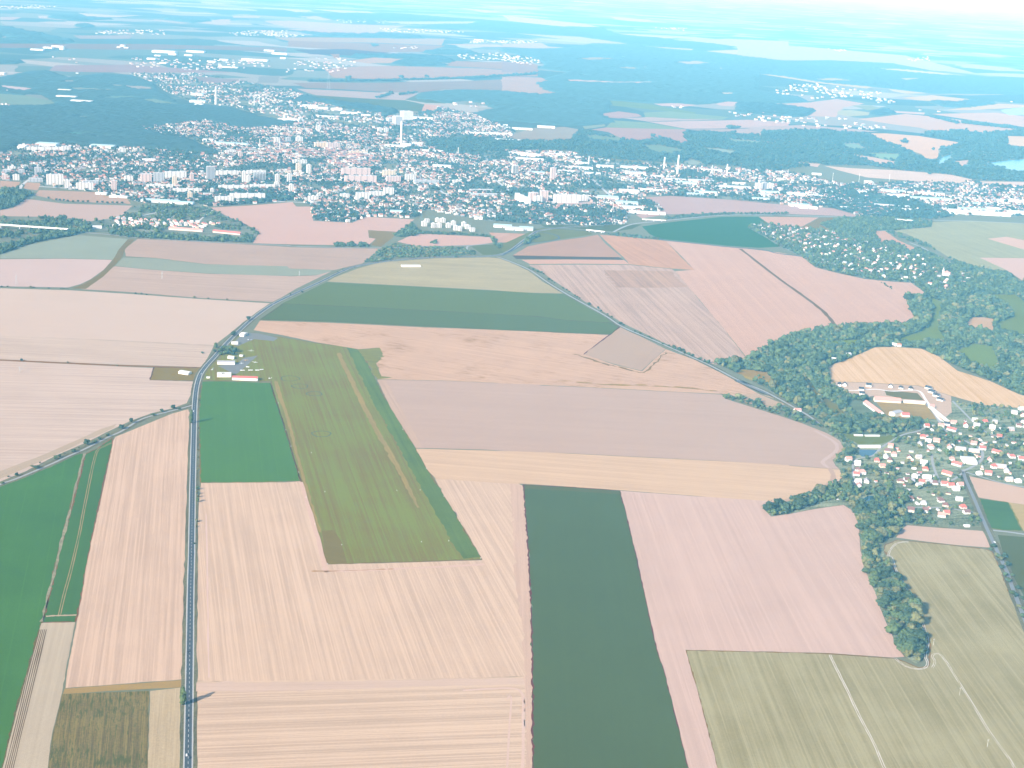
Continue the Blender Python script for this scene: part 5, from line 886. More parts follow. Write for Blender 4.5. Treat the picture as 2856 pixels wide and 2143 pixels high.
long_house(C4, (1685, 912), (1712, 912), 9, 5, 3, 'white', 'pale', 'white house alone in the trees below the suburb', 'house', 'house')
long_house(C4, (1715, 930), (1740, 930), 8, 4, 2, 'white', 'grey', 'little white shed beside the lone house below the suburb', 'shed', 'shed')
long_house(C2, (1165, 678), (1310, 678), 18, 3, .9, 'white', 'pale', 'long low white shed on the pale green field', 'shed', 'field_shed')
# airfield
long_house(Cc, (1790, 1550), (1985, 1557), 14, 5.5, 2.6, 'white', 'red', 'long white hangar with dark red roof on the airfield', 'hangar', 'hangar')
long_house(Cc, (1675, 1528), (1782, 1528), 20, 5.5, 1.2, 'white', 'pale', 'square white hangar with pale flat roof beside the red roofed one', 'hangar', 'hangar')
long_house(Cc, (1675, 1430), (1810, 1432), 15, 5, 2.2, 'white', 'grey', 'hangar with blue grey roof and white front', 'hangar', 'hangar')
long_house(Cc, (1755, 1385), (1800, 1390), 10, 4.5, 1.4, 'white', 'pale', 'small white clubhouse behind the blue grey roof', 'clubhouse', 'clubhouse')
long_house(Cc, (1845, 1212), (1880, 1216), 24, 4.5, 2, 'white', 'pale', 'white shed at the roadside end of the paved apron', 'shed', 'shed')
long_house(Cc, (1785, 1275), (1835, 1275), 12, 3.8, 1.5, 'white', 'pale', 'low white shed just south of the apron', 'shed', 'shed')
long_house(Cc, (1375, 1500), (1450, 1512), 15, 4, 1.6, 'white', 'pale', 'white shed with pale roof alone on the olive grass plot', 'shed', 'shed')
long_house(Cc, (1592, 1537), (1618, 1537), 5, 2.6, .5, 'white', 'pale', 'white hut on the grass between road and hangars', 'hut', 'hut')
long_house(Cc, (1845, 1370), (1870, 1372), 8, 3, .8, 'grey', 'pale', 'grey hut in front of the grove by the gliders', 'hut', 'hut')
# the estate and the riverside suburb, lines of small houses along their streets
NH = {'n': 0}
def scatter_houses(poly, cls, step, keep, limit, group, roofs, yaw0, slope, region):
    w_ = G([p[0] for p in poly], [p[1] for p in poly]); lo, hi = w_.min(0), w_.max(0); out = []
    c, s = math.cos(slope), math.sin(slope); cen = (lo + hi) / 2; R = np.linalg.norm(hi - lo) / 2
    for u in np.arange(-R, R, step):
        for v in np.arange(-R, R, step * 1.15):
            x = cen[0] + c * u - s * v + rng.normal(0, step * .16); y = cen[1] + s * u + c * v + rng.normal(0, step * .16)
            if rng.random() > keep: continue
            px, py = PX(x, y)
            if inside(poly, np.array([px]), np.array([py]))[0] and int(cls_at(px, py)) == cls and int(cls_at(px, py + 2)) != 2 and is_free(x, y): out.append((x, y))
    out.sort(key=lambda p: p[1]); return out
EST = T(0, 500, [(850, 312), (1000, 250), (1300, 235), (1450, 240), (1750, 280), (1700, 350), (1560, 380), (1250, 370), (1050, 382), (880, 372)])
patch('ground', 'gardens of the estate of small houses', T(0, 500, [(700, 330), (930, 290), (1020, 215), (1110, 195), (1500, 185), (1620, 225), (1780, 300), (1900, 350), (2000, 412), (1945, 490), (1500, 470), (1000, 440), (850, 415), (700, 405)]), gard, 7)
sub_pts = []
for x, y in scatter_houses(EST, 7, 21, .75, 75, '', 0, 0, .5, '')[:72]:
    house(x, y, random.choice((10, 11, 12)), 8.5, random.choice((4, 5)), 3, .5 + random.choice((0, 1.57)) + random.uniform(-.1, .1), random.choice(('white', 'white', 'cream', 'pink')), random.choice(('salmon', 'salmon', 'grey', 'red', 'pale')), random.random() < .25, False, None, 'houses of the estate beside the viaduct road')
long_house(Cc, (1300, 390), (1560, 408), 14, 5, 4, 'pink', 'salmon', 'long salmon roofed row house at the estate street', 'row house', 'row_house')
long_house(Cc, (1640, 412), (1850, 432), 14, 4.5, 4.5, 'pink', 'red', 'very long red roofed barn at the edge of the estate', 'barn', 'barn')
long_house(Cc, (690, 382), (785, 382), 22, 6, 1.5, 'white', 'pale', 'flat white hall beside the viaduct end', 'hall', 'hall')
SUBH = T(2056, 500, [(80, 362), (200, 352), (345, 372), (560, 385), (800, 405), (790, 450), (960, 470), (1120, 520), (1260, 560), (1420, 600), (1540, 700), (1640, 720), (1800, 750), (1790, 800), (1640, 850), (1540, 840), (1370, 795), (1180, 770), (980, 725), (760, 690), (600, 655), (540, 590), (420, 505), (290, 470)])
sp = scatter_houses(SUBH, 7, 29, .55, 140, '', 0, 0, -.5, '')
BOUND = 300 - 105 - 72 - 6
for i, (x, y) in enumerate(sp[:BOUND]):
    house(x, y, random.choice((10, 11, 12)), 8.5, random.choice((4, 5)), 3, -.5 + random.choice((0, 1.57)) + random.uniform(-.15, .15), random.choice(('white', 'white', 'white', 'cream', 'pink')), random.choice(('salmon', 'pale', 'grey', 'pale', 'brown', 'salmon')), random.random() < .3, False, None, 'houses of the riverside suburb')
far_houses = [(x, y, 12., 10., 5.5) for x, y in sp[BOUND:]]
# church
def church(px, label):
    x, y = G(*px); r = link('church', None, None, (x, y, .1), -.3)
    W_, R2, _ = house_meshes(20, 10, 8, 5, False, 'white', 'salmon'); link('nave', W_, r); link('roof', R2, r)
    t = link('tower', MB().box(-14.5, -9.5, -2.5, 2.5, 0, 17).mesh('tower', WALL['white']), r)
    link('spire', MB().lathe([(3.4, 17.003), (2.0, 20), (.9, 24), (.1, 29)], 8, (-12, 0)).mesh('spire', ROOF['pale']), t)
    tag(r, label, 'church'); occupy(x, y, 22)
church(T(2056, 500, [(1615, 745)])[0], 'white church with pointed tower among the suburb houses')

# ------------------------------------------------------------------ blocks of flats
BW = {'white': (.60, .58, .55), 'warm': (.62, .50, .36), 'rose': (.55, .42, .385), 'grey': (.36, .37, .39), 'slate': (.27, .28, .30)}
BWM = {k: mat_plain('facade_' + k, v, .06, .15) for k, v in BW.items()}; LOGM = mat_plain('loggia_shade', (.17, .17, .18), .15, .3); FLAT = mat_plain('flat_roof', (.52, .51, .50), .12, .2)
def slab(o_, x0, x1, yb, yt, tone='white', depth=13, label=None, name='apartment_block', cat='apartment block', logs=True, skew=0):
    a, b = T(o_[0], o_[1], [(x0, yb), (x1, yb + skew)]); h = pxh(a, T(o_[0], o_[1], [(x0, yt)])[0]); p, q = G(*a), G(*b); v = q - p
    w_ = float(np.linalg.norm(v)); yaw = math.atan2(v[1], v[0]); h = max(6, h * .93)
    c = (p + q) / 2; r = link(name, None, None, (c[0], c[1], .1), yaw)
    link('wall', MB().box(-w_ / 2, w_ / 2, 0, depth, 0, h).mesh('wall', BWM[tone]), r)
    rf = MB().box(-w_ / 2 - .15, w_ / 2 + .15, -.15, depth + .15, h + .003, h + .55); ro = link('roof', rf.mesh('roof', FLAT), r)
    nb = max(1, int(w_ / 28))
    if h > 12:
        for k in range(min(nb, 3)):
            u = (k + .5) / min(nb, 3) * w_ - w_ / 2; link('lift_house', MB().box(u - 3, u + 3, depth * .35, depth * .8, h + .553, h + 3.2).mesh('lift_house', BWM[tone]), ro)
    if logs and w_ > 9:
        n = max(2, min(5, int(w_ / 11))); st = max(2, int(h / 3))
        for k in range(n):
            u = (k + .5) / n * w_ - w_ / 2; m = MB()
            for j in range(st): m.box(u - 1.9, u + 1.9, -.25, -.003, j * h / st + 1.3, (j + 1) * h / st - .25)
            link('loggia', m.mesh('loggia', LOGM), r)
    dp = np.array([-math.sin(yaw), math.cos(yaw)])
    for t in np.linspace(0, 1, max(2, int(w_ / 10))):
        for e in (0, depth): occupy(*(p + v * t + dp * e), 7)
    tag(r, label, cat, 'blocks of flats in the town' if cat == 'apartment block' else None)
    if not label: want_label(r, f"{'tall' if h > 28 else 'low' if h < 14 else 'mid height'} {'long' if w_ > 70 else 'narrow' if w_ < 25 else 'broad'} {dict(white='white', warm='cream', rose='pinkish', grey='grey', slate='dark grey')[tone]} block", c[0], c[1])
    return r
BL = [(D, '360,490,1425,1342,white;500,540,1452,1387,white;590,720,1465,1410,white;640,760,1430,1395,grey;862,900,1465,1392,rose;960,1025,1400,1358,white;1087,1170,1412,1338,rose;1185,1268,1412,1330,grey;1275,1438,1378,1322,white;1332,1364,1437,1357,warm;1468,1495,1398,1335,rose;1668,1840,1357,1318,white;1870,1898,1412,1318,white;1905,2050,1348,1315,white;1906,1934,1417,1350,white;1970,2048,1402,1340,white;2125,2155,1418,1347,white;1132,1338,1450,1424,white;1335,1558,1486,1455,white;1688,1915,1466,1430,white;1930,2160,1456,1424,white;1450,1484,1540,1482,warm;1626,1652,1492,1457,white;1570,1640,1510,1492,white;1660,1800,1565,1515,white;1775,2045,1540,1492,white;208,480,1166,1134,white;482,545,1168,1128,white;915,970,1175,1148,white;16,60,1386,1345,rose;22,75,1345,1310,grey;60,120,1315,1285,white;145,190,1345,1310,grey;180,218,1310,1275,grey;268,320,1345,1290,grey;100,150,1392,1347,white;222,330,1405,1375,grey;1100,1200,1245,1225,white;1740,1820,1190,1160,white;1840,1870,1220,1170,rose;2120,2160,1110,1060,white'),
      (D2, '350,388,1326,1258,warm;432,464,1342,1268,white;325,430,1262,1234,white;22,115,1402,1325,grey;190,220,1402,1345,white;282,314,1406,1342,white;182,215,1456,1405,white;297,330,1480,1422,white;702,920,1357,1295,rose;725,968,1407,1355,rose;1020,1113,1357,1312,warm;1046,1155,1412,1358,rose;1192,1270,1397,1345,white;1260,1450,1420,1390,grey;492,598,1142,1098,warm;588,685,1148,1102,rose;180,218,1106,1064,rose;272,308,1102,1060,grey;350,400,1100,1055,white;812,912,1545,1485,white;918,1020,1520,1478,white;1024,1102,1506,1448,white;446,520,1556,1512,white;450,460,1512,1492,white;690,760,1532,1496,white;2016,2060,1352,1276,white;2145,2212,1560,1482,rose;1560,1630,1415,1390,white;1690,1870,1480,1462,grey;1700,1900,1510,1495,grey;760,900,1190,1165,warm;980,1010,1020,985,white;1030,1060,1020,990,white;505,540,1010,970,white'),
      (D3, '82,124,1352,1272,white;376,414,1386,1290,rose;212,258,1562,1485,rose;252,310,1566,1512,white;296,354,1562,1468,rose;402,590,1566,1500,white;602,664,1552,1505,white;1958,2008,1470,1410,white;2010,2040,1468,1405,grey;2042,2090,1468,1412,white;1870,1895,860,850,white')]
for o_, s_ in BL:
    for it in s_.split(';'):
        q = it.split(','); slab(o_, *map(float, q[:4]), q[4])
slab(D, 1597, 1658, 1395, 1280, 'slate', 22, 'tallest dark grey tower block standing over the blocks of flats')

slab(D2, 2033, 2133, 1540, 1485, 'white', 13, 'bright white slab block beside the rose coloured towers', skew=45)
for it in '1320,1358,365,328;1345,1376,335,308;1395,1424,377,342;1432,1470,377,342;1426,1456,332,304;1466,1500,336,304;1508,1542,377,342;1548,1580,356,326;1566,1600,397,362;1606,1628,402,370;1630,1658,366,334;1656,1692,386,356;1692,1728,406,378'.split(';'):
    q = list(map(float, it.split(','))); slab(C2, *q, 'white', 14)
slab(D2, 1172, 1250, 935, 858, 'white', 45, 'huge windowless white boiler house of the power station', 'boiler_house', 'boiler house', False)
slab(D2, 1115, 1168, 970, 896, 'grey', 50, 'dark grey boiler hall attached before the white one', 'boiler_house', 'boiler house', False)
slab(D2, 1062, 1118, 948, 912, 'grey', 40, 'low grey machine hall beside the boiler houses', 'machine_hall', 'hall', False)

# ------------------------------------------------------------------ industrial halls
HALLM = {'white': mat_plain('hall_white', (.68, .68, .67), .06, .1), 'grey': mat_plain('hall_grey', (.46, .48, .50), .1, .1), 'blue': mat_plain('hall_blue', (.30, .42, .48), .1, .1)}
HROOF = {'white': mat_plain('hall_roof_white', (.66, .66, .66), .12, .05), 'grey': mat_plain('hall_roof_grey', (.50, .50, .51), .1, .05), 'blue': mat_plain('hall_roof_blue', (.42, .55, .60), .1, .05)}
def hall(o_, x0, x1, yb, dep, h, tone='white', rt='white', label=None, skew=0):
    a, b = T(o_[0], o_[1], [(x0, yb), (x1, yb + skew)]); p, q = G(*a), G(*b); v = q - p; w_ = float(np.linalg.norm(v)); yaw = math.atan2(v[1], v[0])
    c = (p + q) / 2; r = link('industrial_hall', None, None, (c[0], c[1], .1), yaw); a2 = w_ / 2
    link('wall', MB().box(-a2, a2, 0, dep, 0, h).mesh('wall', HALLM[tone]), r)
    e = .6; z = h + .004; g_ = max(.8, dep * .035)
    link('roof', MB().add([(-a2 - e, -e, z), (a2 + e, -e, z), (a2 + e, dep + e, z), (-a2 - e, dep + e, z), (-a2 - e, -e, z + .4), (a2 + e, -e, z + .4), (a2 + e, dep + e, z + .4), (-a2 - e, dep + e, z + .4), (-a2 - e, dep / 2, z + g_), (a2 + e, dep / 2, z + g_)],
                          [(4, 5, 9, 8), (6, 7, 8, 9), (0, 1, 5, 4), (2, 3, 7, 6), (1, 2, 6, 9, 5), (3, 0, 4, 8, 7)]).mesh('roof', HROOF[rt]), r)
    nd = max(1, min(3, int(w_ / 40)))
    for k in range(nd):
        u = (k + .5) / nd * w_ - a2; link('loading_door', MB().box(u - 2.5, u + 2.5, -.08, .02, 0, min(4.5, h * .7)).mesh('loading_door', LOGM), r)
    dp = np.array([-math.sin(yaw), math.cos(yaw)])
    for t in np.linspace(0, 1, max(2, int(w_ / 9))):
        for e_ in np.linspace(0, dep, max(2, int(dep / 9))): occupy(*(p + v * t + dp * e_), 6)
    tag(r, label, 'hall', 'halls of the industrial quarter')
    if not label: want_label(r, f"{'long' if w_ > 110 else 'small' if w_ < 45 else 'broad'} {tone} hall with {rt} roof", c[0], c[1])
    return r
HL = [(D3, '920,1130,1305,60,9,w,w;950,1110,1345,50,8,w,g;910,1060,1492,75,8,w,w;1072,1250,1478,40,8,w,w;930,1090,1612,35,9,w,g;980,1262,1646,30,7,w,w;520,700,1303,45,8,w,w;580,660,1268,30,9,w,b;220,300,1208,40,9,w,w;560,610,1228,25,9,w,w;272,408,985,40,9,w,w;1540,1700,1322,35,8,w,w;1680,1920,1452,40,9,w,g;1990,2140,1492,35,8,w,b;730,860,1292,40,8,w,w;1150,1250,1372,35,8,w,w;105,320,1235,45,8,w,w;880,1050,1575,50,7,g,b;740,900,1535,60,7,w,b;1350,1500,1420,40,8,g,b;1260,1420,1392,30,7,w,w;1440,1640,1400,35,7,w,g;640,760,1345,30,7,w,w;1430,1560,1505,30,6,g,b;1490,1660,1490,35,7,w,b;430,560,1330,30,8,w,w;200,330,1340,30,8,g,b;50,200,1190,35,8,w,w;330,520,1195,30,7,w,w;1780,1880,1420,20,7,w,w;1740,1830,1345,25,7,w,w'),
      (D4, '400,525,1512,50,9,w,w;405,560,1592,40,8,w,b;480,620,1608,30,7,w,w;1175,1330,1522,45,9,w,w;1350,1660,1542,50,9,w,b;1640,2110,1648,45,11,w,w;1720,2030,1625,40,9,w,b;1830,1960,1585,30,8,w,b;935,1000,1492,30,8,w,w;1125,1300,1482,45,8,w,b;1400,1600,1500,30,8,w,w;1060,1180,1592,30,7,w,w;1190,1330,1600,25,7,w,w;1640,1700,1630,25,7,w,w;1940,2030,1622,25,10,w,w;2020,2250,1560,35,9,w,w;300,350,1335,20,8,w,w;580,650,1350,20,8,w,w;985,1040,1408,20,7,w,w;170,280,1510,30,7,g,g;120,250,1540,30,6,w,b;560,660,1520,30,7,w,w;690,740,1492,30,8,w,w;800,880,1608,20,6,w,w;2110,2260,1655,60,9,w,w;1280,1400,1622,20,6,w,w'),
      (D2, '395,510,825,50,10,w,w;440,590,838,40,9,w,w;615,700,850,45,9,w,w;690,840,878,45,9,w,w;205,370,935,50,12,w,w;510,640,905,35,8,w,w;850,920,895,30,8,w,w;1900,1980,975,40,9,w,w;1960,2170,995,35,8,w,w;1650,1830,1030,30,7,w,w;1830,2015,1038,35,8,w,w;1880,2090,1085,30,8,w,w;1250,1400,918,40,10,w,w;1030,1200,1130,25,8,w,w;1150,1230,1130,30,14,w,g;1240,1320,1118,30,10,w,w;1320,1480,1168,20,7,w,w;2030,2212,1200,40,9,w,w;1400,1540,1290,30,9,w,w;1720,1790,308,20,7,w,w'),
      (C2, '1720,1785,310,25,6,w,w;1870,2010,372,35,7,w,b;1960,2100,392,35,7,w,g;2070,2175,395,40,8,g,b;1072,1165,262,30,7,w,b'), (Cc, '1085,1370,175,40,7,w,b;1300,1485,190,30,7,w,b;735,820,118,20,6,w,w;840,980,140,20,5,w,w'),
      (D, '1170,1345,405,110,14,w,w;1300,1355,425,60,12,w,w;1435,1570,403,90,12,w,w;1860,2060,466,80,12,w,w;1690,1755,466,50,10,w,w;1130,1195,460,60,11,w,w;1595,1660,480,50,9,w,w;232,330,388,60,10,w,w;330,400,374,60,11,w,w;395,487,364,70,11,w,w;458,487,385,60,16,w,w;900,925,370,50,10,w,w;925,955,362,60,16,w,w;955,985,373,40,9,w,w;1190,1235,434,40,9,w,w;1420,1480,432,60,10,w,w;2035,2110,396,70,11,w,w;2095,2212,420,90,13,w,w;2160,2200,455,50,12,w,w;1920,1965,474,40,10,w,w;1680,1830,520,50,8,w,b;1230,1280,492,40,9,w,w;0,30,575,60,10,w,w;430,580,752,50,9,w,w;540,700,788,60,9,w,w;445,540,700,30,8,w,w;1460,1580,790,60,10,w,b;1500,1560,815,40,9,w,w;1650,1900,1115,50,8,w,b;1560,1640,1090,40,8,w,w;1100,1190,1248,35,8,w,w;1470,1560,735,50,10,w,b;275,430,1128,60,12,w,b;690,870,1140,60,10,w,b;135,190,1150,60,12,w,w')]
TN = dict(w='white', g='grey', b='blue')
for o_, s_ in HL:
    for it in s_.split(';'):
        q = it.split(','); hall(o_, *map(float, q[:5]), TN[q[5]], TN[q[6]], skew=(float(q[1]) - float(q[0])) * .055)

# ------------------------------------------------------------------ chimneys, masts, pylons
def stack(o_, base, top, r0, label, mat=None, band=True):
    b = T(o_[0], o_[1], [base])[0]; h = pxh(b, T(o_[0], o_[1], [top])[0]); x, y = G(*b); r = link('factory_chimney', None, None, (x, y, .1))
    link('shaft', MB().lathe([(r0 * 1.5, 0), (r0 * 1.2, h * .12), (r0 * .9, h * .6), (r0 * .72, h * .97)], 14).mesh('shaft', mat or CONCRETE, True), r)
    link('rim', MB().lathe([(r0 * .86, h * .97 + .003), (r0 * .86, h), (r0 * .6, h + .2)], 14).mesh('rim', CONCRETE), r)
    if band: link('platform', MB().lathe([(r0 * 1.12, h * .78), (r0 * 1.2, h * .785), (r0 * 1.2, h * .80)], 14).mesh('platform', STEEL), r)
    tag(r, label, 'chimney', 'factory chimneys'); occupy(x, y, 12)
WC = mat_plain('chimney_white', (.78, .77, .75), .08, .1)
stack(D2, (1157, 1112), (1165, 935), 5.2, 'tallest white chimney of the power station near the town centre', WC)
stack(D, (1664, 808), (1666, 668), 4.8, 'tall slim white chimney beyond the big forest', WC)
stack(D, (1960, 828), (1960, 735), 3, 'first of two thin chimneys beyond the forest edge', CONCRETE, False)
stack(D, (2000, 818), (2002, 735), 3, 'second of two thin chimneys beyond the forest edge, farther from the white one', CONCRETE, False)
stack(D3, (1249, 1302), (1253, 1213), 3.6, 'shorter of the pair of factory chimneys on the industrial edge', WC, False)
stack(D3, (1352, 1346), (1363, 1196), 4.2, 'taller of the pair of factory chimneys on the industrial edge', WC)
stack(D3, (1731, 1362), (1737, 1266), 3, 'slim chimney between railway and industrial halls', WC, False)
stack(D3, (668, 1272), (671, 1205), 3, 'short chimney standing among white halls by the railway', CONCRETE, False)
stack(D3, (1618, 1342), (1620, 1276), 2.2, 'thinnest chimney in the industrial quarter', CONCRETE, False)
stack(D2, (68, 1142), (72, 1072), 2.2, 'thin chimney of the old brewery left of the town centre', CONCRETE, False)
stack(D2, (222, 1160), (224, 1085), 2.2, 'thin chimney between the low quarter and the rose tower', CONCRETE, False)
stack(D2, (1597, 1196), (1598, 1138), 2.2, 'short thin stack beside the railway line', CONCRETE, False)
stack(D2, (1010, 1175), (1012, 1135), 2.0, 'little stack below the power station', CONCRETE, False)
def mast(o_, base, top, label, kind='lattice'):
    b = T(o_[0], o_[1], [base])[0]; h = pxh(b, T(o_[0], o_[1], [top])[0]); x, y = G(*b)
    if kind == 'pole':
        r = link('power_pole', None, None, (x, y, .1)); link('pole', MB().lathe([(.2, 0), (.12, h)], 8).mesh('pole', CONCRETE), r); link('crossarm', MB().box(-1.6, 1.6, -.1, .1, h - .9, h - .65).mesh('crossarm', STEEL), r, None, .5)
        for u in (-1.4, 0, 1.4): link('insulator', MB().lathe([(.12, h - .646), (.16, h - .5), (.06, h - .3)], 6, (u, 0)).mesh('insulator', WHITE), r, None, .5)
        tag(r, label, 'power pole', 'concrete power poles in the olive stubble')
    elif kind == 'light':
        r = link('light_mast', None, None, (x, y, .1)); link('pole', MB().lathe([(.8, 0), (.45, h)], 8).mesh('pole', WHITE, True), r); link('lamp_ring', MB().lathe([(1.8, h + .003), (2.2, h + .5), (1.6, h + 1.2)], 10).mesh('lamp_ring', WHITE), r)
        tag(r, label, 'light mast', 'light masts of the railway yard')
    else:
        r = link('lattice_pylon', None, None, (x, y, .1), .3); m = MB(); t = .16; w0, w1 = h * .09, h * .02
        for sx in (-1, 1):
            for sy in (-1, 1): m.tube((sx * w0, sy * w0, 0), (sx * w1, sy * w1, h), t, t, 5)
        nb = 8
        for i in range(nb):
            z0, z1 = h * i / nb, h * (i + 1) / nb; a0, a1 = w0 + (w1 - w0) * i / nb, w0 + (w1 - w0) * (i + 1) / nb
            for sx, sy, ex, ey in ((-1, -1, 1, -1), (1, -1, 1, 1), (1, 1, -1, 1), (-1, 1, -1, -1)): m.tube((sx * a0, sy * a0, z0), (ex * a1, ey * a1, z1), t * .6, t * .6, 4)
        link('tower', m.mesh('tower', STEEL), r)
        for z, l in ((.72, .16), (.85, .12)):
            link('crossarm', MB().tube((-h * l, 0, h * z), (h * l, 0, h * z), .22, .22, 5).mesh('crossarm', STEEL), r)
        tag(r, label, 'pylon', 'lattice pylons in the pale fields')
for o_, b, t, lb, k in ((B4, (1512, 712), (1516, 662), 'pale concrete pole next to the wheel ruts at the tree belt tip', 'pole'), (B4, (1714, 1096), (1718, 1038), 'pale concrete pole standing in the middle of the olive stubble', 'pole'), (B4, (1928, 1495), (1934, 1438), 'pale concrete pole with a green tuft at its foot near the corner', 'pole'),
                        (Cc, (127, 815), (126, 735), 'lattice pylon in the pink field by the hedge line', 'lattice'), (Cc, (1250, 768), (1252, 712), 'lattice pylon in the grey pink field', 'lattice'), (Cc, (152, 1490), (150, 1448), 'short lattice pylon in the streaked stubble', 'lattice'), (C2, (373, 745), (374, 708), 'lattice pylon on the blue green strip near the main road', 'lattice'), (D2, (598, 695), (603, 570), 'tall pale radio mast in the far fields', 'lattice'),
                        (D4, (387, 1382), (390, 1312), 'light mast nearest the white dome', 'light'), (D4, (733, 1412), (737, 1338), 'light mast at the middle of the railway yard', 'light'), (D4, (937, 1412), (942, 1345), 'light mast beyond the railway yard bushes', 'light'), (D4, (1170, 1412), (1174, 1350), 'light mast at the far end of the railway yard', 'light')):
    mast(o_, b, t, lb, k)

# ------------------------------------------------------------------ bridges
def bridge(pa, pb, wd, hgt, npier, label, name='road_bridge'):
    p, q = G(*pa), G(*pb); v = q - p; L = float(np.linalg.norm(v)); yaw = math.atan2(v[1], v[0]); r = link(name, None, None, (p[0], p[1], .4), yaw)
    link('deck', MB().box(0, L, -wd / 2, wd / 2, hgt - 1.6, hgt).mesh('deck', CONCRETE), r)
    for s in (-1, 1): link('parapet', MB().box(0, L, s * wd / 2 - .2, s * wd / 2 + .2, hgt + .003, hgt + 1.1).mesh('parapet', WHITE), r)
    for k in range(npier):
        u = L * (k + .5) / npier; link('pier', MB().box(u - 1, u + 1, -wd * .35, wd * .35, 0, hgt - 1.603).mesh('pier', CONCRETE), r)
    tag(r, label, 'bridge'); occupy(p[0], p[1], 10)
bridge(T(0, 500, [(-500, 350)])[0], T(0, 500, [(522, 420)])[0], 13, 14, 7, 'long white viaduct crossing the wooded valley at the left edge', 'viaduct')
bridge(T(1400, 500, [(650, 404)])[0], T(1400, 500, [(790, 420)])[0], 10, 6, 3, 'white highway overpass above the slip roads')
bridge(T(1400, 500, [(1080, 322)])[0], T(1400, 500, [(1262, 332)])[0], 9, 6, 3, 'flat bridge at the left tip of the blue green crop')
bridge(T(2056, 500, [(1215, 325)])[0], T(2056, 500, [(1352, 335)])[0], 10, 8, 4, 'highway bridge over the stream behind the suburb')

# ------------------------------------------------------------------ vehicles and gliders
CARM = {}
def car(x, y, yaw, tone, label, cz):
    cols = dict(white=(.78, .78, .78), black=(.02, .022, .025), red=(.35, .03, .03), blue=(.05, .12, .3), silver=(.45, .46, .47))
    if tone not in CARM:
        pm_ = newmat('paint_' + tone, .3, .5)[0]; pm_.node_tree.nodes['Principled BSDF'].inputs['Base Color'].default_value = (*cols[tone], 1)
        prof = [(-2.15, .35), (-2.2, .75), (-1.9, .95), (-1.2, 1.0), (-.7, 1.42), (.9, 1.46), (1.55, 1.05), (2.15, .95), (2.2, .4)]
        m = MB(); n = len(prof); m.add([(px_, -.85, z) for px_, z in prof] + [(px_, .85, z) for px_, z in prof], [(i, (i + 1) % n, n + (i + 1) % n, n + i) for i in range(n)] + [tuple(range(n))[::-1], tuple(range(n, 2 * n))])
        gl = MB().box(-.95, 1.15, -.87, .87, 1.03, 1.30); wh = MB().tube((0, -.1, 0), (0, .1, 0), .33, .33, 12)
        CARM[tone] = (m.mesh('body', pm_), gl.mesh('windows', GLASS), wh.mesh('wheel', TYRE))
    b, gl, wh = CARM[tone]; r = link('car', None, None, (x, y, cz), yaw); link('body', b, r); link('side_glass', gl, r)
    for u in (-1.35, 1.35):
        for v in (-.8, .8): link('wheel', wh, r, (u, v, .33))
    tag(r, label, 'car')
def on_road(line, o_, q, side):
    p = G(*T(o_[0], o_[1], [q])[0]); i = int(np.argmin(((line - p) ** 2).sum(1))); t = line[min(i + 1, len(line) - 1)] - line[max(i - 1, 0)]; t /= np.linalg.norm(t)
    c = line[i] + t * float((p - line[i]) @ t) + np.array([t[1], -t[0]]) * side; return c[0], c[1], math.atan2(t[1], t[0])
for o_, q, sd, tn, lb in ((B_, (1456, 763), -1.9, 'black', 'black car driving above the long poplar shadow'), (B_, (1447, 1277), -1.9, 'black', 'black car driving just below the poplar shadow'), (B_, (1436, 1562), -1.9, 'white', 'white car nearest the bottom edge of the road'), (B_, (1443, 1582), 1.6, 'black', 'black car passing the white car at the bottom edge'), (A, (1498, 1140), 1.9, 'black', 'dark car beside the roadside saplings'), (A, (1486, 1512), 1.9, 'black', 'dark car below the lone roadside bush'), (A, (1488, 410), -1.9, 'white', 'white car passing the farm lane junction'), (A, (1547, 122), 1.9, 'silver', 'silver car in the bend by the hangars'), (Cc, (1905, 1110), 1.9, 'black', 'dark car on the main road past the airfield apron'), (C2, (176, 968), 1.9, 'silver', 'silver car at the field lane crossing')):
    x, y, yw = on_road(MAIN, o_, q, sd); car(x, y, yw, tn, lb, MZ)
for o_, q, yw, tn, lb in ((Cc, (1635, 1472), .3, 'white', 'white car parked by the airfield fence'), (Cc, (1642, 1462), .8, 'silver', 'silver car parked by the airfield fence'), (Cc, (1915, 1240), 1.2, 'white', 'white car parked on the paved apron'), (Cc, (1938, 1242), .4, 'silver', 'silver car parked on the paved apron'), (Cc, (1682, 1412), .2, 'white', 'white car beside the blue grey hangar'), (A4, (775, 1092), .3, 'white', 'white car parked at the end of the wooded spur lane'), (A4, (1985, 1420), 2.0, 'white', 'white car on the right verge of the village road')):
    p_ = T(o_[0], o_[1], [q])[0]; x, y = G(*p_); car(x, y, yw, tn, lb, ground_z(*p_) + .01)
YEL = newmat('glider_yellow', .35, .4)[0]; YEL.node_tree.nodes['Principled BSDF'].inputs['Base Color'].default_value = (.75, .42, .08, 1)
GWH = newmat('glider_white', .3, .5)[0]; GWH.node_tree.nodes['Principled BSDF'].inputs['Base Color'].default_value = (.84, .84, .84, 1)
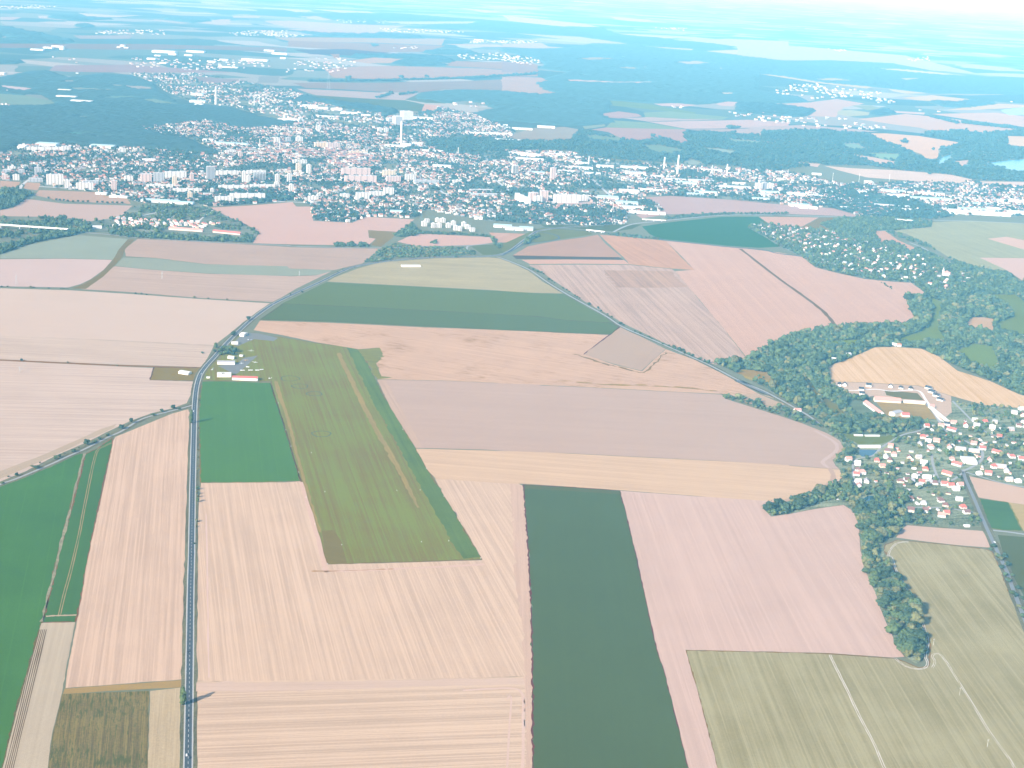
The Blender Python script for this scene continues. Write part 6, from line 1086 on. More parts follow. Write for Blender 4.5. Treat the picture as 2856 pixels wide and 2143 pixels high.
def glider(q, yaw, mat, span, label, prop=False):
    x, y = G(*T(0, 500, [q])[0]); r = link('glider' if not prop else 'light_aeroplane', None, None, (x, y, .25), yaw)
    m = MB(); pr = [(-2.4, .05, .62), (-2.0, .30, .66), (-1.2, .44, .72), (0, .46, .78), (1.4, .28, .80), (3.4, .14, .86), (4.8, .08, .95)]; n = 10
    v = [(px_, rr * math.cos(2 * math.pi * k / n), z + rr * 1.15 * math.sin(2 * math.pi * k / n)) for px_, rr, z in pr for k in range(n)]
    m.add(v, [(i * n + k, i * n + (k + 1) % n, (i + 1) * n + (k + 1) % n, (i + 1) * n + k) for i in range(len(pr) - 1) for k in range(n)] + [tuple(range(n))[::-1], tuple(range(len(v) - n, len(v)))])
    link('fuselage', m.mesh('fuselage', mat, True), r)
    s = span / 2; zw = 1.6 if prop else 1.02; c0, c1 = (.85, .75) if prop else (.65, .3)
    for sg in (-1, 1):
        link('wing', MB().add([(-c0, 0, zw), (c0, 0, zw), (c1, sg * s, zw + .35), (-c1, sg * s, zw + .35), (-c0, 0, zw + .16), (c0, 0, zw + .16), (c1, sg * s, zw + .42), (-c1, sg * s, zw + .42)], [(0, 1, 2, 3), (4, 5, 6, 7), (0, 1, 5, 4), (1, 2, 6, 5), (2, 3, 7, 6), (3, 0, 4, 7)]).mesh('wing', mat), r)
    link('fin', MB().add([(4.0, -.06, .95), (5.0, -.06, .95), (5.2, -.05, 2.3), (4.6, -.05, 2.3), (4.0, .06, .95), (5.0, .06, .95), (5.2, .05, 2.3), (4.6, .05, 2.3)], [(0, 1, 2, 3), (7, 6, 5, 4), (0, 4, 5, 1), (1, 5, 6, 2), (2, 6, 7, 3), (3, 7, 4, 0)]).mesh('fin', mat), r)
    link('tailplane', MB().box(4.5, 5.1, -1.5, 1.5, 2.15 if not prop else 1.0, 2.25 if not prop else 1.1).mesh('tailplane', mat), r)
    link('canopy', MB().lathe([(.34, 1.0), (.3, 1.25), (.12, 1.42)], 10, (-1.1, 0)).mesh('canopy', GLASS, True), r)
    if prop: link('propeller', MB().box(-2.52, -2.46, -.9, .9, .55, .7).mesh('propeller', DOORM), r)
    tag(r, label, 'aeroplane' if prop else 'glider', 'aircraft parked on the airfield')
glider((1893, 1402), 1.75, YEL, 14, 'yellow light aeroplane parked on the grass', True)
glider((1965, 1418), 1.3, GWH, 14, 'white high winged aeroplane beside the yellow one', True)
glider((1935, 1328), 1.6, GWH, 15, 'white glider farthest up the parking row')
glider((1862, 1425), 1.9, GWH, 10, 'small white glider between hangar and yellow aeroplane')
glider((2078, 1540), .4, GWH, 11, 'white glider standing alone right of the red roofed hangar')
def trailer(q, yaw, L, label):
    x, y = G(*T(0, 500, [q])[0]); r = link('glider_trailer', None, None, (x, y, .22), yaw)
    link('body', MB().add([(-L / 2, -.9, .5), (L / 2, -.7, .5), (L / 2, .7, .5), (-L / 2, .9, .5), (-L / 2, -.9, 1.9), (L / 2, -.6, 1.5), (L / 2, .6, 1.5), (-L / 2, .9, 1.9)], [(3, 2, 1, 0), (4, 5, 6, 7), (0, 1, 5, 4), (1, 2, 6, 5), (2, 3, 7, 6), (3, 0, 4, 7)]).mesh('body', GWH), r)
    link('drawbar', MB().tube((L / 2, 0, .6), (L / 2 + 1.4, 0, .5), .06, .06, 6).mesh('drawbar', STEEL), r)
    for v in (-.95, .95): link('wheel', MB().tube((0, v - .1, .33), (0, v + .1, .33), .33, .33, 12).mesh('wheel', TYRE), r)
    tag(r, label, 'trailer', 'glider trailers parked in a line')
for i, (q, yw, L) in enumerate((((1870, 1478), .32, 10), ((1932, 1477), .3, 10), ((1985, 1477), .3, 9), ((2018, 1472), .55, 8), ((1910, 1452), 0, 7))):
    trailer(q, yw, L, ('long white trailer nearest the square hangar', 'long white trailer second from the square hangar', 'white trailer third from the square hangar', 'white trailer at the far end of the row, turned outwards', 'short pale trailer parked just above the row')[i])
g = 'white airfield boundary markers'
for i, (a_, b_) in enumerate(((210, 345), (268, 552), (308, 678), (368, 878), (425, 1072), (492, 1278), (590, 1585), (1172, 548), (1352, 850), (1488, 1064), (1608, 1255), (1772, 1540), (1305, 1015), (1125, 1018), (570, 1028), (465, 728), (1315, 1415), (700, 1438), (1525, 1408))):
    x, y = G(*T(700, 1000, [(a_, b_)])[0]); r = link('boundary_marker', MB().add([(-.6, -.6, 0), (.6, -.6, 0), (.6, .6, 0), (-.6, .6, 0), (-.1, -.1, .9), (.1, -.1, .9), (.1, .1, .9), (-.1, .1, .9)], [(0, 1, 5, 4), (1, 2, 6, 5), (2, 3, 7, 6), (3, 0, 4, 7), (4, 5, 6, 7)]).mesh('boundary_marker', WHITE), None, (x, y, .1))
    tag(r, 'white pyramid marker ' + ('on the left edge of the airfield' if i < 7 else 'on the right edge of the airfield' if i < 12 else 'standing inside the airfield turf') + f', {ORD[(i if i < 7 else i - 7 if i < 12 else i - 12)].replace("nearest", "first")} counted from ' + ('the hangars' if i < 7 else 'the wood end' if i < 12 else 'the runway line'), 'marker', g)

# ------------------------------------------------------------------ woods, garden trees, town trees
CAND = []                                                           # x, y, height, width, tone index
TONES = ('dark', 'mid', 'olive')
def vnoise(x, y, s, seed=0):
    """smooth value noise for clumping"""
    r = np.random.default_rng(seed); tab = r.random((64, 64)); u, v = np.asarray(x) / s, np.asarray(y) / s
    i, j = np.floor(u).astype(int), np.floor(v).astype(int); fu, fv = u - i, v - j; fu = fu * fu * (3 - 2 * fu); fv = fv * fv * (3 - 2 * fv)
    g_ = lambda a, b: tab[a % 64, b % 64]
    return (g_(i, j) * (1 - fu) + g_(i + 1, j) * fu) * (1 - fv) + (g_(i, j + 1) * (1 - fu) + g_(i + 1, j + 1) * fu) * fv
def scatter(poly, cls, step, h, wd, keep=1.0, clump=0.0, seed=1, tones=(.5, .38, .12), out=None):
    poly = [(max(-190, min(3040, x)), min(2300, y)) for x, y in poly]
    w_ = G([p[0] for p in poly], [p[1] for p in poly]); lo, hi = w_.min(0), w_.max(0)
    X, Y = np.meshgrid(np.arange(lo[0], hi[0], step), np.arange(lo[1], hi[1], step))
    X = (X + rng.uniform(-.48, .48, X.shape) * step).ravel(); Y = (Y + rng.uniform(-.48, .48, Y.shape) * step).ravel()
    px, py = PX(X, Y); ok = inside(poly, px, py)
    if cls is not None: ok &= np.isin(cls_at(px, py), cls)
    ok &= rng.random(X.shape) < keep
    if clump: ok &= vnoise(X, Y, clump, seed) > rng.uniform(.25, .62, X.shape)
    ok &= (px > -160) & (px < 3010) & (py < 2250)
    out = CAND if out is None else out
    for x, y in zip(X[ok], Y[ok]):
        if not is_free(x, y): continue
        k = float(np.clip(rng.normal(.92, .26), .45, 1.5)) * (1.55 if rng.random() < .14 else 1); out.append((x, y, h * k ** .85, wd * float(np.clip(rng.normal(1, .2), .6, 1.5)) * k ** .8, int(rng.choice(3, p=tones))))
scatter(WOOD, [3], 9.6, 12.5, 13, .96, 0, 3)
scatter(WOOD, [6], 16, 6, 7, .16, 60, 4)
VG = P((A4, [(900, 480), (1500, 460), (1650, 330), (1900, 360), (2300, 390), (2300, 1020), (1790, 905), (1905, 1300), (1300, 1280), (1220, 1380), (900, 1180), (620, 1155), (560, 1050), (700, 985), (825, 950), (740, 785), (825, 700), (640, 515)]))
scatter(VG, [4], 10.5, 8, 8, .86, 32, 5, (.35, .40, .25))
scatter(P((A4, [(830, 1130), (1310, 1020), (1310, 1280), (1220, 1380), (1130, 1430), (905, 1200)])), [4], 11, 12, 12, .85, 0, 6)
scatter(P((A4, [(700, 985), (880, 960), (890, 1060), (760, 1080), (620, 1120), (400, 1196), (262, 1220), (226, 1186), (350, 1120), (560, 1055)])), [4], 9, 11, 11, .95, 0, 7)
scatter(P((A4, [(640, 515), (740, 560), (860, 640), (930, 680), (900, 800), (790, 830), (750, 785), (820, 700), (800, 640)])), [4], 10, 9, 9, .8, 0, 8)
BELT = P((A4, [(905, 1180), (960, 1200), (1090, 1250), (1100, 1400), (1060, 1480), (1120, 1660)]), (B4, [(1150, 60), (1215, 150), (1260, 270), (1330, 330), (1400, 460), (1420, 560), (1440, 690), (1432, 820), (1400, 855), (1300, 800), (1230, 715), (1170, 575), (1100, 415), (1070, 320), (1000, 160), (960, 50)]), (A4, [(985, 1600), (955, 1480), (945, 1300)]))
scatter(BELT, [4], 8.0, 11.5, 12, .97, 0, 9, (.30, .40, .30))
scatter(P((A4, [(1130, 500), (1500, 470), (1500, 500), (1300, 560), (1180, 600)])), None, 9, 13, 12, .95, 0, 10)
scatter(P((A3, [(1712, 312), (1735, 268), (1800, 285), (1960, 335), (2100, 375), (2212, 360)]), (A4, [(120, 385), (300, 360), (400, 400), (520, 450), (640, 515), (640, 540), (500, 495), (250, 415), (0, 335)]), (A3, [(2000, 395), (1850, 345)])), None, 10, 8, 9, .8, 0, 11)
scatter(P((C3, [(1260, 1275), (1400, 1325), (1600, 1415), (1650, 1425), (1640, 1445), (1400, 1345)])), [1, 2, 3], 8, 6, 8, .45, 0, 12)
for poly, h in ((SUBURB, 9),): scatter(poly, [7], 10.5, h, 9, .9, 0, 13, (.6, .35, .05))
scatter(P((C4, [(620, 345), (800, 320), (1000, 310), (1230, 330), (1240, 400), (1160, 480), (1060, 400), (900, 420), (720, 390)])), [7], 10, 11, 10, .95, 0, 14, (.7, .3, 0))
scatter(T(0, 500, [(700, 330), (930, 290), (1020, 215), (1500, 185), (1780, 300), (1900, 350), (2000, 412), (1945, 490), (1500, 470), (1000, 440), (850, 415)]), [7], 12, 9, 9, .95, 40, 15, (.6, .35, .05))
scatter(T(0, 500, [(1030, 430), (1500, 455), (1900, 470), (1950, 490), (1500, 478), (1000, 450), (850, 430), (850, 410)]), None, 9, 9, 9, .95, 0, 16, (.7, .3, 0))
VIA = T(0, 500, [(-500, 300), (0, 290), (450, 300), (700, 335), (850, 330), (850, 400), (700, 410), (560, 425), (250, 490), (0, 575), (-500, 700)])
scatter(VIA, [0], 10, 11, 10, .95, 90, 17, (.65, .35, 0))
scatter(T(0, 500, [(-100, 540), (0, 520), (300, 450), (560, 405), (600, 428), (250, 492), (0, 580), (-100, 620)]), [0], 8, 10, 9, 1, 0, 18, (.7, .3, 0))
scatter(T(0, 500, [(-300, 90), (0, 85), (140, 75), (260, 120), (200, 150), (100, 220), (0, 238), (-300, 250)]), [0], 10, 12, 10, 1, 0, 19, (.8, .2, 0))
SCRUB = P((C2, [(870, 640), (1000, 540), (1100, 500), (1300, 520), (1640, 530), (1760, 585), (1600, 605), (1130, 605), (1060, 640)]))
scatter(SCRUB, [0, 1], 10, 6, 9, .8, 0, 20, (.35, .5, .15))
scatter(P((C2, [(1100, 440), (1240, 340), (1300, 410), (1280, 440), (1140, 450)])), None, 9, 9, 10, .95, 0, 21, (.7, .3, 0))
scatter(P((C2, [(1290, 405), (1700, 425), (1850, 440), (1840, 450), (1640, 435), (1290, 425)])), None, 9, 7, 9, .9, 0, 22, (.7, .3, 0))
scatter(P((C2, [(1850, 430), (1900, 470), (1950, 520), (1910, 540), (1860, 490)])), None, 10, 7, 9, .8, 0, 23, (.6, .4, 0))
scatter(P((C2, [(640, 500), (720, 500), (720, 525), (650, 522)])), None, 8, 9, 11, 1, 0, 24, (.8, .2, 0)); scatter(P((C2, [(745, 500), (800, 500), (800, 522), (750, 520)])), None, 8, 9, 11, 1, 0, 24, (.8, .2, 0)); scatter(P((C2, [(830, 505), (900, 505), (900, 527), (830, 522)])), None, 8, 8, 10, 1, 0, 24, (.8, .2, 0))
scatter(P((C2, [(1370, 488), (1440, 484), (1440, 498), (1370, 498)])), None, 8, 7, 10, 1, 0, 25, (.8, .2, 0))
scatter(P((C3, [(160, 500), (200, 460), (280, 425), (290, 440), (220, 480), (180, 510)])), None, 9, 10, 11, .95, 0, 26, (.8, .2, 0))
scatter(P((C3, [(800, 425), (900, 420), (1240, 460), (1240, 470), (950, 448)])), None, 9, 6, 8, .7, 0, 27, (.6, .4, 0))
scatter(P((C3, [(1250, 300), (1400, 275), (1700, 262), (2212, 262), (2212, 272), (1700, 276), (1300, 312)])), None, 10, 6, 8, .8, 0, 28, (.8, .2, 0))
scatter(P((C4, [(1080, 780), (1190, 855), (1200, 850), (1120, 800), (1080, 785)])), None, 9, 5, 7, .8, 0, 29, (.6, .4, 0))
scatter(P((C4, [(1690, 640), (1900, 690), (2300, 760), (2300, 900), (1700, 905), (1640, 850)])), [7, 3], 11, 11, 11, .9, 0, 30, (.65, .3, .05))
scatter(P((C4, [(1150, 405), (1260, 420), (1400, 470), (1700, 630), (1690, 645), (1500, 540), (1330, 480), (1200, 440)])), [1, 7, 0], 11, 8, 10, .7, 50, 31, (.7, .3, 0))
# tall edge of the wood behind the pale field hedges, tile 4
near = sorted(CAND, key=lambda t: -(t[2] + t[3]) / t[1])
n_ind = 205
IND = {}
for t in near[:n_ind]:
    kind = 'cone' if random.random() < .04 else 'round'
    tree(t[0], t[1], t[2], t[3], kind, TONES[t[4]], None, 'trees of the valley wood, the tree belt and the village')
rest = near[n_ind:]

def merge(name, label, items, temps, mats, tones=True):
    """many crowns as one mesh"""
    VV, FF, MI, n0 = [], [], [], 0
    arr = np.array(items); which = rng.integers(len(temps), size=len(arr))
    for k, (v, f) in enumerate(temps):
        sel = arr[which == k]
        if not len(sel): continue
        a = rng.uniform(0, 6.28, len(sel)); c, s = np.cos(a)[:, None], np.sin(a)[:, None]
        x = (v[:, 0] * c - v[:, 1] * s) * sel[:, 3:4] + sel[:, 0:1]; y = (v[:, 0] * s + v[:, 1] * c) * sel[:, 3:4] + sel[:, 1:2]; z = (v[:, 2] - .12) * sel[:, 2:3] * 1.1 + .05
        VV.append(np.stack([x, y, z], -1).reshape(-1, 3)); FF.append((f[None] + (np.arange(len(sel)) * len(v))[:, None, None] + n0).reshape(-1, 3)); n0 += len(sel) * len(v)
        MI.append(np.repeat(sel[:, 4].astype(int), len(f)))
    o = link(name, mesh_tris(name, np.concatenate(VV), np.concatenate(FF), mats, np.concatenate(MI)))
    return tag(o, label, None, None, 'stuff')
MIDT = [crown(50 + k, 1, 40, lobes=4 + k % 3, lobe_sub=0) for k in range(8)]
LOWT = [crown(70 + k, 0, 9, lobes=3, lobe_sub=0) for k in range(5)]
merge('woodland', 'dense mass of trees filling the river wood and the gardens', rest, MIDT, [LEAF[t] for t in TONES])

# town trees and town houses (thousands: one mass each)
TT = []
scatter(TOWN, [5], 13, 10, 10.5, .85, 85, 40, (.75, .25, 0), TT)
scatter(TOWN, [0, 5], 24, 9, 9.5, .45, 0, 41, (.75, .25, 0), TT)
scatter(NORTH, [5], 19, 10, 12, .75, 100, 42, (.85, .15, 0), TT)
scatter(P((C2, [(460, 205), (820, 260), (1240, 240), (1350, 250), (1260, 300), (880, 290), (780, 335), (480, 322)])), [5, 0], 11, 11, 11, .85, 60, 43, (.8, .2, 0), TT)
scatter(P((C3, [(100, 330), (250, 250), (600, 260), (960, 280), (1000, 330), (960, 350), (700, 360), (690, 330), (260, 340)])), [5], 12, 10, 11, .9, 60, 44, (.8, .2, 0), TT)
scatter(P((C2, [(0, 130), (330, 110), (340, 165), (0, 195)])), [5], 11, 10, 11, .95, 0, 46, (.8, .2, 0), TT)
scatter(P((Cc, [(1500, 180), (2212, 110), (2212, 175), (1600, 215)])), [5], 11, 10, 11, .95, 0, 46, (.8, .2, 0), TT)
scatter(P((D, [(1070, 1490), (1400, 1500), (1500, 1440), (2212, 1420), (2212, 1540), (1600, 1590), (1500, 1600), (1080, 1480)])), [5], 13, 11, 11, .8, 0, 46, (.8, .2, 0), TT)
RIV = P((D3, [(0, 1095), (400, 1085), (560, 1020), (640, 1010), (900, 1070), (1030, 1090), (1280, 1065), (1420, 1020), (1600, 1020), (1840, 1040), (2000, 1020), (2212, 1005)]), (D4, [(500, 995), (850, 1020), (1030, 1045), (1090, 1080), (1210, 1115), (1480, 1240), (1550, 1240), (1570, 1135), (1700, 1115), (1720, 1090), (1400, 1045), (1500, 1015), (1900, 1030), (2260, 1000), (2260, 1410), (1830, 1392), (1450, 1340), (1000, 1280), (650, 1275), (300, 1318), (0, 1310)]), (D3, [(1900, 1290), (1400, 1265), (900, 1235), (660, 1205), (530, 1168), (0, 1150)]))
scatter(RIV, [0], 17, 13, 16, .97, 0, 47, (.75, .25, 0), TT)
scatter(P((D2, [(1300, 1090), (1700, 1060), (2100, 1085), (2212, 1090), (2212, 1150), (1500, 1190)])), [0, 5], 16, 12, 15, .97, 0, 48, (.8, .2, 0), TT)
scatter(P((D4, [(640, 1560), (900, 1560), (1000, 1480), (820, 1440), (930, 1420), (1100, 1500), (1050, 1590), (1300, 1640), (1750, 1660), (960, 1660), (740, 1610)])), [0, 5], 14, 11, 14, .95, 0, 49, (.8, .2, 0), TT)
scatter(P((C4, [(640, 60), (900, 50), (1000, 90), (1100, 120), (1300, 140), (1680, 290), (1500, 310), (1200, 305), (970, 290), (740, 222), (640, 180)])), [0, 5], 13, 11, 13, .97, 0, 50, (.8, .2, 0), TT)
for tl, q in ((D4, [(1030, 1060), (1040, 1050), (1085, 1075), (1070, 1085)]), (D4, [(1265, 1105), (1290, 1075), (1320, 1095), (1310, 1110)]), (D4, [(1500, 1160), (1515, 1145), (1525, 1160)]), (D3, [(1140, 1060), (1155, 1045), (1180, 1065)]), (D3, [(1720, 990), (1780, 978), (1845, 990), (1780, 1000)]), (D4, [(1430, 1340), (1500, 1340), (1480, 1350)]), (D2, [(925, 345), (990, 352), (940, 362)]), (D2, [(1140, 600), (1160, 590), (1175, 612)]), (D2, [(1340, 595), (1355, 580), (1370, 600)]), (D2, [(730, 600), (765, 600), (765, 620), (730, 620)]),
              (D4, [(1640, 1010), (1780, 1010), (1790, 1030), (1640, 1030)]), (D4, [(1730, 940), (2150, 985), (2150, 1000), (1730, 955)]), (D4, [(1500, 900), (1720, 950), (1700, 960), (1480, 905)]), (D2, [(440, 625), (900, 625), (1700, 600), (2200, 570), (2200, 580), (1700, 610), (900, 632), (440, 635)]), (D2, [(960, 760), (1080, 720), (1100, 726), (990, 762)]), (D2, [(1130, 732), (1280, 715), (1280, 722), (1140, 738)])):
    scatter(P((tl, q)), None, 13, 14, 16, .9, 0, 51, (.8, .2, 0), TT)
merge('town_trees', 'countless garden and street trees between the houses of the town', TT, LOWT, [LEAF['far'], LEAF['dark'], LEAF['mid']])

def town_houses(poly, cls, step, keep, clump, seed, size=1.0):
    w_ = G([p[0] for p in poly], [p[1] for p in poly]); lo, hi = w_.min(0), w_.max(0); out = []; a = .45; c, s = math.cos(a), math.sin(a); cen = (lo + hi) / 2; R = np.linalg.norm(hi - lo) / 2
    u = np.arange(-R, R, step); U, V = np.meshgrid(u, np.arange(-R, R, step * 1.5)); U = U + rng.normal(0, step * .14, U.shape); V = V + rng.normal(0, step * .10, V.shape)
    X, Y = (cen[0] + c * U - s * V).ravel(), (cen[1] + s * U + c * V).ravel(); px, py = PX(X, Y)
    ok = inside(poly, px, py) & (rng.random(X.shape) < keep) & (px > -60) & (px < 2920)
    if cls is not None: ok &= np.isin(cls_at(px, py), cls)
    if clump: ok &= vnoise(X, Y, clump, seed) > rng.uniform(.15, .55, X.shape)
    for x, y in zip(X[ok], Y[ok]):
        if is_free(x, y): out.append((x, y, rng.uniform(10, 17) * size, rng.uniform(9, 12) * size, rng.uniform(4.5, 8.5)))
    return out
far_houses += town_houses(TOWN, [5], 19.5, .66, 160, 61, .88)
far_houses += town_houses(T(700, 0, [(0, 1180), (300, 1160), (750, 1160), (1000, 1210), (1000, 1290), (700, 1300), (550, 1230), (300, 1210), (0, 1230)]), [5], 17, .9, 0, 62, 1.25)
far_houses += town_houses(NORTH, [5], 27, .5, 150, 63, .95)
FV_ = [(D, [(0, 690), (120, 690), (120, 715), (0, 720)]), (D, [(530, 560), (630, 562), (620, 575), (540, 572)]), (D, [(340, 715), (360, 715), (360, 722), (340, 722)]), (D, [(0, 805), (150, 815), (150, 822), (0, 815)]), (D, [(850, 235), (1270, 235), (1280, 270), (700, 262)]), (D, [(290, 232), (330, 238), (300, 246)]), (D, [(0, 45), (240, 40), (470, 50), (240, 70), (0, 72)]), (D, [(1720, 250), (2212, 235), (2212, 280), (1800, 275)]),
       (D, [(1000, 450), (2000, 470), (2100, 520), (1500, 545), (1000, 520)]), (D, [(390, 440), (560, 445), (700, 490), (500, 480)]), (D2, [(210, 510), (480, 450), (700, 450), (840, 490), (800, 520), (560, 580), (270, 570)]), (D2, [(0, 245), (200, 245), (480, 285), (200, 290)]), (D2, [(1000, 220), (1640, 245), (1630, 262), (1040, 250)]), (D2, [(1650, 315), (2212, 310), (2212, 335), (1700, 335)]), (D2, [(1380, 860), (1560, 780), (1800, 800), (1700, 840), (1500, 870)]), (D2, [(640, 150), (1050, 160), (1030, 182), (700, 175)]),
       (D3, [(0, 420), (130, 420), (230, 450), (340, 490), (230, 505), (60, 480)]), (D3, [(0, 325), (250, 320), (200, 335), (0, 338)]), (D2, [(1560, 430), (1900, 410), (2160, 450), (2212, 490), (1900, 470), (1630, 455)]), (D2, [(1080, 370), (1280, 355), (1280, 380), (1120, 380)]), (D3, [(1290, 820), (1420, 822), (1420, 840), (1300, 835)]), (D3, [(1740, 860), (1800, 855), (2212, 875), (2212, 955), (1900, 925), (1740, 905)]), (D4, [(0, 875), (300, 880), (500, 915), (780, 905), (960, 950), (1220, 990), (1150, 1005), (850, 995), (560, 980), (200, 940), (0, 930)]),
       (D4, [(145, 690), (330, 665), (600, 650), (760, 655), (1130, 715), (1100, 745), (800, 750), (600, 770), (470, 745), (330, 730), (260, 695)]), (D4, [(960, 740), (1200, 770), (1230, 830), (1140, 815), (960, 760)]), (D4, [(1300, 830), (1480, 850), (1640, 870), (1500, 880)]), (D4, [(2080, 785), (2200, 785), (2190, 800)]), (D4, [(600, 370), (900, 390), (780, 400)]), (D4, [(1280, 460), (1480, 440), (1500, 470), (1350, 475)]), (D3, [(450, 560 - 10), (480, 550), (480, 556)]), (D3, [(1660, 528), (1760, 530), (1750, 540), (1680, 538)]), (D3, [(1070, 515), (1120, 520), (1110, 530)]), (D3, [(1160, 220), (1430, 215), (1400, 240)]), (D2, [(850, 920), (980, 910), (1000, 950), (860, 945)])]
for k, (tl, q) in enumerate(FV_):
    q = T(tl[0], tl[1], q); d = float(np.linalg.norm(G(*np.mean(q, 0)))) / 1000
    far_houses += town_houses(q, None, 30 if d < 9 else 52, .5, 150, 80 + k, 1.05 if d < 9 else 1.3)
FW = {k: mat_plain('render_' + k, c) for k, c in (('white', (.72, .69, .64)), ('cream', (.60, .51, .40)), ('pink', (.50, .36, .30)), ('grey', (.34, .33, .32)))}; FR = {k: mat_plain('tiles_' + k, c, .25) for k, c in (('salmon', (.34, .17, .13)), ('pale', (.46, .43, .40)), ('grey', (.20, .20, .21)), ('brown', (.13, .08, .065)))}
hmats = list(FW.values()) + [FR['salmon'], FR['pale'], FR['grey'], FR['brown']]
Vv, Ff, Mm = [], [], []
QF = [(0, 1, 5, 4), (1, 2, 6, 5), (2, 3, 7, 6), (3, 0, 4, 7)]
for (x, y, wd, dp, hh) in far_houses:
    a = .45 + random.choice((0, 1.57, 0, 3.14)) + random.uniform(-.2, .2); c, s = math.cos(a), math.sin(a); A_, B2_ = wd / 2, dp / 2; hr = random.uniform(2.2, 4)
    L = [(-A_, -B2_, 0), (A_, -B2_, 0), (A_, B2_, 0), (-A_, B2_, 0), (-A_, -B2_, hh), (A_, -B2_, hh), (A_, B2_, hh), (-A_, B2_, hh), (-A_, 0, hh + hr), (A_, 0, hh + hr)]
    o_ = .5; L += [(-A_ - o_, -B2_ - o_, hh - .2), (A_ + o_, -B2_ - o_, hh - .2), (A_ + o_, B2_ + o_, hh - .2), (-A_ - o_, B2_ + o_, hh - .2), (-A_ - o_, 0, hh + hr + .25), (A_ + o_, 0, hh + hr + .25)]
    n = len(Vv); Vv += [(x + c * p - s * q, y + s * p + c * q, z + .1) for p, q, z in L]
    wm = random.choice((0, 0, 1, 2, 3)); rm = random.choice((4, 4, 4, 5, 6, 7, 7))
    for f in QF + [(4, 8, 7), (5, 6, 9)]: Ff.append(tuple(i + n for i in f)); Mm.append(wm)
    for f in ((10, 11, 15, 14), (12, 13, 14, 15)): Ff.append(tuple(i + n for i in f)); Mm.append(rm)
tag(link('town_houses', mesh('town_houses', Vv, Ff, hmats, Mm)), 'countless small houses of the town and the far villages', None, None, 'stuff')

# ------------------------------------------------------------------ far forests: real canopies, one mass each
FMAT = mat_leaf('hazed_canopy', (.034, .068, .060), .28)  # canopy green pushed towards blue, painting in part of the distance haze
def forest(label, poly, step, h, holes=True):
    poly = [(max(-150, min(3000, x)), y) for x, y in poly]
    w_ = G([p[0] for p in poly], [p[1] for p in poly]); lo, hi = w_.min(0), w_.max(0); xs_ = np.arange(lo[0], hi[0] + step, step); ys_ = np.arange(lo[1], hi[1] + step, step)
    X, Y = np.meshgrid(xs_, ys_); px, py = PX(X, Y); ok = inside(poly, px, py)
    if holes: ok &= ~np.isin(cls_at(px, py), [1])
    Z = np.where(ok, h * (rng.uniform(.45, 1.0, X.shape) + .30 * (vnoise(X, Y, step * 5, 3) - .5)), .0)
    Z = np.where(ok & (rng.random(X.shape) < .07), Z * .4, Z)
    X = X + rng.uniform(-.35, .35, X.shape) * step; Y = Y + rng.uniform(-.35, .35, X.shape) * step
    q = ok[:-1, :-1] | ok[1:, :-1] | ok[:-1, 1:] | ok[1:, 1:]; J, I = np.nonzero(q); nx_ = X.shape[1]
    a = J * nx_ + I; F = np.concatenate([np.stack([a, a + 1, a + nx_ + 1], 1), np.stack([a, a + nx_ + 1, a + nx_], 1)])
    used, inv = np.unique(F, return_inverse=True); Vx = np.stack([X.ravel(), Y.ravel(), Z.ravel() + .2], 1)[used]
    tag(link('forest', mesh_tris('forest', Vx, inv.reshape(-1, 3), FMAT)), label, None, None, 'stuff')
forest('large dark forest left of and behind the town', P((D, [(-300, 820), (300, 822), (450, 802), (800, 782), (1100, 802), (1400, 812), (1750, 832), (1900, 882), (2212, 932)]), (D2, [(0, 890), (200, 935), (350, 942), (340, 962), (0, 992)]), (D, [(2050, 985), (1850, 990), (1600, 932), (1400, 955), (1080, 992), (1250, 1042), (1480, 1085), (1540, 1120), (1700, 1180), (1540, 1180), (1300, 1150), (880, 1138), (480, 1102), (130, 1118), (0, 1190), (-300, 1190)])), 13, 11)
forest('forest strip beyond the big forest on the left', P((D, [(-300, 610), (0, 602), (200, 556), (350, 545), (520, 598), (800, 572), (1000, 585), (1180, 642), (1200, 700), (1280, 740), (1370, 800), (1100, 800), (800, 782), (450, 802), (300, 715), (180, 735), (0, 722), (-300, 720)])), 16, 8)
forest('dark forest wedge far off at the left edge', P((D, [(-300, 205), (0, 210), (100, 222), (350, 272), (540, 312), (560, 330), (300, 332), (0, 332), (-300, 330)])), 30, 22)
forest('small wood far off at the left', P((D, [(-200, 462), (0, 460), (120, 468), (170, 485), (100, 495), (-200, 495)])), 25, 18)
forest('wooded ridge between the far villages', P((D2, [(360, 245), (500, 262), (620, 270), (700, 262), (800, 272), (1000, 270), (1300, 290), (1380, 310), (1000, 305), (820, 290), (560, 285)])), 35, 30)
forest('long thin wood beside the rounded far field', P((D2, [(780, 420), (1000, 425), (1300, 430), (1480, 440), (1560, 475), (1400, 480), (1200, 465), (1100, 452), (800, 435)])), 25, 22)
forest('small dark wood before the far village', P((D2, [(1330, 400), (1480, 388), (1680, 395), (1750, 415), (1600, 425), (1400, 420)])), 25, 20)
forest('wood patch right of the rounded far field', P((D2, [(1090, 488), (1110, 470), (1400, 480), (1520, 505), (1200, 512)])), 25, 18)
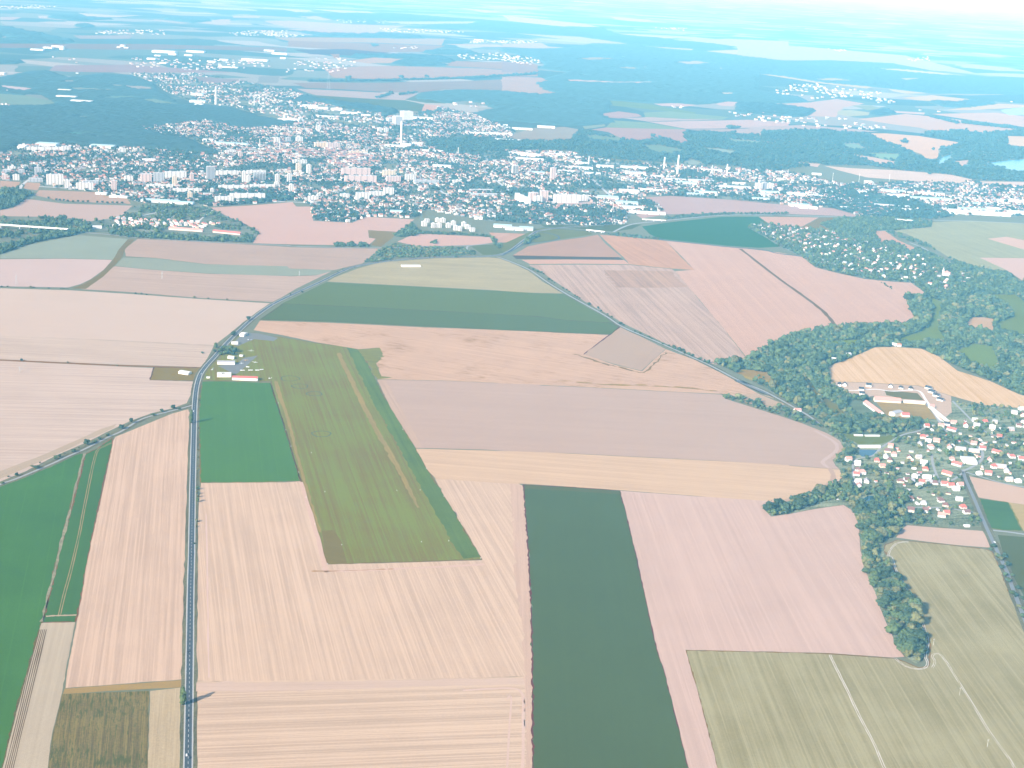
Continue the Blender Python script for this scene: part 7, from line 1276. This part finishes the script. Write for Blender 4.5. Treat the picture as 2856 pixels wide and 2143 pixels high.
forest('vast pale blue forest filling the far middle and right', P((D2, [(1290, 725), (1500, 700), (1800, 695), (2212, 722)]), (D3, [(430, 722), (330, 690), (270, 642), (370, 600), (520, 560), (300, 530), (340, 490), (240, 445), (130, 420), (0, 400), (0, 378), (300, 378), (520, 370), (700, 337), (990, 346), (1110, 360), (1280, 380), (1460, 392), (1560, 398), (1900, 437), (2150, 468)]), (D4, [(350, 472), (700, 470), (1200, 492), (1500, 560), (1850, 592), (2260, 612), (2260, 730), (1500, 722), (1050, 672), (680, 640), (300, 582), (160, 572), (150, 690), (330, 732), (470, 748), (560, 788), (330, 798), (130, 798)]), (D3, [(1850, 788), (1720, 783), (1640, 798), (1500, 808), (1350, 795), (1170, 798), (820, 775), (830, 850), (760, 880), (800, 905), (860, 940), (690, 962), (500, 972), (280, 952), (100, 935), (0, 935)]), (D2, [(1900, 935), (1700, 880), (1880, 838), (1850, 828), (1800, 798), (1640, 775), (1510, 798), (1400, 770), (1290, 765)])), 24, 9)
forest('pale blue forest band near the horizon', P((D3, [(-2000, 110), (-900, 100), (0, 168), (450, 208), (780, 215), (830, 248), (980, 278), (1300, 302), (1310, 312), (1650, 342), (1780, 362), (1760, 385), (1600, 385), (1460, 378), (1110, 356), (820, 313), (600, 284), (100, 257), (-600, 200)])), 60, 14)
forest('wood strip beside the curved fields on the right', P((D4, [(0, 800), (130, 802), (300, 812), (600, 850), (600, 862), (530, 895), (400, 905), (0, 870)])), 20, 18)
forest('small wood between round fields on the right', P((D4, [(1030, 872), (1060, 850), (1180, 852), (1220, 870), (1150, 885), (1050, 890)])), 20, 17)
forest('narrow wood by the gravel lake', P((D4, [(1490, 785), (1700, 790), (1820, 775), (2000, 800), (1800, 830), (1600, 828)])), 24, 18)
forest('dark tree belt behind the town toward the fields', P((D2, [(420, 738), (520, 770), (800, 802), (1100, 847), (1130, 870), (1060, 890), (840, 860), (600, 800), (500, 790), (320, 780)])), 16, 17)
forest('far dark wood strip at the top left', P((D, [(1270, 140), (1500, 145), (1650, 165), (1480, 178), (1300, 155)])), 40, 25)
forest('second far dark wood strip at the top left', P((D, [(380, 130), (700, 138), (860, 152), (600, 160), (420, 145)])), 40, 25)
forest('little wood on the far plain', P((D, [(595, 198), (640, 188), (710, 200), (700, 212), (610, 210)])), 35, 25)
finish_labels()
print(STAT); print('labels', sum(len(v) for v in PENDING.values()), 'trees cand', len(CAND), 'town trees', len(TT), 'far houses', len(far_houses), 'objects', len(bpy.data.objects))
